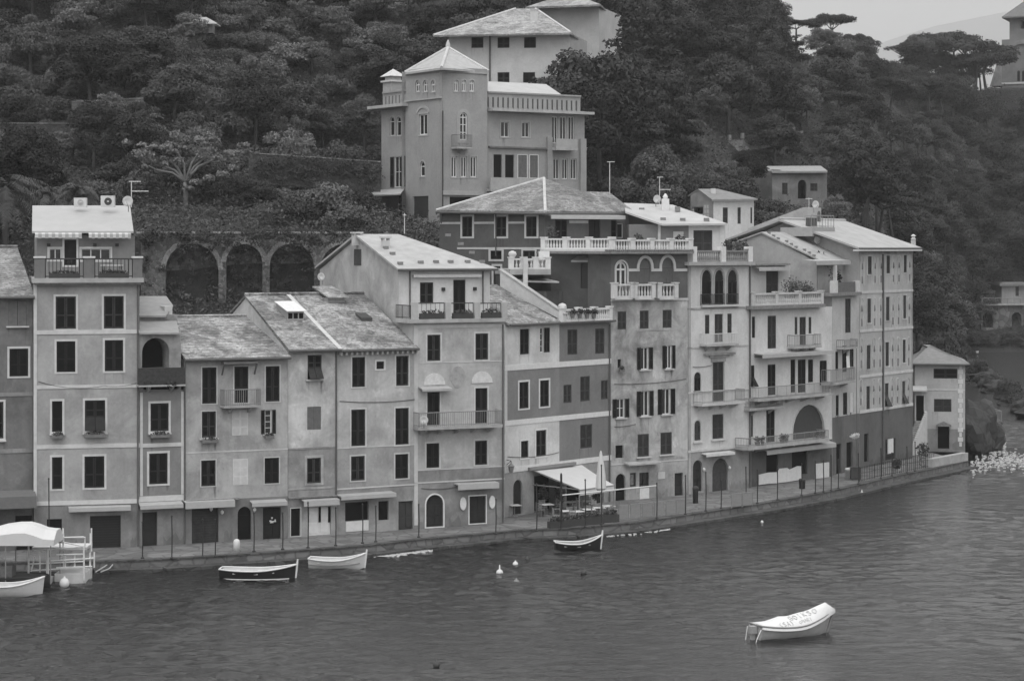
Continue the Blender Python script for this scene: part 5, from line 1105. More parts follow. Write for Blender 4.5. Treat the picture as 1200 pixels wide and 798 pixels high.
# ================= terrain, water, quay
PROF = {   # photo column -> (distance, height) along the ground
 -500: [(128,-3),(133,.2),(146,9),(158,14.5),(165,20),(190,27),(225,43),(262,58),(420,60),(520,50)],
 0:    [(128,-3),(133,.2),(144,8),(158,14.5),(164,19.5),(190,26.5),(225,43),(262,57),(420,60),(520,50)],
 150:  [(131,-3),(137,.2),(148,10),(157.6,14.2),(158.9,14.4),(159.6,18.9),(164,19.8),(180,23.2),(190,26.2),(225,43),(262,57),(420,60),(520,50)],
 440:  [(138,-3),(142,.2),(155,12),(158.2,13.8),(159.4,14.0),(160.2,18.9),(166,19.6),(182,20.2),(197,20.8),(206,24),(225,38),(262,56),(420,60),(520,50)],
 520:  [(141,-3),(146,.2),(163,11),(172,16.5),(182,19.3),(206,21),(212,27),(222,31),(250,46),(300,62),(420,62),(520,50)],
 620:  [(147,-3),(151,.2),(168,10),(178,17.5),(186,19.5),(208,21),(213,27),(232,31),(246,38),(300,62),(420,62),(520,50)],
 700:  [(153,-3),(158,.2),(172,9.5),(186,17),(205,23),(240,35),(300,58),(420,58),(520,50)],
 800:  [(158,-3),(163,.2),(178,9.5),(192,15.5),(215,23.5),(260,37),(310,54),(420,54),(520,45)],
 900:  [(166,-3),(171,.2),(183,11),(200,16.5),(236,22.6),(248,26),(254,28.5),(310,49),(400,50),(520,40)],
 1000: [(178,-3),(183,.2),(192,10),(205,16),(236,21.8),(300,33.5),(380,50),(450,50),(520,44)],
 1080: [(193,-3),(198,.3),(206,1.6),(235,5),(300,15),(380,31),(440,52),(480,54),(520,52)],
 1128: [(205,-3),(230,-2),(300,-2),(340,-2),(372,-1.2),(384,.3),(389,2.4),(402,13),(440,38),(468,51),(520,52)],
 1200: [(205,-3),(230,-3),(318,-2.5),(330,-2),(374,-1.2),(384,.3),(389,2.2),(403,12.5),(440,33),(470,52),(520,55)],
 1500: [(205,-3),(250,-3),(330,-3),(350,-2.5),(374,-1.2),(384,.3),(389,2.2),(403,12.5),(440,33),(470,52),(520,55)],
}
PXS = sorted(PROF)
def prof(px, D):
    k = PROF[px]
    if D <= k[0][0]: return k[0][1]
    for (a, za), (b, zb) in zip(k, k[1:]):
        if D <= b: return za + (zb - za) * (D - a) / (b - a)
    return k[-1][1]
def hnoise(x, y): return (math.sin(x * .31 + 1.3 * math.sin(y * .17)) * math.cos(y * .27 + math.sin(x * .13)) * .5 + math.sin(x * .9 + y * .55) * .18 * math.sin(y * .8))
def terrain(X, Y):
    px = 600 + FPX * X / Y
    if px <= PXS[0]: z = prof(PXS[0], Y)
    elif px >= PXS[-1]: z = prof(PXS[-1], Y)
    else:
        for a, b in zip(PXS, PXS[1:]):
            if px <= b:
                t = (px - a) / (b - a); t = t * t * (3 - 2 * t) if b - a > 60 else t
                z = prof(a, Y) * (1 - t) + prof(b, Y) * t; break
    return z + (hnoise(X, Y) * .5 if z > 2 else 0)
NX, NY = 190, 170
vs, fs = [], []
for j in range(NY):
    Y = 126 + (520 - 126) * (j / (NY - 1)) ** 1.5
    for i in range(NX):
        px = -520 + 2060 * i / (NX - 1); X = wx(px, Y); vs.append((X, Y, terrain(X, Y)))
for j in range(NY - 1):
    for i in range(NX - 1): a = j * NX + i; fs.append((a, a + 1, a + NX + 1, a + NX))
mb = MB(); mb.v = vs; mb.f = fs; mb.m = [0] * len(fs)
m, t, b = newmat('hillside_earth'); v = coords(t)
f = mth(t, 'MULTIPLY', ramp(t, noise(t, .12, 6, .65, v), .35, .65, .6, 1.5), ramp(t, noise(t, 1.5, 5, .65, v), .3, .7, .6, 1.4))
t.links.new(mth(t, 'MULTIPLY', f, .032), b.inputs['Base Color']); b.inputs['Roughness'].default_value = .95; bump(t, b, noise(t, 2.0, 8, .7, v), 1.0, .6)
hill = mb.build('hillside', m, None, True); tag(hill, 'wooded hillside behind the houses', 'hillside', None, 'structure')

# far mountain ridge
rid = [(985, 66), (1010, 60), (1040, 48), (1065, 40), (1095, 31), (1125, 25), (1150, 20), (1180, 14), (1230, 6), (1300, -4), (1400, -2), (1500, 20)]
mb = MB(); D0 = 7500
for (xa, ya), (xb, yb_) in zip(rid, rid[1:]):
    for n in range(4):
        x0, x1 = xa + (xb - xa) * n / 4, xa + (xb - xa) * (n + 1) / 4; y0, y1 = ya + (yb_ - ya) * n / 4, ya + (yb_ - ya) * (n + 1) / 4
        mb.face([(wx(x0, D0), D0, wz(y0, D0)), (wx(x1, D0), D0, wz(y1, D0)), (wx(x1, D0) + 200, D0 - 2000, -4), (wx(x0, D0) + 200, D0 - 2000, -4)]); mb.face([(wx(x0, D0), D0, wz(y0, D0)), (wx(x1, D0), D0, wz(y1, D0)), (wx(x1, D0), D0 + 1100, -4), (wx(x0, D0), D0 + 1100, -4)])
tag(mb.build('mountain', flat('far_mountain', .3, .95, .15, .002), None, True), 'far pale mountain ridge in the haze', 'mountain', None, 'structure')

# water
g_ = np.random.default_rng(11); nx, ny = 640, 1000
xs, ys = np.meshgrid(np.linspace(-48, 62, nx), np.linspace(84, 236, ny)); Hh = np.zeros_like(xs)
for k in range(70):
    lam = .5 * (4.2 ** g_.random()); th = g_.normal(1.42, .48); A = .0036 * lam * g_.uniform(.5, 1.4); ph = g_.uniform(0, 6.28)
    wq = 1.2 * np.sin(xs * g_.uniform(.05, .3) + ys * g_.uniform(.05, .3) + g_.uniform(0, 6)); Hh += A * np.sin((xs * math.cos(th) + ys * math.sin(th)) * 6.283 / lam + ph + wq)
ed = np.minimum(np.minimum(xs + 48, 62 - xs), np.minimum(ys - 84, 236 - ys)); Hh *= np.clip(ed / 2.5, 0, 1)
Hh *= 2.0 - 1.1 / (1 + np.exp(-(xs - 8 + 3.5 * np.sin(ys * .16) + 2 * np.sin(ys * .5 + xs * .2)) / 4.5))
Hh *= .85 + .5 * np.sin(xs * .09 + 1.3 * np.sin(ys * .07)) * np.sin(ys * .11 + .6 * np.sin(xs * .12))
ww = bpy.data.meshes.new('water'); V_ = np.stack([xs, ys, Hh], -1).reshape(-1, 3); ii = (np.arange(ny - 1)[:, None] * nx + np.arange(nx - 1)[None, :]).ravel()
far = np.array([(x, y, 0) for x0, x1, y0, y1 in ((-1100, -48, -50, 8900), (62, 5400, -50, 8900), (-48, 62, -50, 84), (-48, 62, 236, 8900)) for x, y in ((x0, y0), (x1, y0), (x1, y1), (x0, y1))], float)
F_ = np.concatenate([np.stack([ii, ii + 1, ii + nx + 1, ii + nx], 1), len(V_) + np.arange(16).reshape(4, 4)]).astype(np.int32); V_ = np.concatenate([V_, far])
ww.vertices.add(len(V_)); ww.vertices.foreach_set('co', V_.ravel()); ww.loops.add(F_.size); ww.loops.foreach_set('vertex_index', F_.ravel()); ww.polygons.add(len(F_)); ww.polygons.foreach_set('loop_start', np.arange(0, F_.size, 4, dtype=np.int32)); ww.polygons.foreach_set('use_smooth', np.ones(len(F_), bool)); ww.update(calc_edges=True)
m, t, b = newmat('sea_water')
n1 = noise(t, 1, 3, .55, coords(t, .55, 1.5, 1)); n2 = noise(t, 1, 4, .6, coords(t, 1.7, 4.2, 1, 5), .8); n3 = noise(t, 1, 3, .5, coords(t, .06, .13, 1, 2))
h = mth(t, 'ADD', mth(t, 'MULTIPLY', n1, .5), mth(t, 'MULTIPLY', n2, .5))
tc = t.nodes.new('ShaderNodeTexCoord'); sx = t.nodes.new('ShaderNodeSeparateXYZ'); t.links.new(tc.outputs['Object'], sx.inputs[0])
open_sea = mth(t, 'MULTIPLY', ramp(t, sx.outputs[0], 36, 52), ramp(t, sx.outputs[1], 190, 235))      # ruffled water outside the harbour
bp = t.nodes.new('ShaderNodeBump'); bp.inputs['Distance'].default_value = .3; t.links.new(h, bp.inputs['Height'])
t.links.new(mth(t, 'ADD', mth(t, 'MULTIPLY', ramp(t, n3, .35, .65, .2, .5), ramp(t, sx.outputs[0], -8, 22, 1, .8)), mth(t, 'MULTIPLY', open_sea, .7), None, True), bp.inputs['Strength']); t.links.new(bp.outputs[0], b.inputs['Normal'])
b.inputs['Base Color'].default_value = (.012, .012, .012, 1); b.inputs['Roughness'].default_value = .06; b.inputs['IOR'].default_value = 1.33
ww.materials.append(m); wo_ = bpy.data.objects.new('water', ww); COL.objects.link(wo_); tag(wo_, 'dark rippled harbour water', 'water', None, 'structure')

# quay
EDGE = [(-300, 664), (-60, 661), (110, 659), (190, 656.6), (309, 649), (430, 640.5), (488, 633.5), (610, 622.5), (670, 620), (740, 614), (800, 605), (887, 592), (967, 578), (1007, 569), (1053, 558), (1094, 550), (1135, 541)]
E = [ground(x, y, QZ) for x, y in EDGE]
mb = MB(); cum = 0
for a, b2 in zip(E, E[1:]):
    d = (b2 - a).normalized(); n = Vector((-d.y, d.x, 0)); far = 16
    mb.face([(a.x, a.y, QZ), (b2.x, b2.y, QZ), (b2.x + n.x * 0 - 3, b2.y + far, QZ), (a.x - 3, a.y + far, QZ)])
    mb.face([(a.x, a.y, QZ), (b2.x, b2.y, QZ), (b2.x, b2.y, -2.5), (a.x, a.y, -2.5)])
l = E[-1]; mb.face([(l.x, l.y, QZ), (l.x - 3, l.y + 16, QZ), (l.x - 3, l.y + 16, -2.5), (l.x, l.y, -2.5)])
tag(mb.build('quay_pavement', stone('quay_paving', .155, 1.1, .2), None), 'stone paved quay along the house fronts', 'pavement', None, 'structure')
mb = MB(); mk = MB()
for a, b2 in zip(E, E[1:]):
    d = (b2 - a).normalized(); n = Vector((-d.y, d.x, 0))
    for q0, q1, z0, z1, M in ((-.06, .5, QZ + .004, QZ + .09, mb), (-.9, -.02, -1.5, .16, mk)):
        P = [a + n * q0, b2 + n * q0, b2 + n * q1, a + n * q1]
        M.loft([[(p.x, p.y, z) for p in P] for z in (z0, z1)])
tag(mb.build('quay_kerb', stone('kerb_stone', .07, 1.4, .3), None), 'dark stone kerb on the quay edge', 'kerb', None, 'structure')
tag(mk.build('quay_ledge', stone('wet_ledge', .06, 1.6, .35), None), 'low wet stone ledge at the waterline of the quay', 'ledge', None, 'structure')
def foam(pts, wd, seed, cnt_=90):
    r = random.Random(seed); mb = MB()
    for (x, y), (x2, y2) in zip(pts, pts[1:]):
        for k in range(cnt_):
            t_ = r.random(); g_x = r.gauss(0, 1); p = ground(x + (x2 - x) * t_, y + (y2 - y) * t_ + wd * (g_x + .8 * math.sin(x * .7 + t_ * 19)), .0); s = r.uniform(.008, .026); n = 7
            mb.loft([[(p.x + s * 5 * math.cos(i * 6.283 / n) * r.uniform(.6, 1.2), p.y + s * 1.5 * math.sin(i * 6.283 / n) * r.uniform(.6, 1.2), z) for i in range(n)] for z in (-.04, .05)])
    o = mb.build('foam', flat('sea_foam', .5, .8, .15, 8), None, True); return o
tag(foam([(440, 652.5), (460, 650.5), (480, 648), (507, 644.5)], .9, 3), 'white foam streak by the quay in front of the middle houses', 'foam', None, 'stuff')
tag(foam([(712, 627.5), (730, 625.5), (752, 623.5), (785, 620)], .9, 4), 'white foam streak by the quay right of the dark rowing boat', 'foam', None, 'stuff')
tag(foam([(1138, 548), (1160, 543), (1185, 541), (1215, 543), (1160, 527), (1178, 520), (1172, 513)], 4.2, 5, 170), 'white surf below the rocks at the right edge', 'foam', None, 'stuff')

# sea wall block at the end of the quay, rock and platform
a, b2 = ground(1093, 549, QZ), ground(1134.5, 541, QZ); d = (b2 - a).normalized(); n = Vector((-d.y, d.x, 0))
mb = MB(); P = [a, b2, b2 + n * .6, a + n * .6]; mb.loft([[(p.x, p.y, z) for p in P] for z in (QZ + .1, QZ + .75)])
tag(mb.build('sea_wall', CONC, None), 'low concrete parapet wall closing the right end of the quay', 'wall')
def boulder(name, c, rad, seed, mat, sub=3, flatk=1.0):
    bm = bmesh.new(); bmesh.ops.create_icosphere(bm, subdivisions=sub, radius=1); r = random.Random(seed); ph = [r.uniform(0, 6) for _ in range(9)]
    pl = [(Vector((r.gauss(0, 1), r.gauss(0, 1), r.gauss(0, 1) * .7)).normalized(), r.uniform(.55, .9)) for _ in range(9)]
    for v in bm.verts:
        p = v.co.normalized()
        for nn, dd in pl:
            h = p.dot(nn)
            if h > dd: p = p - nn * (h - dd)
        k = 1 + .12 * math.sin(5 * p.x + ph[0]) * math.sin(4 * p.y + ph[1]) + .06 * math.sin(11 * p.z + ph[2] + 6 * p.x)
        v.co = Vector((p.x * rad[0] * k, p.y * rad[1] * k, p.z * rad[2] * k))
    me = bpy.data.meshes.new(name); bm.to_mesh(me); bm.free(); me.materials.append(mat); o = bpy.data.objects.new(name, me); COL.objects.link(o); o.location = c; return o
rk = stone('sea_rock', .045, .9, .4)
o = boulder('rock', (wx(1146, 195), 195, 1.8), (1.9, 2.4, 3.1), 3, rk); tag(o, 'big dark sea rock beside the small house at the quay end', 'rock')
o = boulder('rock', (wx(1158, 197), 197, .8), (1.5, 2.2, 1.9), 4, rk); tag(o, 'lower dark sloping rock in the surf at the right', 'rock')
root = empty('sea_terrace', (wx(1150, 199), 199, 1.5), 'small railed platform on the dark rocks by the sea', 'platform')
mb = MB(); mb.box(-1.8, 1.7, -1, 2, -1.5, .95); mb.build('platform', stone('platform_stone', .12), root); mb = MB(); ironrail(mb, [(-1.2, -.9, .95), (1.6, -.9, .95), (1.6, 1.9, .95)], .95, .35, .03, .04); mb.build('railing', GREYM, root)
SPIT = []
for k, (x, y) in enumerate([(1128, 431), (1139, 436), (1150, 443), (1161, 450), (1172, 457), (1183, 464), (1194, 472), (1206, 480), (1220, 488)]):
    p = ground(x, y + 3, 0); SPIT.append(p); o = boulder('rock', (p.x, p.y, .2), (2.6, 2.6, 1.5), 20 + k, rk)
    tag(o, 'low dark rock in the overgrown spit of rocks off the right shore', 'rock', 'rocks of the spit')
# ================= vegetation
def leafmesh(name, lobes, n, size, mat, seed, up=.15, shell=.7, jit=.55, aspect=.7):
    g = np.random.default_rng(seed); L = np.array(lobes, float); C, Rr = L[:, :3], L[:, 3:6]
    w_ = (Rr[:, 0] * Rr[:, 1] + Rr[:, 0] * Rr[:, 2]); idx = g.choice(len(L), n, p=w_ / w_.sum())
    d = g.normal(size=(n, 3)); d /= np.linalg.norm(d, axis=1)[:, None]; d[:, 2] = np.where(d[:, 2] < -.35, -d[:, 2] * .7, d[:, 2])
    k = shell + (1.08 - shell) * g.random(n)[:, None]
    p = C[idx] + d * Rr[idx] * k
    nn = d + g.normal(size=(n, 3)) * jit; nn[:, 2] += up; nn /= np.linalg.norm(nn, axis=1)[:, None]
    a = np.cross(nn, g.normal(size=(n, 3))); a /= np.linalg.norm(a, axis=1)[:, None]; b = np.cross(nn, a)
    s = (size * (.55 + .9 * g.random(n)))[:, None]
    V = np.stack([p - a * s, p + b * s * aspect, p + a * s, p - b * s * aspect], 1).reshape(-1, 3)
    me = bpy.data.meshes.new(name); me.vertices.add(4 * n); me.vertices.foreach_set('co', V.ravel())
    me.loops.add(4 * n); me.loops.foreach_set('vertex_index', np.arange(4 * n, dtype=np.int32)); me.polygons.add(n)
    me.polygons.foreach_set('loop_start', np.arange(0, 4 * n, 4, dtype=np.int32)); me.update(calc_edges=True); me.validate(); me.materials.append(mat); return me
def lobes_round(seed, R_, H, z0, n, rl=.36):
    r = random.Random(seed); out = []
    for _ in range(n):
        th = r.uniform(0, 6.283); ph = math.acos(r.uniform(-.5, 1)); k = r.uniform(.35, .78); s = R_ * rl * r.uniform(.65, 1.3)
        out.append((R_ * k * math.sin(ph) * math.cos(th), R_ * k * math.sin(ph) * math.sin(th), z0 + H * .5 + H * .5 * k * math.cos(ph), s, s, s * .75))
    return out
def trunkmesh(name, h, r, seed, mat, limbs=4, lean=.1, spread=1.5, z1=None):
    q = random.Random(seed); mb = MB(); top = (q.uniform(-lean, lean) * h, q.uniform(-lean, lean) * h, h)
    mb.tube([(0, 0, -.6), (top[0] * .3, top[1] * .3, h * .45), top], [r, r * .8, r * .55], 6)
    for k in range(limbs):
        a = q.uniform(0, 6.28); L = spread * q.uniform(.7, 1.2); e = (top[0] + L * math.cos(a), top[1] + L * math.sin(a), h + L * q.uniform(.4, .9))
        mid = (top[0] + L * .45 * math.cos(a), top[1] + L * .45 * math.sin(a), h + L * .2)
        mb.tube([top, mid, e], [r * .45, r * .32, r * .12], 5)
    me_o = mb.build(name, mat, None, True); me = me_o.data; bpy.data.objects.remove(me_o); return me
DK, MD, LT, PN, OL = foliage('dark_leaves', .043, .4), foliage('mid_leaves', .074, .45), foliage('light_leaves', .085, .4), foliage('pine_needles', .04, .25), foliage('olive_leaves', .118, .4)
KINDS = {}
def kind(key, name, cat, crowns, trunk, group):
    KINDS[key] = [(name, cat, c, trunk, group) for c in crowns]
kind('oak', 'broadleaf_tree', 'tree', [leafmesh('crown', lobes_round(s, 3.2, 6.2, .9, 38, .32), 11000, .105, DK, s) for s in (1, 2, 3)], trunkmesh('trunk', 2.6, .22, 1, BARK, 5), 'broadleaf trees on the hillside')
kind('mid', 'leafy_tree', 'tree', [leafmesh('crown', lobes_round(s, 2.8, 5.2, .6, 34, .3), 9000, .1, MD, s) for s in (4, 5, 6)], trunkmesh('trunk', 2.2, .18, 2, BARK, 5), 'leafy trees on the hillside')
kind('olive', 'olive_tree', 'tree', [leafmesh('crown', lobes_round(s, 2.5, 4.2, .5, 40, .24), 8000, .085, OL, s, jit=.9) for s in (7, 8, 9)], trunkmesh('trunk', 1.9, .2, 3, BARK, 6, .2), 'olive trees on the terraces')
def pine_lobes(seed):
    r = random.Random(seed); out = []
    for _ in range(30):
        a = r.uniform(0, 6.283); k = math.sqrt(r.random()) * 3.3; out.append((k * math.cos(a), k * math.sin(a), 6.6 - k * k * .07 + r.uniform(-.3, .35), r.uniform(.7, 1.1), r.uniform(.7, 1.1), .45))
    return out
kind('pine', 'umbrella_pine', 'tree', [leafmesh('crown', pine_lobes(s), 10000, .095, PN, s, up=.3) for s in (10, 11)], trunkmesh('trunk', 5.0, .22, 4, BARK, 6, .06, 2.0), 'umbrella pines on the ridge')
def cedar_lobes(seed):
    r = random.Random(seed); out = []
    for i in range(9):
        z = 1.5 + i * .95; R_ = 3.0 * (1 - i / 10.5)
        for k in range(max(3, int(9 - i * .7))):
            a = r.uniform(0, 6.283); out.append((R_ * .1 * math.cos(a), R_ * .1 * math.sin(a), z + .4, .5, .5, .6)); out.append((R_ * .65 * math.cos(a), R_ * .65 * math.sin(a), z + r.uniform(-.15, .15), R_ * .42, R_ * .42, .26))
    return out
kind('cedar', 'layered_conifer', 'tree', [leafmesh('crown', cedar_lobes(s), 11000, .1, PN, s, up=.3) for s in (12, 13)], trunkmesh('trunk', 8.5, .16, 5, BARK, 0, .02), 'layered conifers on the hillside')
kind('cypress', 'cypress_tree', 'tree', [leafmesh('crown', [(random.Random(k).uniform(-.15, .15), random.Random(k + 50).uniform(-.15, .15), .8 + k * .42, .62 * (1 - (k / 15) ** 2) + .12, .62 * (1 - (k / 15) ** 2) + .12, .5) for k in range(15)], 5000, .07, DK, 14)], trunkmesh('trunk', 3, .14, 6, BARK, 0, .01), 'cypresses on the slope')
kind('bush', 'bush', 'bush', [leafmesh('bush', lobes_round(s, 1.6, 1.9, -.1, 20, .38), 4200, .08, (MD, DK, OL, MD)[s % 4], s) for s in (15, 16, 17, 18)], None, 'bushes on the slope')
kind('grassbush', 'feathery_bush', 'bush', [leafmesh('feathery_bush', lobes_round(s, 1.7, 2.0, -.1, 20, .38), 4200, .11, LT, s, aspect=.25, jit=1.0, up=.0) for s in (19, 20)], None, 'pale feathery bushes on the terraces')

PROT = []   # (px0, py0, px1, py1, distance) of buildings that must stay in view
for q in ((36, 226, 170, 330, 128), (0, 290, 40, 350, 128), (163, 345, 215, 400, 130), (205, 365, 345, 420, 131), (285, 340, 490, 410, 134), (375, 268, 600, 380, 138), (445, 52, 575, 262, 187), (570, 96, 690, 225, 189), (508, 8, 612, 60, 211), (575, 20, 640, 98, 211), (618, 0, 714, 52, 233), (686, 166, 713, 196, 233), (508, 207, 745, 300, 162), (735, 236, 852, 300, 164), (806, 220, 890, 282, 183), (860, 242, 1082, 300, 170), (897, 193, 972, 226, 235), (836, 156, 940, 172, 249), (1158, -20, 1240, 97, 466), (1150, 357, 1200, 382, 389), (1070, 400, 1140, 430, 193), (190, 272, 440, 330, 157.5), (222, 25, 250, 42, 213), (150, 150, 295, 245, 170.5), (1138, 418, 1210, 540, 330)): PROT.append(q)
cnt = {}
def region_word(px, py):
    if px < 160: return 'above the tall penthouse house at left'
    if px < 445: return 'on the terraced slope left of the tower villa'
    if px < 690: return 'around the tower villa'
    if px < 830: return 'on the slope right of the tower villa'
    if px < 985: return 'on the slope around the stone cottage'
    if px < 1090: return 'on the ridge above the decorated corner house'
    return 'on the far headland at right'
DESC = {'oak': ('dense dark broadleaf tree', 'broad dark leafy tree', 'rounded dark broadleaf tree'), 'mid': ('mid grey leafy tree', 'loose leafy tree', 'rounded leafy tree'), 'olive': ('pale airy olive tree', 'light grey olive tree', 'soft pale olive tree'), 'pine': ('flat topped umbrella pine', 'wide umbrella pine'), 'cedar': ('layered dark conifer', 'tall layered conifer'), 'cypress': ('slim dark cypress',), 'bush': ('low dark bush', 'low round bush', 'pale low bush', 'small leafy bush'), 'grassbush': ('pale feathery bush', 'light tufted bush')}
def put(key, px, D, scale=1, var=None, zoff=0, label=None, rz=None):
    protos = KINDS[key]; i = rnd.randrange(len(protos)) if var is None else var; name, cat, crown, trunk, group = protos[i]
    X = wx(px, D); z = terrain(X, D) + zoff; rz = rnd.uniform(0, 6.283) if rz is None else rz
    sc_ = (scale * rnd.uniform(.9, 1.12), scale * rnd.uniform(.9, 1.12), scale * rnd.uniform(.78, 1.2))
    lab = label or DESC[key][i % len(DESC[key])] + ' ' + region_word(px, 0)
    if trunk is None:
        o = bpy.data.objects.new(name, crown); COL.objects.link(o); tag(o, lab, cat, None if label else group + ', ' + region_word(px, 0))
    else:
        o = empty(name, (0, 0, 0), lab, cat, None if label else group + ', ' + region_word(px, 0))
        for nm, me in (('trunk', trunk), ('crown', crown)): c = bpy.data.objects.new(nm, me); COL.objects.link(c); c.parent = o
    o.location = (X, D, z); o.rotation_euler = (rnd.gauss(0, .06), rnd.gauss(0, .06), rz); o.scale = sc_; cnt[key] = cnt.get(key, 0) + 1; return o
SIZE = {'oak': (3.2, 7.2), 'mid': (2.8, 6.0), 'olive': (2.5, 4.9), 'pine': (4.0, 7.4), 'cedar': (3.0, 10.5), 'cypress': (.8, 7.2), 'bush': (1.7, 1.9), 'grassbush': (1.7, 2.0)}
PLACED = []
def ok(key, px, D, scale, sep):
    R_, H = SIZE[key]; X = wx(px, D); z = terrain(X, D)
    if z < .8: return False
    k = FPX / D; rp = R_ * scale * k; yb = HZ - (z - CAMH) * k; yt = HZ - (z + H * scale - CAMH) * k
    for x0, y0, x1, y1, DD in PROT:
        if D < DD + 1 and px + rp * .8 > x0 and px - rp * .8 < x1 and yt < y1 and yb > y0: return False
    for q in FOOT:
        if q[0] - R_ * scale * .5 < X < q[1] + R_ * scale * .5 and q[2] - .8 < D < q[3] + .5: return False
    for (x2, d2, r2) in PLACED:
        if (X - x2) ** 2 + ((D - d2) * .8) ** 2 < ((R_ * scale + r2) * sep) ** 2: return False
    PLACED.append((X, D, R_ * scale)); return True
FOOT = [(-13, 6.8, 185, 206), (-7, 8, 207, 226), (2, 12, 228, 250), (15, 21, 182, 194), (26.5, 35, 232, 245), (86, 120, 388, 399), (103, 130, 462, 490), (-9, 9, 160, 182), (-28, -9, 155.5, 161)]
def scatter(n, x0, x1, D0, D1, mix, smin, smax, sep, seed):
    r = random.Random(seed); made = 0
    for _ in range(n * 14):
        if made >= n: break
        px, D = r.uniform(x0, x1), r.uniform(D0, D1); key = r.choice(mix); s = r.uniform(smin, smax)
        if ok(key, px, D, s, sep): put(key, px, D, s); made += 1
    return made
# ---- single trees one can point at
put('oak', 684, 208.5, 1.85, 0, 0, 'broad dark laurel tree beside the villa, in front of the tall tower house', 1.0)
put('oak', 703, 205, 1.5, 2, 0, 'tall dark leafy tree right of the villa end wall', 3.0)
put('cedar', 727, 214, 1.7, 0, 0, 'tall layered conifer right of the tower house', .3); put('cedar', 765, 226, 1.6, 1, 0, 'wide layered cedar on the slope above the white roofed house', 1.3); put('cedar', 930, 300, .95, 0, -1, 'layered conifer on the skyline at the upper right', 2.2)
put('oak', 745, 187, 1.3, 1, 0, 'dark rounded tree behind the white roofed house', 2.4); put('oak', 775, 190, 1.25, 2, 0, 'dark rounded tree beside the antenna of the white roofed house', .4); put('oak', 722, 184, 1.15, 0, 0, 'dark tree just above the brown house roof', 1.4)
put('cypress', 976, 240, .85, 0, 0, 'slim dark cypress right of the stone cottage garden'); put('cypress', 905, 256, .9, 0, 0, 'slim cypress behind the pillared garden wall')
for px, D, s, lab in ((843, 296, 1.0, 'umbrella pine on the skyline at the top centre right'), (872, 303, 1.15, 'wide umbrella pine on the skyline left of the gap of sky'), (905, 305, 1.05, 'umbrella pine where the skyline drops'), (1000, 372, .7, 'umbrella pine in the middle of the right ridge'), (1062, 430, 1.25, 'umbrella pine at the low point of the ridge'), (1122, 462, 2.0, 'wide umbrella pine left of the castle'), (1142, 458, 2.5, 'tall open umbrella pine beside the castle'), (1160, 456, 2.3, 'umbrella pine against the castle wall')): put('pine', px, D, s, None, -.3, lab)
# ---- the wooded slopes
n = 0
n += scatter(16, -60, 190, 192, 250, ['oak', 'oak', 'mid', 'olive'], .9, 1.35, .48, 1)
n += scatter(12, -60, 165, 160, 190, ['oak', 'mid', 'olive', 'oak'], .6, .95, .45, 2)
n += scatter(34, 150, 450, 184, 250, ['olive', 'olive', 'mid', 'oak', 'olive'], .75, 1.15, .42, 3)
n += scatter(8, 150, 450, 166, 182, ['olive', 'mid'], .4, .6, .42, 4)
n += scatter(18, 420, 620, 214, 275, ['oak', 'mid', 'pine', 'oak'], 1.0, 1.4, .45, 5)
n += scatter(40, 690, 900, 195, 310, ['oak', 'mid', 'oak', 'mid', 'cedar'], .85, 1.35, .45, 6)
n += scatter(34, 800, 1000, 205, 330, ['oak', 'mid', 'olive', 'mid', 'pine'], .65, 1.1, .45, 7)
n += scatter(70, 960, 1135, 210, 440, ['oak', 'mid', 'oak', 'pine', 'mid'], .85, 1.35, .43, 8)
n += scatter(70, 1075, 1260, 364, 470, ['oak', 'mid', 'oak', 'pine'], 1.0, 1.5, .42, 9)
n += scatter(120, 150, 470, 160, 252, ['bush', 'bush', 'grassbush', 'bush'], .9, 1.6, .36, 10)
n += scatter(50, 150, 450, 180, 255, ['grassbush'], 1.1, 1.9, .3, 22)
n += scatter(24, -60, 160, 180, 250, ['grassbush'], 1.1, 1.9, .3, 23)
n += scatter(70, -60, 175, 150, 250, ['bush', 'grassbush', 'bush', 'bush'], .9, 1.6, .36, 11)
n += scatter(16, 168, 480, 146, 155.5, ['bush', 'bush', 'grassbush'], .4, .65, .5, 12)
n += scatter(40, 1118, 1218, 403, 430, ['mid', 'oak', 'bush', 'bush'], .7, 1.2, .25, 18)
n += scatter(24, 830, 1010, 205, 262, ['bush', 'grassbush', 'bush'], .6, 1.1, .5, 13)
n += scatter(30, 1076, 1140, 200, 300, ['bush', 'mid'], .8, 1.3, .4, 14)
n += scatter(40, 1085, 1220, 368, 425, ['mid', 'oak', 'pine'], .7, 1.1, .3, 16)
n += scatter(40, 690, 1000, 190, 300, ['bush'], .9, 1.5, .4, 17)
n += scatter(10, 440, 520, 166, 186, ['bush', 'bush', 'grassbush'], .5, .9, .5, 15)
for k, p in enumerate(SPIT):
    for j in range(2):
        o = put('bush', 600 + FPX * (p.x + rnd.uniform(-1.2, 1.2)) / p.y, p.y + rnd.uniform(-1, 1), rnd.uniform(.75, 1.0), 1, 0, None); o.location.z = .3; o['label'] = 'dark shrub growing on the spit of rocks at right'; o['group'] = 'shrubs on the spit'
for k in range(30):
    px = 1088 + k * 4.6 + rnd.uniform(-3, 3); D = rnd.uniform(383.5, 388) if px > 1140 else rnd.uniform(366, 392)
    put('mid', px, D, rnd.uniform(.3, .48) if px > 1140 else rnd.uniform(.4, .75), None, -.2)
scatter(16, -330, -70, 150, 250, ['oak', 'mid', 'olive'], .9, 1.4, .4, 21)
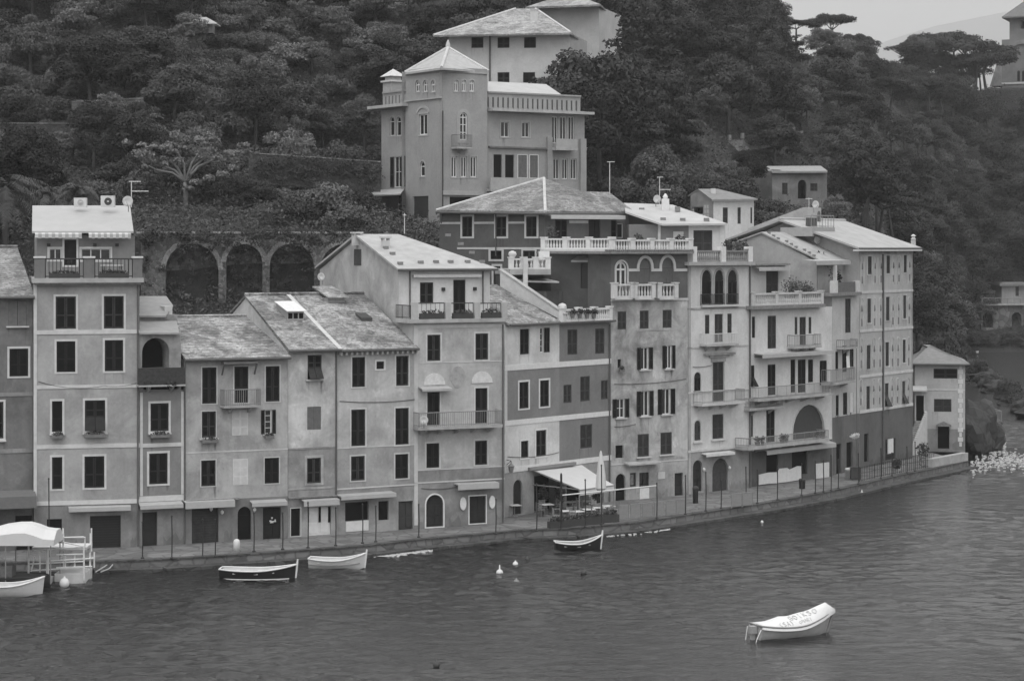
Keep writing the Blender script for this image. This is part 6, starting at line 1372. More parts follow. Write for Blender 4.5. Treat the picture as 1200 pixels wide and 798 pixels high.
# ---- pale spreading tree on the terrace behind the penthouse
px, D = 217, 171; X = wx(px, D); z = terrain(X, D)
root = empty('spreading_tree', (X, D, z), 'pale spreading tree with bare light limbs, on the terrace right of the penthouse dish', 'tree')
mb = MB(); q = random.Random(5); tips = []
top = (.0, 0, 1.9); mb.tube([(0, 0, -.5), (.05, 0, 1.0), top], [.24, .2, .17], 7)
def P3(x, y, dy=0): return ((x - px) / FPX * D, dy, wz(y, D) - z)
for path in ([(214, 207), (205, 200), (188, 193), (172, 183), (160, 178)], [(214, 207), (207, 196), (196, 187), (186, 178)], [(216, 205), (215, 192), (208, 180), (200, 165)], [(217, 205), (224, 190), (232, 178), (240, 165)], [(217, 206), (232, 195), (250, 187), (270, 182), (284, 180)], [(216, 206), (226, 196), (238, 185), (252, 172)], [(215, 206), (203, 203), (186, 200), (168, 190)]):
    dy = q.uniform(-1, 1); pts = [P3(x, y, dy * i * .5) for i, (x, y) in enumerate(path)]; pts[0] = top
    mb.tube(pts, [.13 - .1 * i / (len(pts) - 1) for i in range(len(pts))], 5); tips += pts[2:]
mb.build('trunk', BARKL, root, True)
lo = []
for p in tips:
    for _ in range(4): lo.append((p[0] + q.uniform(-.8, .8), p[1] + q.uniform(-1.2, 1.2), p[2] + q.uniform(-.1, .7), q.uniform(.3, .55), q.uniform(.3, .55), q.uniform(.2, .34)))
for x, y in ((230, 215), (246, 210), (262, 205), (275, 198), (222, 222)):
    p = P3(x, y, -.5); lo.append((p[0], p[1], p[2], .5, .6, .35))
c = bpy.data.objects.new('crown', leafmesh('crown', lo, 9000, .1, foliage('pale_fig_leaves', .17, .05), 31, shell=.4, jit=.9)); COL.objects.link(c); c.parent = root
# ---- palms
PF = foliage('palm_frond', .075, .1)
def palm(px, D, ybase, ytop, label, R_=2.6, seed=1, nf=34):
    z0 = terrain(wx(px, D), D) - .3; zc = wz(ytop, D); root = empty('palm_tree', (wx(px, D), D, z0), label, 'palm'); h = max(1.2, zc - z0); r = random.Random(seed)
    mb = MB(); mb.tube([(0, 0, 0), (.05, 0, h * .5), (0, 0, h)], [.22, .18, .22], 8); mb.build('trunk', flat('palm_bark', .05, .9, .3, 3, .3), root, True)
    mb = MB()
    for k in range(nf):
        a = r.uniform(0, 6.283); el = r.uniform(-.1, 1.45); L = R_ * r.uniform(.8, 1.15); pts = []
        for i in range(7):
            t_ = i / 6; rr = L * t_ * math.cos(el * (1 - t_ * .4)); zz = L * t_ * math.sin(el) - 1.5 * t_ * t_ * L * .55; pts.append(Vector((rr * math.cos(a), rr * math.sin(a), h + zz)))
        side = Vector((-math.sin(a), math.cos(a), 0))
        for i in range(6):
            p, p2 = pts[i], pts[i + 1]
            for j in range(4):
                c_ = p.lerp(p2, j / 4 + r.uniform(-.05, .05)); d_ = (p2 - p).normalized(); ll = .62 * math.sin(math.pi * min(.96, (i + j / 4 + .7) / 6.9)) + .08
                for sg in (-1, 1): e = c_ + side * sg * ll * .75 + d_ * ll * .5 - Vector((0, 0, ll * r.uniform(.2, .7))); mb.face([tuple(c_), tuple(c_ + d_ * .085), tuple(e)])
    mb.build('crown', PF, root)
palm(6, 149, 290, 226, 'big dark palm at the left edge behind the slate roof', 3.8, 1, 80); palm(92, 152, 240, 226, 'palm showing just above the pale penthouse roof', 2.0, 2, 26); palm(58, 156, 240, 226, 'small palm left of the air conditioners', 1.7, 3, 22)
# ---- ivy and creepers on the arched wall, undergrowth over the slopes
g = np.random.default_rng(3)
def cover(name, label, n, x0, x1, D0, D1, size, mat, seed, aspect=.5):
    r = random.Random(seed); P = []
    while len(P) < n:
        px, D = r.uniform(x0, x1), r.uniform(D0, D1); X = wx(px, D); z = terrain(X, D)
        if z < .7: continue
        if hnoise(X * 1.7 + 9, D * 1.7) < -.16 and r.random() < .35: continue
        P.append((X, D, z + abs(r.gauss(0, .4)) * (1 + .8 * math.sin(X * 1.9) * math.sin(D * 1.3)), .12, .12, .12))
    gg = np.random.default_rng(seed); me = leafmesh(name, P, n, size, mat, seed, up=.7, jit=.7, aspect=aspect); o = bpy.data.objects.new(name, me); COL.objects.link(o); return tag(o, label, 'undergrowth', None, 'stuff')
cover('undergrowth', 'rough undergrowth covering the terraced slope at left', 200000, -330, 520, 144, 262, .12, MD, 41)
cover('undergrowth', 'rough undergrowth covering the wooded slopes at right', 190000, 520, 1220, 170, 470, .16, MD, 42)
cover('dry_grass', 'pale dry grass on the terraces', 36000, 60, 480, 160, 215, .13, LT, 43, .12)
lo = []; r = random.Random(9)
for _ in range(210):
    x = r.uniform(165, 450); y = 273 + abs(r.gauss(0, 1)) * (9 if r.random() < .75 else 34); dd = r.uniform(157.2, 157.95)
    if r.random() < .75 and any(a + 4 < x < b - 4 for a, b in ((265, 307), (316, 368), (380, 428))) and 288 < y < 330: dd += .9
    lo.append((wx(x, dd), dd, wz(y, dd), .35, .16, .4))
for _ in range(70):
    x = r.choice((r.uniform(198, 252), r.uniform(268, 305), r.uniform(320, 364))); y = r.uniform(300, 352) if r.random() < .8 else r.uniform(288, 300); dd = r.uniform(158.2, 158.8); lo.append((wx(x, dd), dd, wz(y, dd), .3, .15, .4))
for _ in range(90):
    x = r.uniform(300, 446); y = 182 + (x - 292) * .066 + abs(r.gauss(0, 1)) * 14; dd = 177.6 + (x - 292) * .013; lo.append((wx(x, dd), dd, wz(y, dd), .4, .2, .4))
me = leafmesh('creeper', lo, 17000, .075, foliage('creeper_leaves', .055, .1), 51, shell=.3); o = bpy.data.objects.new('creeper', me); COL.objects.link(o); tag(o, 'creepers hanging over the arched wall and the long terrace wall', 'creeper', None, 'stuff')
print('TREES', cnt, n)
# ================= boats
def boat(name, label, c, rz, L, B, hull_m, rim_m, in_m, sheer=.22, free=.42, stem=.0, cover=None, cat='boat', stripe=None, RK=.5, SK=.35):
    """clinker rowing boat: x = bow; lofted hull with an inner skin, gunwale, thwarts and stem post"""
    root = empty(name, c, label, cat, None, rz); N = 15; prof_ = []
    for i in range(N):
        t_ = i / (N - 1); x = -L / 2 + L * t_ * .96; w_ = B / 2 * (math.sin(math.pi * min(1, .16 + .84 * t_)) ** .62 if t_ < .995 else .02); w_ = max(.02, w_ * (1 if t_ < .9 else 1 - (t_ - .9) * 3.5))
        zt = free + sheer * (2 * t_ - .9) ** 2 * (1.25 if t_ > .45 else .45); prof_.append((x, w_, zt))
    def ring(x, w_, zt, off=0, zb=-.16):
        P = []
        for k in range(11):
            a = -1 + 2 * k / 10; s_ = 1 if a > 0 else -1; aa = abs(a); zz = zb + off + (zt - zb - off) * (aa ** 2.1); P.append((x + max(0, (x / L + .5) - .72) * RK * (zz - .1), s_ * max(0.005, (w_ - off)) * (aa ** .55), zz))
        return P
    mb = MB(); rings = [ring(x, w_, zt) for i, (x, w_, zt) in enumerate(prof_)]; mb.loft(rings, closed=False, cap=False); mb.face(rings[0]); mb.face(rings[-1])
    if stripe:
        pass
    h = mb.build('hull', hull_m, root, True)
    mb = MB(); mb.loft([ring(x, w_, zt - .01, .05) for x, w_, zt in prof_], closed=False, cap=False); mb.build('inner_skin', in_m, root, True)
    mb = MB()
    for s_ in (-1, 1): mb.tube([(x + max(0, (x / L + .5) - .72) * RK * (zt - .1), s_ * w_, zt + .015) for x, w_, zt in prof_], .045, 6)
    mb.tube([(prof_[0][0], y, prof_[0][2] + .015) for y in (-prof_[0][1], 0, prof_[0][1])], .045, 6); mb.build('gunwale', rim_m, root, True)
    if stripe:
        mb = MB()
        for s_ in (-1, 1): mb.loft([[(x, s_ * (w_ * .86), zt * SK + zo) for zo in (0, .05)] + [(x, s_ * (w_ * .90 + .02), zt * SK + zo) for zo in (.05, 0)] for x, w_, zt in prof_[:-1]])
        mb.build('rubbing_strake', stripe, root)
    if cover is None:
        for t_ in (.25, .5, .72):
            x, w_, zt = prof_[int(t_ * (N - 1))]; mb = MB(); mb.box(x - .11, x + .11, -w_ * .93, w_ * .93, zt - .17, zt - .12); mb.build('thwart', in_m, root)
    x, w_, zt = prof_[-1]
    if stem: mb = MB(); xr = x + .28 * RK * (zt - .1); mb.tube([(x + .02, 0, -.1), (xr + .02, 0, zt), (xr + .05, 0, zt + stem)], [.05, .06, .045], 6); mb.build('stem_post', rim_m, root)
    return root, prof_
BLK, WH = flat('black_hull_paint', .02, .45, .1), flat('white_hull_paint', .54, .5, .08, 3)
IN = flat('pale_boat_inside', .5, .7, .1, 4)
p = ground(304, 677.5); boat('rowing_boat', 'black hulled rowing boat with a pale rim and upright white stem post', (p.x, p.y, 0), R(-3), 4.25, 1.6, BLK, WHITE, IN, .2, .46, .3, stripe=WHITE, SK=.02)
p = ground(396, 664.5); boat('rowing_boat', 'white rowing boat moored to the right of the black hulled one', (p.x, p.y, 0), R(-4), 3.25, 1.4, WH, WHITE, IN, .25, .42, .22, stripe=GREYM)
p = ground(678, 643.5); boat('rowing_boat', 'dark rowing boat with a white rim, moored below the restaurant awning', (p.x, p.y, 0), R(8), 2.85, 1.3, BLK, WHITE, flat('grey_boat_inside', .3), .3, .36, .3)
p = ground(12, 697); boat('dinghy', 'pale dinghy cut by the left edge beside the railed landing stage', (p.x, p.y, 0), R(5), 3.6, 1.5, WH, WHITE, IN, .28, .5, .0)
p = ground(929, 744.5); root, pr = boat('covered_boat', 'white covered boat with faded lettering on its tarpaulin, alone in the open water', (p.x, p.y, 0), R(27), 4.05, 1.7, flat('grey_white_hull', .36, .5, .15, 3), GREYM, IN, .34, .52, .1, cover=True, RK=1.6)
mb = MB(); rings = []
for i, (x, w_, zt) in enumerate(pr):
    t_ = i / (len(pr) - 1); hgt = float(np.interp(t_, (0, .12, .35, .6, .82, .94, 1), (.1, .16, .40, .44, .46, .50, .06)))
    sag = .05 * math.sin(t_ * 23)
    rings.append([(x + max(0, (x / 4.05 + .5) - .72) * 1.6 * (zt - .1) + (.12 if i == len(pr) - 1 else 0), s_ * (w_ + .06) * k, zt - .1 + (hgt + sag * .4) * (1 - k ** 2.0) + (.1 if k < 1 else -.03)) for s_, k in ((-1, 1), (-1, .93), (-1, .62), (-1, .3), (1, 0), (1, .3), (1, .62), (1, .93), (1, 1))])
mb.loft(rings, closed=False); cov = mb.build('tarpaulin', flat('white_tarpaulin', .64, .7, .06, 2.2, .9), root, True)
def on_cover(t_, k):
    f_ = t_ * (len(pr) - 1); i = min(len(pr) - 2, int(f_)); u = f_ - i; a, b_ = rings[i], rings[i + 1]
    ks = [-1, -.93, -.62, -.3, 0, .3, .62, .93, 1]; j = max(0, min(7, next(q for q in range(8) if k <= ks[q + 1] + 1e-9))); v_ = (k - ks[j]) / (ks[j + 1] - ks[j])
    A = Vector(a[j]).lerp(Vector(a[j + 1]), v_); B_ = Vector(b_[j]).lerp(Vector(b_[j + 1]), v_); return A.lerp(B_, u) + Vector((0, 0, .022))
STROKES = {'G': [[(.9, .8), (.5, 1), (.1, .7), (.1, .3), (.5, 0), (.9, .2), (.9, .5), (.55, .5)]], 'A': [[(0, 0), (.5, 1), (1, 0)], [(.25, .4), (.75, .4)]], 'I': [[(.5, 0), (.5, 1)]], 'K': [[(.1, 0), (.1, 1)], [(.9, 1), (.1, .45), (.9, 0)]], 'S': [[(.9, .85), (.5, 1), (.1, .8), (.5, .52), (.9, .25), (.5, 0), (.1, .15)]], 'O': [[(.5, 0), (.1, .3), (.1, .7), (.5, 1), (.9, .7), (.9, .3), (.5, 0)]], 'M': [[(0, 0), (.1, 1), (.5, .4), (.9, 1), (1, 0)]], 'R': [[(.1, 0), (.1, 1), (.8, .85), (.8, .6), (.1, .5), (.9, 0)]], '(': [[(.7, 1), (.3, .7), (.3, .3), (.7, 0)]], ')': [[(.3, 1), (.7, .7), (.7, .3), (.3, 0)]]}
def letter(text, t0, t1, k0, k1, rad, arc=0.):
    mb = MB(); n = len(text)
    for i, ch in enumerate(text):
        ta, tb = t0 + (t1 - t0) * i / n, t0 + (t1 - t0) * (i + .78) / n; lift = arc * math.sin(math.pi * (i + .5) / n)
        for st in STROKES.get(ch, []): mb.tube([tuple(on_cover(ta + (tb - ta) * u, k0 + (k1 - k0) * v_ + lift)) for u, v_ in st], rad, 4)
    return mb
m = flat('faded_lettering', .42, .9, .1)
for txt, a in (('GOIKSO', (.40, .82, -.60, -.18, .016, .1)), ('(SA)', (.22, .42, -.90, -.62, .014, 0)), ('OMARI', (.50, .70, -.86, -.68, .009, .05))): letter(txt, *a).build('cover_lettering', m, cov)
mb = MB(); x0 = pr[0][0]; mb.box(x0 - .34, x0 - .04, -.17, .17, .28, .62); mb.box(x0 - .28, x0 - .1, -.08, .08, -.3, .28); mb.build('outboard_motor', flat('grey_engine', .3), root)
mb = MB(); mb.tube([(x0 - .05, -.5, .5), (x0 - .35, -.6, .1), (x0 - .5, -.62, -.3)], .02, 4); mb.tube([(x0 - .4, .1, .62), (x0 - .5, .15, -.2)], .025, 4); mb.build('stern_lines', WHITE, root)

# canopy launch and landing stage at the lower left
D = ground(30, 692).y; px = lambda x, d=None: wx(x, D if d is None else d); pz = lambda y: wz(y, D)
root = empty('canopied_launch', (px(5), D + 1.5, 0), 'launch under a domed white canopy at the lower left edge', 'boat'); O = root.location
mb = MB(); N = 14; top = [(-40, 634), (-20, 624), (0, 618.5), (15, 616.5), (28, 616.3), (38, 619), (48, 623), (56, 624), (62, 624.3)]
mb.loft([[(px(x) - O.x, y, pz(yt + (0 if abs(y) < .6 else 9)) - .0) for y in (-1.3, -1.15, -.5, .5, 1.15, 1.3)] + [(px(x) - O.x, y, pz(yb_)) for y, yb_ in ((1.3, 640), (-1.3, 640))] for x, yt in top])
mb.build('canopy', CANVAS, root, False)
mb = MB()
for x in (-35, 5, 58):
    for y in (-1.2, 1.2): mb.tube([(px(x) - O.x, y, .3), (px(x) - O.x, y, pz(639))], .035, 6)
mb.build('canopy_post', GREYM, root)
mb = MB(); st = [(-60, 1.2), (-20, 1.3), (15, 1.25), (38, .9), (52, .1)]; mb.loft([[(px(x) - O.x, y * w_, z) for y, z in ((-1, .62), (-.85, .1), (0, -.2), (.85, .1), (1, .62))] for x, w_ in st], closed=False, cap=False); mb.loft([[(px(x) - O.x, y * w_ * .98, .55) for y in (-1, 1)] for x, w_ in st], closed=False, cap=False); mb.build('hull', flat('dark_launch_hull', .05), root, True)
mb = MB(); mb.box(px(-5) - O.x, px(9) - O.x, -.5, .5, .56, 1.15); mb.build('seat', WOOD, root)
D2 = ground(80, 683).y; root = empty('landing_stage', (wx(72, D2), D2, 0), 'floating landing stage with white tube railings and a gangway at the lower left', 'landing stage'); O = root.location
X = lambda x: wx(x, D2) - O.x; Z = lambda y: wz(y, D2)
mb = MB(); mb.box(X(64), X(99), .0, 2.2, -.3, Z(672)); mb.box(X(54), X(61.5), -.2, .5, -.3, Z(676)); mb.build('pontoon', OFFW, root)
mb = MB(); mb.box(X(36), X(100), .3, 2.0, Z(645), Z(642)); mb.build('deck', OFFW, root)
mb = MB(); r_ = .05
for x, y0, y1 in ((33.8, 640, 681), (56, 643, 680), (98.5, 641, 680)): mb.tube([(X(x), -.05, Z(y1)), (X(x), -.05, Z(y0))], r_ * (1.9 if x == 56 else 1.1), 6)
for (xa, ya), (xb, yb_) in (((34, 660.7), (99, 657.7)), ((37, 668.3), (99, 664.5)), ((66, 650), (99, 649)), ((40, 645), (97, 640.5)), ((34, 678), (41, 652)), ((66, 665), (108, 663.5)), ((99, 655), (110, 653.5)), ((62, 628), (74, 630.5)), ((62, 630), (98, 629)), ((62, 632.5), (98, 640)), ((74, 629.5), (100, 629.5)), ((60, 657), (110, 654))): mb.tube([(X(xa), 0, Z(ya)), (X(xb), 0, Z(yb_))], r_ * .8, 5)
for x, y0, y1 in ((76, 650, 665), (87, 649, 664), (73.5, 619, 642), (99, 629, 641), (106.7, 619, 646), (110, 647, 665), (105, 648, 666)): mb.tube([(X(x), .1, Z(y1)), (X(x), .1, Z(y0))], r_ * .9, 5)
for y in (1.9,):
    for x in (38, 66, 98): mb.tube([(X(x), y, -.2), (X(x), y, Z(630))], r_ * .8, 5)
mb.build('railing', WHITE, root)
p = ground(75.5, 687); mb = MB(); mb.lathe(0, 0, [(.02, -.22), (.18, -.15), (.26, 0), (.26, .14), (.18, .3), (.06, .36), (.05, .44)], 12); o = mb.build('fender_ball', WHITE, None, True); o.location = (p.x, p.y, .1); tag(o, 'round white fender ball floating in front of the landing stage', 'fender')
# buoys
def buoy(x, y, r_, mat, label, tall=0):
    p = ground(x, y); mb = MB(); mb.lathe(0, 0, [(r_ * .1, -r_), (r_ * .75, -r_ * .6), (r_, 0), (r_ * .75, r_ * .6), (r_ * .2, r_ * 1.0), (r_ * .15, r_ * (1.3 + tall)), (r_ * .05, r_ * (1.35 + tall))], 12); o = mb.build('buoy', mat, None, True); o.location = (p.x, p.y, r_ * .3); tag(o, label, 'buoy', 'mooring buoys on the water')
DKB = flat('dark_buoy', .06)
buoy(585.5, 672, .2, WHITE, 'white mooring buoy left of the cluster in front of the restaurant', .8); buoy(604, 662, .17, WHITE, 'small white buoy lying behind the others below the restaurant'); buoy(605, 683, .17, GREYM, 'pale grey buoy nearest to us in the small buoy cluster')
buoy(618, 656, .16, DKB, 'small dark buoy just behind the white ones'); buoy(684, 672, .17, DKB, 'dark buoy below the dark rowing boat'); buoy(511.5, 780, .17, DKB, 'dark buoy alone at the bottom of the photo'); buoy(893, 612, .1, WHITE, 'tiny white float right of the quay bend'); buoy(1010, 579, .16, WHITE, 'small white float by the quay in front of the corner house', .5)

# ================= quay things
POSTS = [(166, 615, 657), (200.5, 608, 657), (236.7, 612, 656), (251.5, 612, 655), (297, 604, 649), (330.7, 604, 646.5), (360.5, 592, 644.5), (393, 598, 642), (424.5, 594, 639), (440, 596, 637.5), (490.5, 594, 632), (581, 588, 628), (629, 570, 625), (657.7, 558, 622), (686, 565, 620), (705, 548, 617), (770, 569, 610), (803.5, 560, 605), (827.5, 556, 601), (845.5, 566, 598), (874.5, 550, 594), (888, 553, 592), (911.5, 549, 588), (940, 546, 583), (956, 543, 580), (965.5, 542, 578.5), (974.5, 536, 577), (983, 541, 574.5), (1006.5, 534, 569.5), (1033, 528, 563), (1046, 533, 559.5), (1063.5, 526, 556), (1073, 520, 554), (56, 564, 655)]
HB = [(217, 'the narrow loggia house'), (337, 'the long slate roofed low house'), (395, 'the stained narrow house'), (489, 'the plain low house'), (591, 'the house with oval shop signs'), (716, 'the restaurant awning'), (806, 'the stained arched house'), (880, 'the slim triple arched house'), (975, 'the great arched gate house'), (1008, 'the narrow terrace house'), (1200, 'the decorated corner house')]
seen = {}
for x, y0, y1 in POSTS:
    p = ground(x, y1, QZ); h = (y1 - y0) / FPX * p.y; root = None
    mb = MB(); mb.tube([(0, 0, 0), (.02, .01, h * .5), (0, 0, h)], .036 if x != 657.7 else .07, 6); mb.lathe(0, 0, [(.05, h), (.06, h + .03), (.03, h + .08), (.01, h + .1)], 6); mb.lathe(0, 0, [(.1, 0), (.1, .05), (.05, .1)], 6)
    o = mb.build('mooring_post', IRON, None); o.location = (p.x, p.y + .25, QZ + .09); hb = next(n_ for e_, n_ in HB if x < e_)
    if x < 163: hb = 'the canopied launch'
    tag(o, 'thin dark post on the quay edge before ' + hb, 'post', 'thin dark posts along the quay before ' + hb[4:])
for a, b2 in ((160, 190), (262, 300)): pass
# low rail panels between posts in front of the stained house
for i, x in enumerate((725.5, 739.5, 753.5, 767, 781, 793, 858, 871)):
    p = ground(x, 612.5 - (x - 725) * .11, QZ); p2 = ground(x + 12, 612.5 - (x + 12 - 725) * .11, QZ); d = (p2 - p); L = d.length
    root = empty('quay_barrier', (p.x, p.y + .4, QZ + .09), 'pale low barrier panel on the quay edge before ' + ('the stained arched house' if x < 800 else 'the slim triple arched house'), 'barrier', 'low barrier panels on the quay before ' + ('the stained arched house' if x < 800 else 'the slim triple arched house'), math.atan2(d.y, d.x))
    mb = MB(); mb.box(.04, L - .06, -.012, .012, .12, .9); mb.build('panel', flat('mesh_panel', .24, .8, .1), root); mb = MB(); ironrail(mb, [(0, 0, 0), (L - .02, 0, 0)], .95, 2, .02, .025); mb.build('frame', GREYM, root)
p = ground(277.3, 646, QZ); mb = MB(); mb.lathe(0, 0, [(.19, 0), (.19, .55), (.15, .68), (.05, .72)], 10); o = mb.build('bollard', WHITE, None, True); o.location = (p.x, p.y, QZ); tag(o, 'short round white bollard on the quay left of the black rowing boat', 'bollard')
for x, y, h, r_, m, lab in ((815, 589.5, 1.2, .2, flat('dark_bin', .05), 'slim dark bin post before the narrow arched door of the slim white house'), (940, 572.5, .75, .24, flat('dark_bin', .05), 'short dark bollard before the great arched gate house'), (995.5, 561, .85, .36, OFFW, 'pale round bin beside a dark one at the corner house')):
    p = ground(x, y, QZ); mb = MB(); mb.lathe(0, 0, [(r_ * .9, 0), (r_, h * .8), (r_ * 1.1, h * .82), (r_ * .9, h * .95), (r_ * .3, h)], 10); o = mb.build('litter_bin', m, None, True); o.location = (p.x, p.y, QZ); tag(o, lab, 'bin')
p = ground(1002.5, 562, QZ); mb = MB(); mb.box(-.36, .36, -.3, .3, .05, .9); mb.box(-.4, .4, -.34, .34, .9, .97); mb.box(-.3, -.2, -.25, .25, 0, .05); mb.box(.2, .3, -.25, .25, 0, .05); o = mb.build('waste_container', flat('dark_bin', .05), None); o.location = (p.x, p.y, QZ); tag(o, 'dark box shaped waste container right of the pale round bin', 'bin')
# mooring ropes on the far left ledge
for k, (xs, lab) in enumerate((([(112, 670), (122, 664), (132, 657)], 'slack pale rope on the quay ledge right of the landing stage'), ([(118, 670), (128, 666), (137, 656)], 'second slack rope beside it, nearer the loggia house'))):
    mb = MB(); q = [ground(x, y, .35) for x, y in xs]; mb.tube([tuple(v) for v in q], .035, 5); tag(mb.build('mooring_rope', ROPE, None), lab, 'rope')

# restaurant: awning, parasol, tables and chairs, planters
F = TWOTONE
root = empty('restaurant_awning', Vector(F.T(F.s(650), 0, QZ)) + F.root.location, 'big sloping white restaurant awning on the two toned house', 'awning'); FA2 = Fac(root, F.A, F.B)
a, b = pt(FA2, 624, 550.8, -.02), pt(FA2, 665, 546.9, -.02); c, d = pt(FA2, 719.5, 567.5, -4.2), pt(FA2, 679, 574, -4.2)
a = (a[0], a[1], a[2]); b = (b[0] + 1.6, b[1], b[2]); zf = (c[2] + d[2]) / 2; c = (c[0], c[1], zf); d = (d[0], d[1], zf)
mb = FA2.MB(); N = 8
def lerp3(p, q, t_): return tuple(p[i] + (q[i] - p[i]) * t_ for i in range(3))
for i in range(N):
    P0, P1 = lerp3(a, d, i / N), lerp3(a, d, (i + 1) / N); Q0, Q1 = lerp3(b, c, i / N), lerp3(b, c, (i + 1) / N); sg = .05 * math.sin(math.pi * i / N); sg1 = .05 * math.sin(math.pi * (i + 1) / N)
    mb.slab([(P0[0], P0[1], P0[2] - sg), (P1[0], P1[1], P1[2] - sg1), (Q1[0], Q1[1], Q1[2] - sg1), (Q0[0], Q0[1], Q0[2] - sg)], .025)
mb.slab([(d[0], d[1] - .0, zf - .03), (d[0], d[1] - .03, zf - .03), (c[0], c[1] - .03, zf - .03), (c[0], c[1], zf - .03)], .36); mb.build('fabric', CANVAS, root)
mb = FA2.MB(); mb.tube([(d[0], d[1], zf - .05), (c[0], c[1], zf - .05)], .05, 6)
for q in (d, c): mb.tube([(q[0], q[1], QZ), (q[0], q[1], zf)], .045, 6)
mb.tube([a, d], .04, 6); mb.tube([(a[0], -.05, zf), d], .04, 5); mb.build('frame', GREYM, root)
mb = FA2.MB(); mb.box(FA2.s(618), FA2.s(672), -.25, -.01, a[2] + .02, a[2] + .22); mb.build('cassette', GREYM, root)
p = ground(705, 613, QZ); root = empty('closed_parasol', (p.x, p.y + 1.2, QZ), 'tall closed white parasol at the right end of the restaurant awning', 'parasol')
mb = MB(); mb.tube([(0, 0, 0), (0, 0, 4.5)], .035, 6); mb.build('pole', GREYM, root); mb = MB(); mb.lathe(0, 0, [(.2, 1.9), (.36, 2.1), (.3, 2.9), (.2, 3.7), (.07, 4.4), (.03, 4.5)], 9); mb.build('canopy', CANVAS, root); mb = MB(); mb.lathe(0, 0, [(.4, 0), (.4, .08), (.06, .14)], 10); mb.build('base', CONC, root)
# long white beam carried along the terrace front
pa, pb = ground(657, 622, QZ), ground(770, 610, QZ); root = empty('rail_canopy', (pa.x, pa.y, QZ), 'long thin white rail running level from the restaurant to the stained house', 'rail')
mb = MB(); za, zb = wz(581, pa.y), wz(569.5, pb.y); q = pb - pa; mb.tube([(0, .3, za - QZ), (q.x, q.y + .3, zb - QZ)], .04, 6); mb.build('bar', WHITE, root)
proto_t = empty('cafe_table', (0, 0, 0), 'small square table under the restaurant awning', 'table', 'restaurant tables on the quay'); mb = MB(); mb.box(-.38, .38, -.38, .38, .71, .75); mb.build('tabletop', OFFW, proto_t); mb = MB(); mb.tube([(0, 0, .05), (0, 0, .71)], .03, 6); mb.lathe(0, 0, [(.25, 0), (.25, .03), (.03, .06)], 8); mb.build('leg', GREYM, proto_t)
proto_c = empty('cafe_chair', (0, 0, 0), 'pale slatted chair under the restaurant awning', 'chair', 'restaurant chairs on the quay'); mb = MB(); mb.box(-.22, .22, -.22, .22, .43, .47); mb.build('seat', GREYM, proto_c); mb = MB()
for k in range(4): mb.box(-.21, .21, .2, .225, .55 + k * .1, .61 + k * .1)
mb.box(-.225, -.19, .19, .23, .47, .95); mb.box(.19, .225, .19, .23, .47, .95); mb.build('backrest', GREYM, proto_c)
for sx in (-.2, .2):
    for sy in (-.2, .2): mb = MB(); mb.tube([(sx, sy, 0), (sx, sy, .43)], .018, 5); mb.build('leg', GREYM, proto_c)
first = True; r = random.Random(4)
for i, (x, y) in enumerate(((641, 604), (664, 612), (677, 612.5), (690, 610), (702, 608), (712, 606), (668, 601), (684, 600))):
    p = ground(x, y, QZ); rz = r.uniform(0, 1.5)
    if first: proto_t.location = p; proto_t.rotation_euler[2] = rz
    else: copy_thing(proto_t, p, rz)
    for k in range(2 if i % 2 else 3):
        a_ = rz + math.pi * (k + .5) * (.67 if i % 2 == 0 else 1); pc = p + Vector((.68 * math.sin(a_), -.68 * math.cos(a_), 0)) ; ang = a_ + math.pi
        if first: proto_c.location = pc; proto_c.rotation_euler[2] = ang; first = False
        else: copy_thing(proto_c, pc, ang)
for x, y, w_, lab in ((653, 621, 1.2, 'dark planter hedge at the left corner of the restaurant terrace'), (672, 619, 1.6, 'dark planter hedge in the middle of the restaurant front'), (694, 616, 1.6, 'dark planter hedge below the closed parasol'), (715, 613, 1.2, 'dark planter hedge at the right end of the restaurant terrace')):
    p = ground(x, y, QZ); root = empty('planter_box', (p.x, p.y + .5, QZ), lab, 'planter', None, R(30)); mb = MB(); mb.box(-w_ / 2, w_ / 2, -.2, .2, 0, .5); mb.build('box', flat('dark_planter', .05), root); mb = MB(); leafcloud(mb, [(0, 0, .6, w_ / 2, .2, .2)], 200, .08); mb.build('plants', PLANT, root)
for x, y, h in ((637, 591, 1.5), (656, 592, 1.7), (700, 590, 1.4)):
    p = ground(x, y + 8, QZ); root = empty('potted_plant', (p.x, p.y, QZ), 'leafy potted plant ' + {637: 'at the left side of the restaurant doorway', 656: 'in the middle under the restaurant awning', 700: 'at the right side of the restaurant doorway'}[x], 'potted plant'); mb = MB(); mb.lathe(0, 0, [(.18, 0), (.26, .45), (.22, .45)], 10); mb.build('pot', TERRA, root); mb = MB(); leafcloud(mb, [(0, 0, .5 + h * .45, .35, .35, h * .42)], 160, .13); mb.build('plant', foliage('light_leaves2', .1, .1), root)
# small table before the left arch door, goods beside the pharmacy door
p = ground(603, 603, QZ); copy_thing(proto_t, p + Vector((0, -.9, 0)), .4, 1, 'single table beside the small arched door, left of the awning')['group'] = 'lone table by the arched door'
for x, y, lab in ((543, 609, 'low goods stand left of the door between the oval signs'), (577, 606, 'low goods stand right of the door between the oval signs')):
    p = ground(x, y + 4, QZ); root = empty('goods_stand', (p.x, p.y, QZ), lab, 'stand'); mb = MB()
    for z0 in (.25, .6): mb.box(-.3, .3, -.16, .16, z0, z0 + .04)
    for a_ in (-.28, .28): mb.box(a_ - .02, a_ + .02, -.15, .15, 0, .85)
    mb.build('shelf', CONC, root)
    mb = MB()
    for k in range(5): mb.box(-.26 + k * .1, -.18 + k * .1, -.1, .08, .64, .64 + .1 + .05 * (k % 3))
    mb.build('goods', OFFW, root)
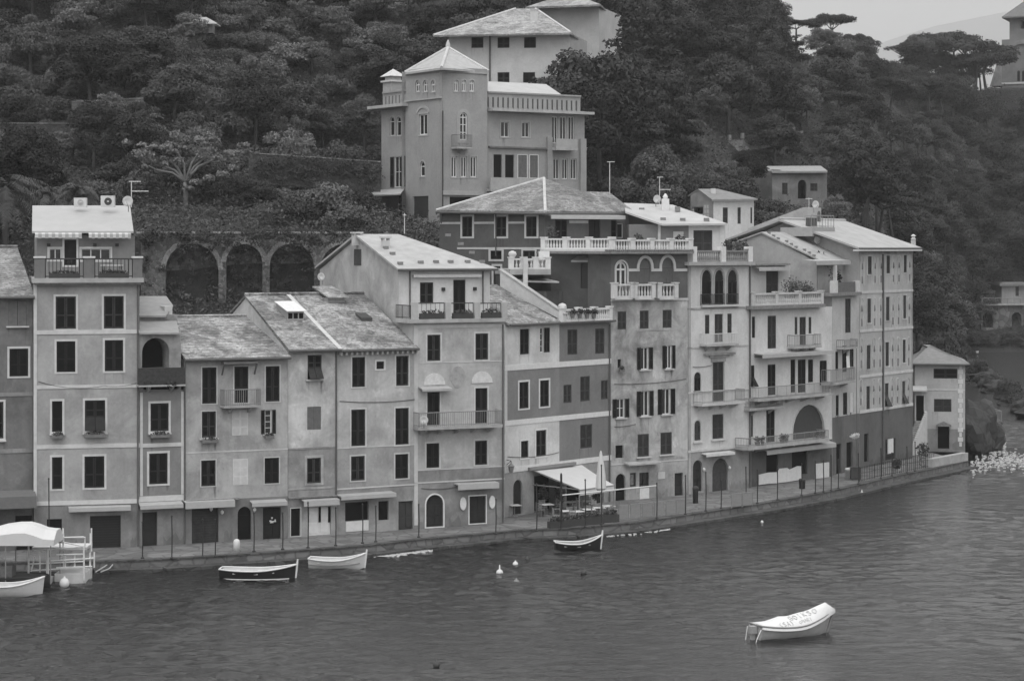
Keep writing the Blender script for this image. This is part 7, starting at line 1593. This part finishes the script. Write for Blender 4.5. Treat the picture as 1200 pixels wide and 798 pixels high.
# wall lantern
F = TWOTONE; s, z = F.s(599, -.4), F.z(599, 549, -.4); q = Vector(F.T(s, -.4, z)) + F.root.location; root = empty('wall_lantern', q, 'iron wall lantern above the small arched door of the two toned house', 'lantern')
mb = MB(); mb.lathe(0, 0, [(.05, -.28), (.12, -.25), (.2, .12), (.24, .14), (.08, .3), (.03, .38)], 6); mb.build('lamp', GREYM, root); mb = MB(); d3 = Vector((F.n.x, F.n.y, 0)) * .42; mb.tube([(0, 0, .36), (0, 0, .5), (d3.x, d3.y, .55)], .025, 5); mb.tube([(0, 0, .5), (d3.x, d3.y, .2)], .02, 5); mb.build('bracket', IRON, root)
# bicycle near the end of the quay
p = ground(1089, 546, QZ); root = empty('bicycle', p, 'dark bicycle parked near the outside stairs at the end of the quay', 'bicycle', None, R(10))
for x in (-.52, .52):
    mb = MB(); n = 16; mb.tube([(x + .33 * math.cos(k * 6.2832 / n), 0, .34 + .33 * math.sin(k * 6.2832 / n)) for k in range(n + 1)], .025, 5)
    for k in range(6): mb.tube([(x, 0, .34), (x + .32 * math.cos(k * 1.047), 0, .34 + .32 * math.sin(k * 1.047))], .006, 3)
    mb.build('wheel', IRON, root)
mb = MB()
for u, v_ in (((-.52, .34), (-.12, .34)), ((-.12, .34), (-.25, .8)), ((-.52, .34), (-.22, .72)), ((-.22, .72), (.36, .78)), ((-.12, .34), (.38, .7)), ((.52, .34), (.34, .92))): mb.tube([(u[0], 0, u[1]), (v_[0], 0, v_[1])], .022, 5)
mb.build('bike_frame', GREYM, root); mb = MB(); mb.box(-.38, -.14, -.06, .06, .8, .86); mb.build('saddle', IRON, root); mb = MB(); mb.tube([(.34, -.25, .96), (.34, .25, .96)], .02, 5); mb.build('handlebar', IRON, root)
# railing fence on the right end of the quay
for i, (xa, ya, xb, yb_) in enumerate(((1008, 566.5, 1033, 560), (1034, 560, 1062, 554.5), (1064, 554, 1092, 548.5))):
    pa, pb = ground(xa, ya, QZ), ground(xb, yb_, QZ); root = empty('quay_railing', (pa.x, pa.y + .3, QZ + .09), ('left', 'middle', 'right')[i] + ' length of iron railing on the quay edge before the corner house', 'railing'); mb = MB(); q = pb - pa; ironrail(mb, [(0, 0, 0), (q.x, q.y, 0)], 1.1, .35, .018, .03); mb.tube([(0, 0, .6), (q.x, q.y, .6)], .02, 4); mb.build('rail', IRON, root)
# plants by the stairs, planting on terraces
for x, y, s_, lab in ((1083, 541, 1.1, 'leafy bush in a tub by the outside stairs of the small house'), (1052, 556, .7, 'small tub plant by the corner house notice board')):
    p = ground(x, y, QZ); root = empty('potted_plant', p + Vector((0, .5, 0)), lab, 'potted plant'); mb = MB(); mb.lathe(0, 0, [(.2, 0), (.3, .4), (.26, .4)], 10); mb.build('pot', CONC, root); mb = MB(); leafcloud(mb, [(0, 0, .4 + s_ * .5, .5 * s_, .5 * s_, .6 * s_)], 260, .1); mb.build('plant', PLANT, root)
def terrace_plant(F, x, y, dep, w_, h, lab, mat=None, n=200):
    s, z = F.s(x, dep), F.z(x, y, dep); q = Vector(F.T(s, dep, z)) + F.root.location; root = empty('terrace_plant', q, lab, 'plant'); mb = MB(); mb.lathe(0, 0, [(w_ * .25, 0), (w_ * .35, .3), (w_ * .3, .3)], 8); mb.build('pot', TERRA, root); mb = MB(); leafcloud(mb, [(0, 0, .25 + h / 2, w_ / 2, w_ / 2, h / 2), (w_ * .2, 0, .25 + h * .4, w_ * .35, w_ * .35, h * .35)], n, .1); mb.build('plant', mat or PLANT, root)
F = WIDE; terrace_plant(F, 927, 352, 1.0, 1.5, 1.6, 'round flowering shrub on the balustraded terrace of the great arch house', foliage('flower_shrub', .13, .05), 420); terrace_plant(F, 942, 352, 1.2, 1.6, 1.3, 'second shrub on the balustraded terrace, nearer the dark hedge', foliage('flower_shrub2', .10, .05), 380)
terrace_plant(F, 962, 346, 3.0, 1.7, 3.2, 'tall dark hedge plant beside the small terrace awning', foliage('hedge', .03, .05), 700); terrace_plant(F, 975, 341, 3.0, 1.5, 1.8, 'lower dark plant under the small terrace awning', foliage('hedge2', .035, .05), 400)
for x, lab in ((693, 'left small pot plant'), (662, 'pot plant at the left end'), ): pass
F = TWOTONE
for x, lab in ((671, 'leftmost'), (679.5, 'second'), (688, 'third'), (696, 'rightmost')): terrace_plant(F, x, 373, -.32, .5, .45, lab + ' small pot plant before the low white balustrade', None, 60)
F = SLIM
for x, lab in ((852, 'left'), (863, 'middle'), (870, 'right')): terrace_plant(F, x, 300, 1.2, .9, 1.0, lab + ' shrub on the roof terrace of the slim white house', MD, 160)
for x, y, lab in ((647, 279, 'dark climbing plant at the left end of the long balustrade terrace'), (748, 281, 'small dark pot plant on the long balustrade terrace'), (797, 281, 'pot plant before the white roofed house')):
    D3 = 160.5; root = empty('terrace_plant', (wx(x, D3), D3, wz(292, D3)), lab, 'plant'); mb = MB(); mb.lathe(0, 0, [(.15, 0), (.22, .3), (.18, .3)], 8); mb.build('pot', TERRA, root); h = (292 - y) / FPX * D3 + (.9 if x == 647 else .35); mb = MB(); leafcloud(mb, [(0, 0, h * .6, .45, .45, h * .45)], 160, .1); mb.build('plant', PLANT, root)
# dishes, antennas, air conditioners, cables
def dish(x, y, D, r_, lab, rz=0, tilt=15):
    root = empty('satellite_dish', (wx(x, D), D, wz(y, D)), lab, 'satellite dish', None, R(rz)); mb = MB(); n = 16
    rings = [[(rr * math.cos(k * 6.2832 / n), -dd, rr * math.sin(k * 6.2832 / n)) for k in range(n)] for rr, dd in ((r_ * .05, 0), (r_ * .5, .03), (r_, .11), (r_ * 1.01, .1), (r_ * .5, .01), (r_ * .05, -.03))]; mb.loft(rings); mb.build('reflector', OFFW, root, True)
    mb = MB(); mb.tube([(0, .03, 0), (0, .15, -.1), (0, .15, -r_ * 2)], .03, 6); mb.tube([(0, -.08, -r_ * .9), (0, -.45, -.05)], .015, 4); mb.build('arm', GREYM, root)
dish(150, 236, 134, .32, 'round white satellite dish on the penthouse roof corner'); dish(377, 324.3, 147, .26, 'small white dish by the gable wall of the taller house', -20); dish(496.8, 492, 137, .27, 'white dish on the left end of the iron balcony'); dish(769.5, 233.5, 170, .32, 'grey dish beside the chimney of the white roofed house', 20); dish(955, 240, 181, .33, 'white dish on top of the high party wall', 25); dish(957, 281, 177, .33, 'tilted dish on the gabled storey roof', 30)
def antenna(x, y0, y1, D, lab, arms):
    root = empty('tv_antenna', (wx(x, D), D, wz(y1, D)), lab, 'antenna'); h = (y1 - y0) / FPX * D; mb = MB(); mb.tube([(0, 0, 0), (0, 0, h)], .03, 5); mb.build('mast', OFFW, root)
    for (dx0, dx1, f_) in arms:
        mb = MB(); L = (dx1 - dx0) / FPX * D; a_ = dx0 / FPX * D; mb.tube([(a_, 0, h * f_), (a_ + L, 0, h * f_)], .03, 5)
        for k in range(6): mb.tube([(a_ + L * (k + .5) / 6, -.22, h * f_), (a_ + L * (k + .5) / 6, .22, h * f_)], .012, 4)
        mb.build('boom', OFFW, root)
antenna(154, 213, 243, 135, 'television antenna with two booms beside the penthouse dish', ((-3, 11, 1.0), (0, 20, .62)))
antenna(714.5, 190, 228, 168, 'thin mast antenna above the brown house roof', ((-3, 6, 1.0),)); antenna(773, 208, 240, 171, 'thin mast antenna on the white roofed house', ((-3, 4, 1.0), (0, 13, .55))); antenna(474, 250, 274, 148, 'short white mast on the pale gabled roof', ((-2, 2, .9),)); antenna(948, 232, 244, 181, 'short antenna on the high party wall', ((-4, 4, .9),))
for x0, x1, y0, y1, fan, lab in ((86.5, 101, 232, 243, 0, 'boxy air conditioner on the penthouse roof, left one'), (118, 134, 229.5, 243, 1, 'boxy air conditioner with a round fan on the penthouse roof')):
    D3 = 135.5; x = (x0 + x1) / 2; w_ = (x1 - x0) / FPX * D3; h = (y1 - y0) / FPX * D3; root = empty('air_conditioner', (wx(x, D3), D3, wz(y1, D3)), lab, 'air conditioner'); mb = MB(); mb.box(-w_ / 2, w_ / 2, 0, .35, 0, h); mb.build('case', OFFW, root); mb = MB(); n = 14
    mb.loft([[(h * .33 * math.cos(k * 6.2832 / n) + w_ * .04, y, h * .5 + h * .33 * math.sin(k * 6.2832 / n)) for k in range(n)] for y in (-.02, .01)]); mb.build('fan_grille', SHUT2 if fan else SCREEN, root)
    mb = MB(); mb.lathe(w_ * .04, -.03, [(.05, h * .45), (.08, h * .5), (.05, h * .55)], 8); mb.build('fan_hub', WHITE, root)
# sphere ornaments, column vase
for x, y, D3, lab in ((600.5, 299, 155.2, 'pale stone ball on the corner of the small white landing'), (659, 360.5, 148.8, 'pale stone ball at the left end of the low white balustrade')):
    root = MB(); root.lathe(0, 0, [(.12, -.35), (.1, -.2), (.2, -.12), (.3, .05), (.24, .22), (.05, .3)], 10); o = root.build('stone_ball', OFFW, None, True); o.location = (wx(x, D3), D3, wz(y, D3)); tag(o, lab, 'ornament')
# tiny boats on the far shore
for x, y, lab in ((1119, 408, 'left tiny white boat on the far shore below the trees'), (1137, 407.5, 'middle tiny white boat on the far shore'), (1144, 407.5, 'right tiny white boat on the far shore')):
    D3 = 379; boat('small_boat', lab, (wx(x, D3), D3, .0), R(10), .9, .5, WH, WHITE, IN, .05, .2)
# laundry and flowers around the corner houses
F = NARROW
for k, (x, y, w_, h, lab) in enumerate(((994, 424, .55, .9, 'pale cloth hanging on the balcony of the narrow terrace house'), (1002, 511, .9, .45, 'pale flowers or goods hung over the doorway of the narrow terrace house'))):
    s, z = F.s(x, -.9), F.z(x, y, -.9); mb = F.MB(); q = random.Random(k)
    if k == 0: mb.loft([[(s - w_ / 2 + w_ * i / 5, -.9 + .05 * math.sin(i * 2.1), z - h / 2), (s - w_ / 2 + w_ * i / 5, -.86, z + h / 2), (s - w_ / 2 + w_ * i / 5, -.84, z + h / 2), (s - w_ / 2 + w_ * i / 5, -.88 + .05 * math.sin(i * 2.1), z - h / 2)] for i in range(6)])
    else: leafcloud(mb, [(s, -.9, z, w_ * .7, .3, h / 2)], 120, .11, q)
    o = mb.build('hanging_cloth' if k == 0 else 'hanging_flowers', WHITE, None); o.location = F.root.location; tag(o, lab, 'cloth' if k == 0 else 'flowers')
F = NARROW; s, z = F.s(982.5, -.5), F.z(982.5, 400, -.3)
# haze
HAZE = 0.00018
if HAZE:
    mb = MB(); mb.box(-1200, 5600, -60, 9000, -6, 1100); m = bpy.data.materials.new('haze'); m.use_nodes = True; t = m.node_tree; t.nodes.clear(); ou = t.nodes.new('ShaderNodeOutputMaterial'); pv = t.nodes.new('ShaderNodeVolumePrincipled'); pv.inputs['Density'].default_value = HAZE; pv.inputs['Color'].default_value = (.9, .9, .9, 1); pv.inputs['Anisotropy'].default_value = 0
    t.links.new(pv.outputs[0], ou.inputs['Volume']); o = mb.build('haze', m, None); tag(o, 'thin grey sea haze', 'haze', None, 'stuff')
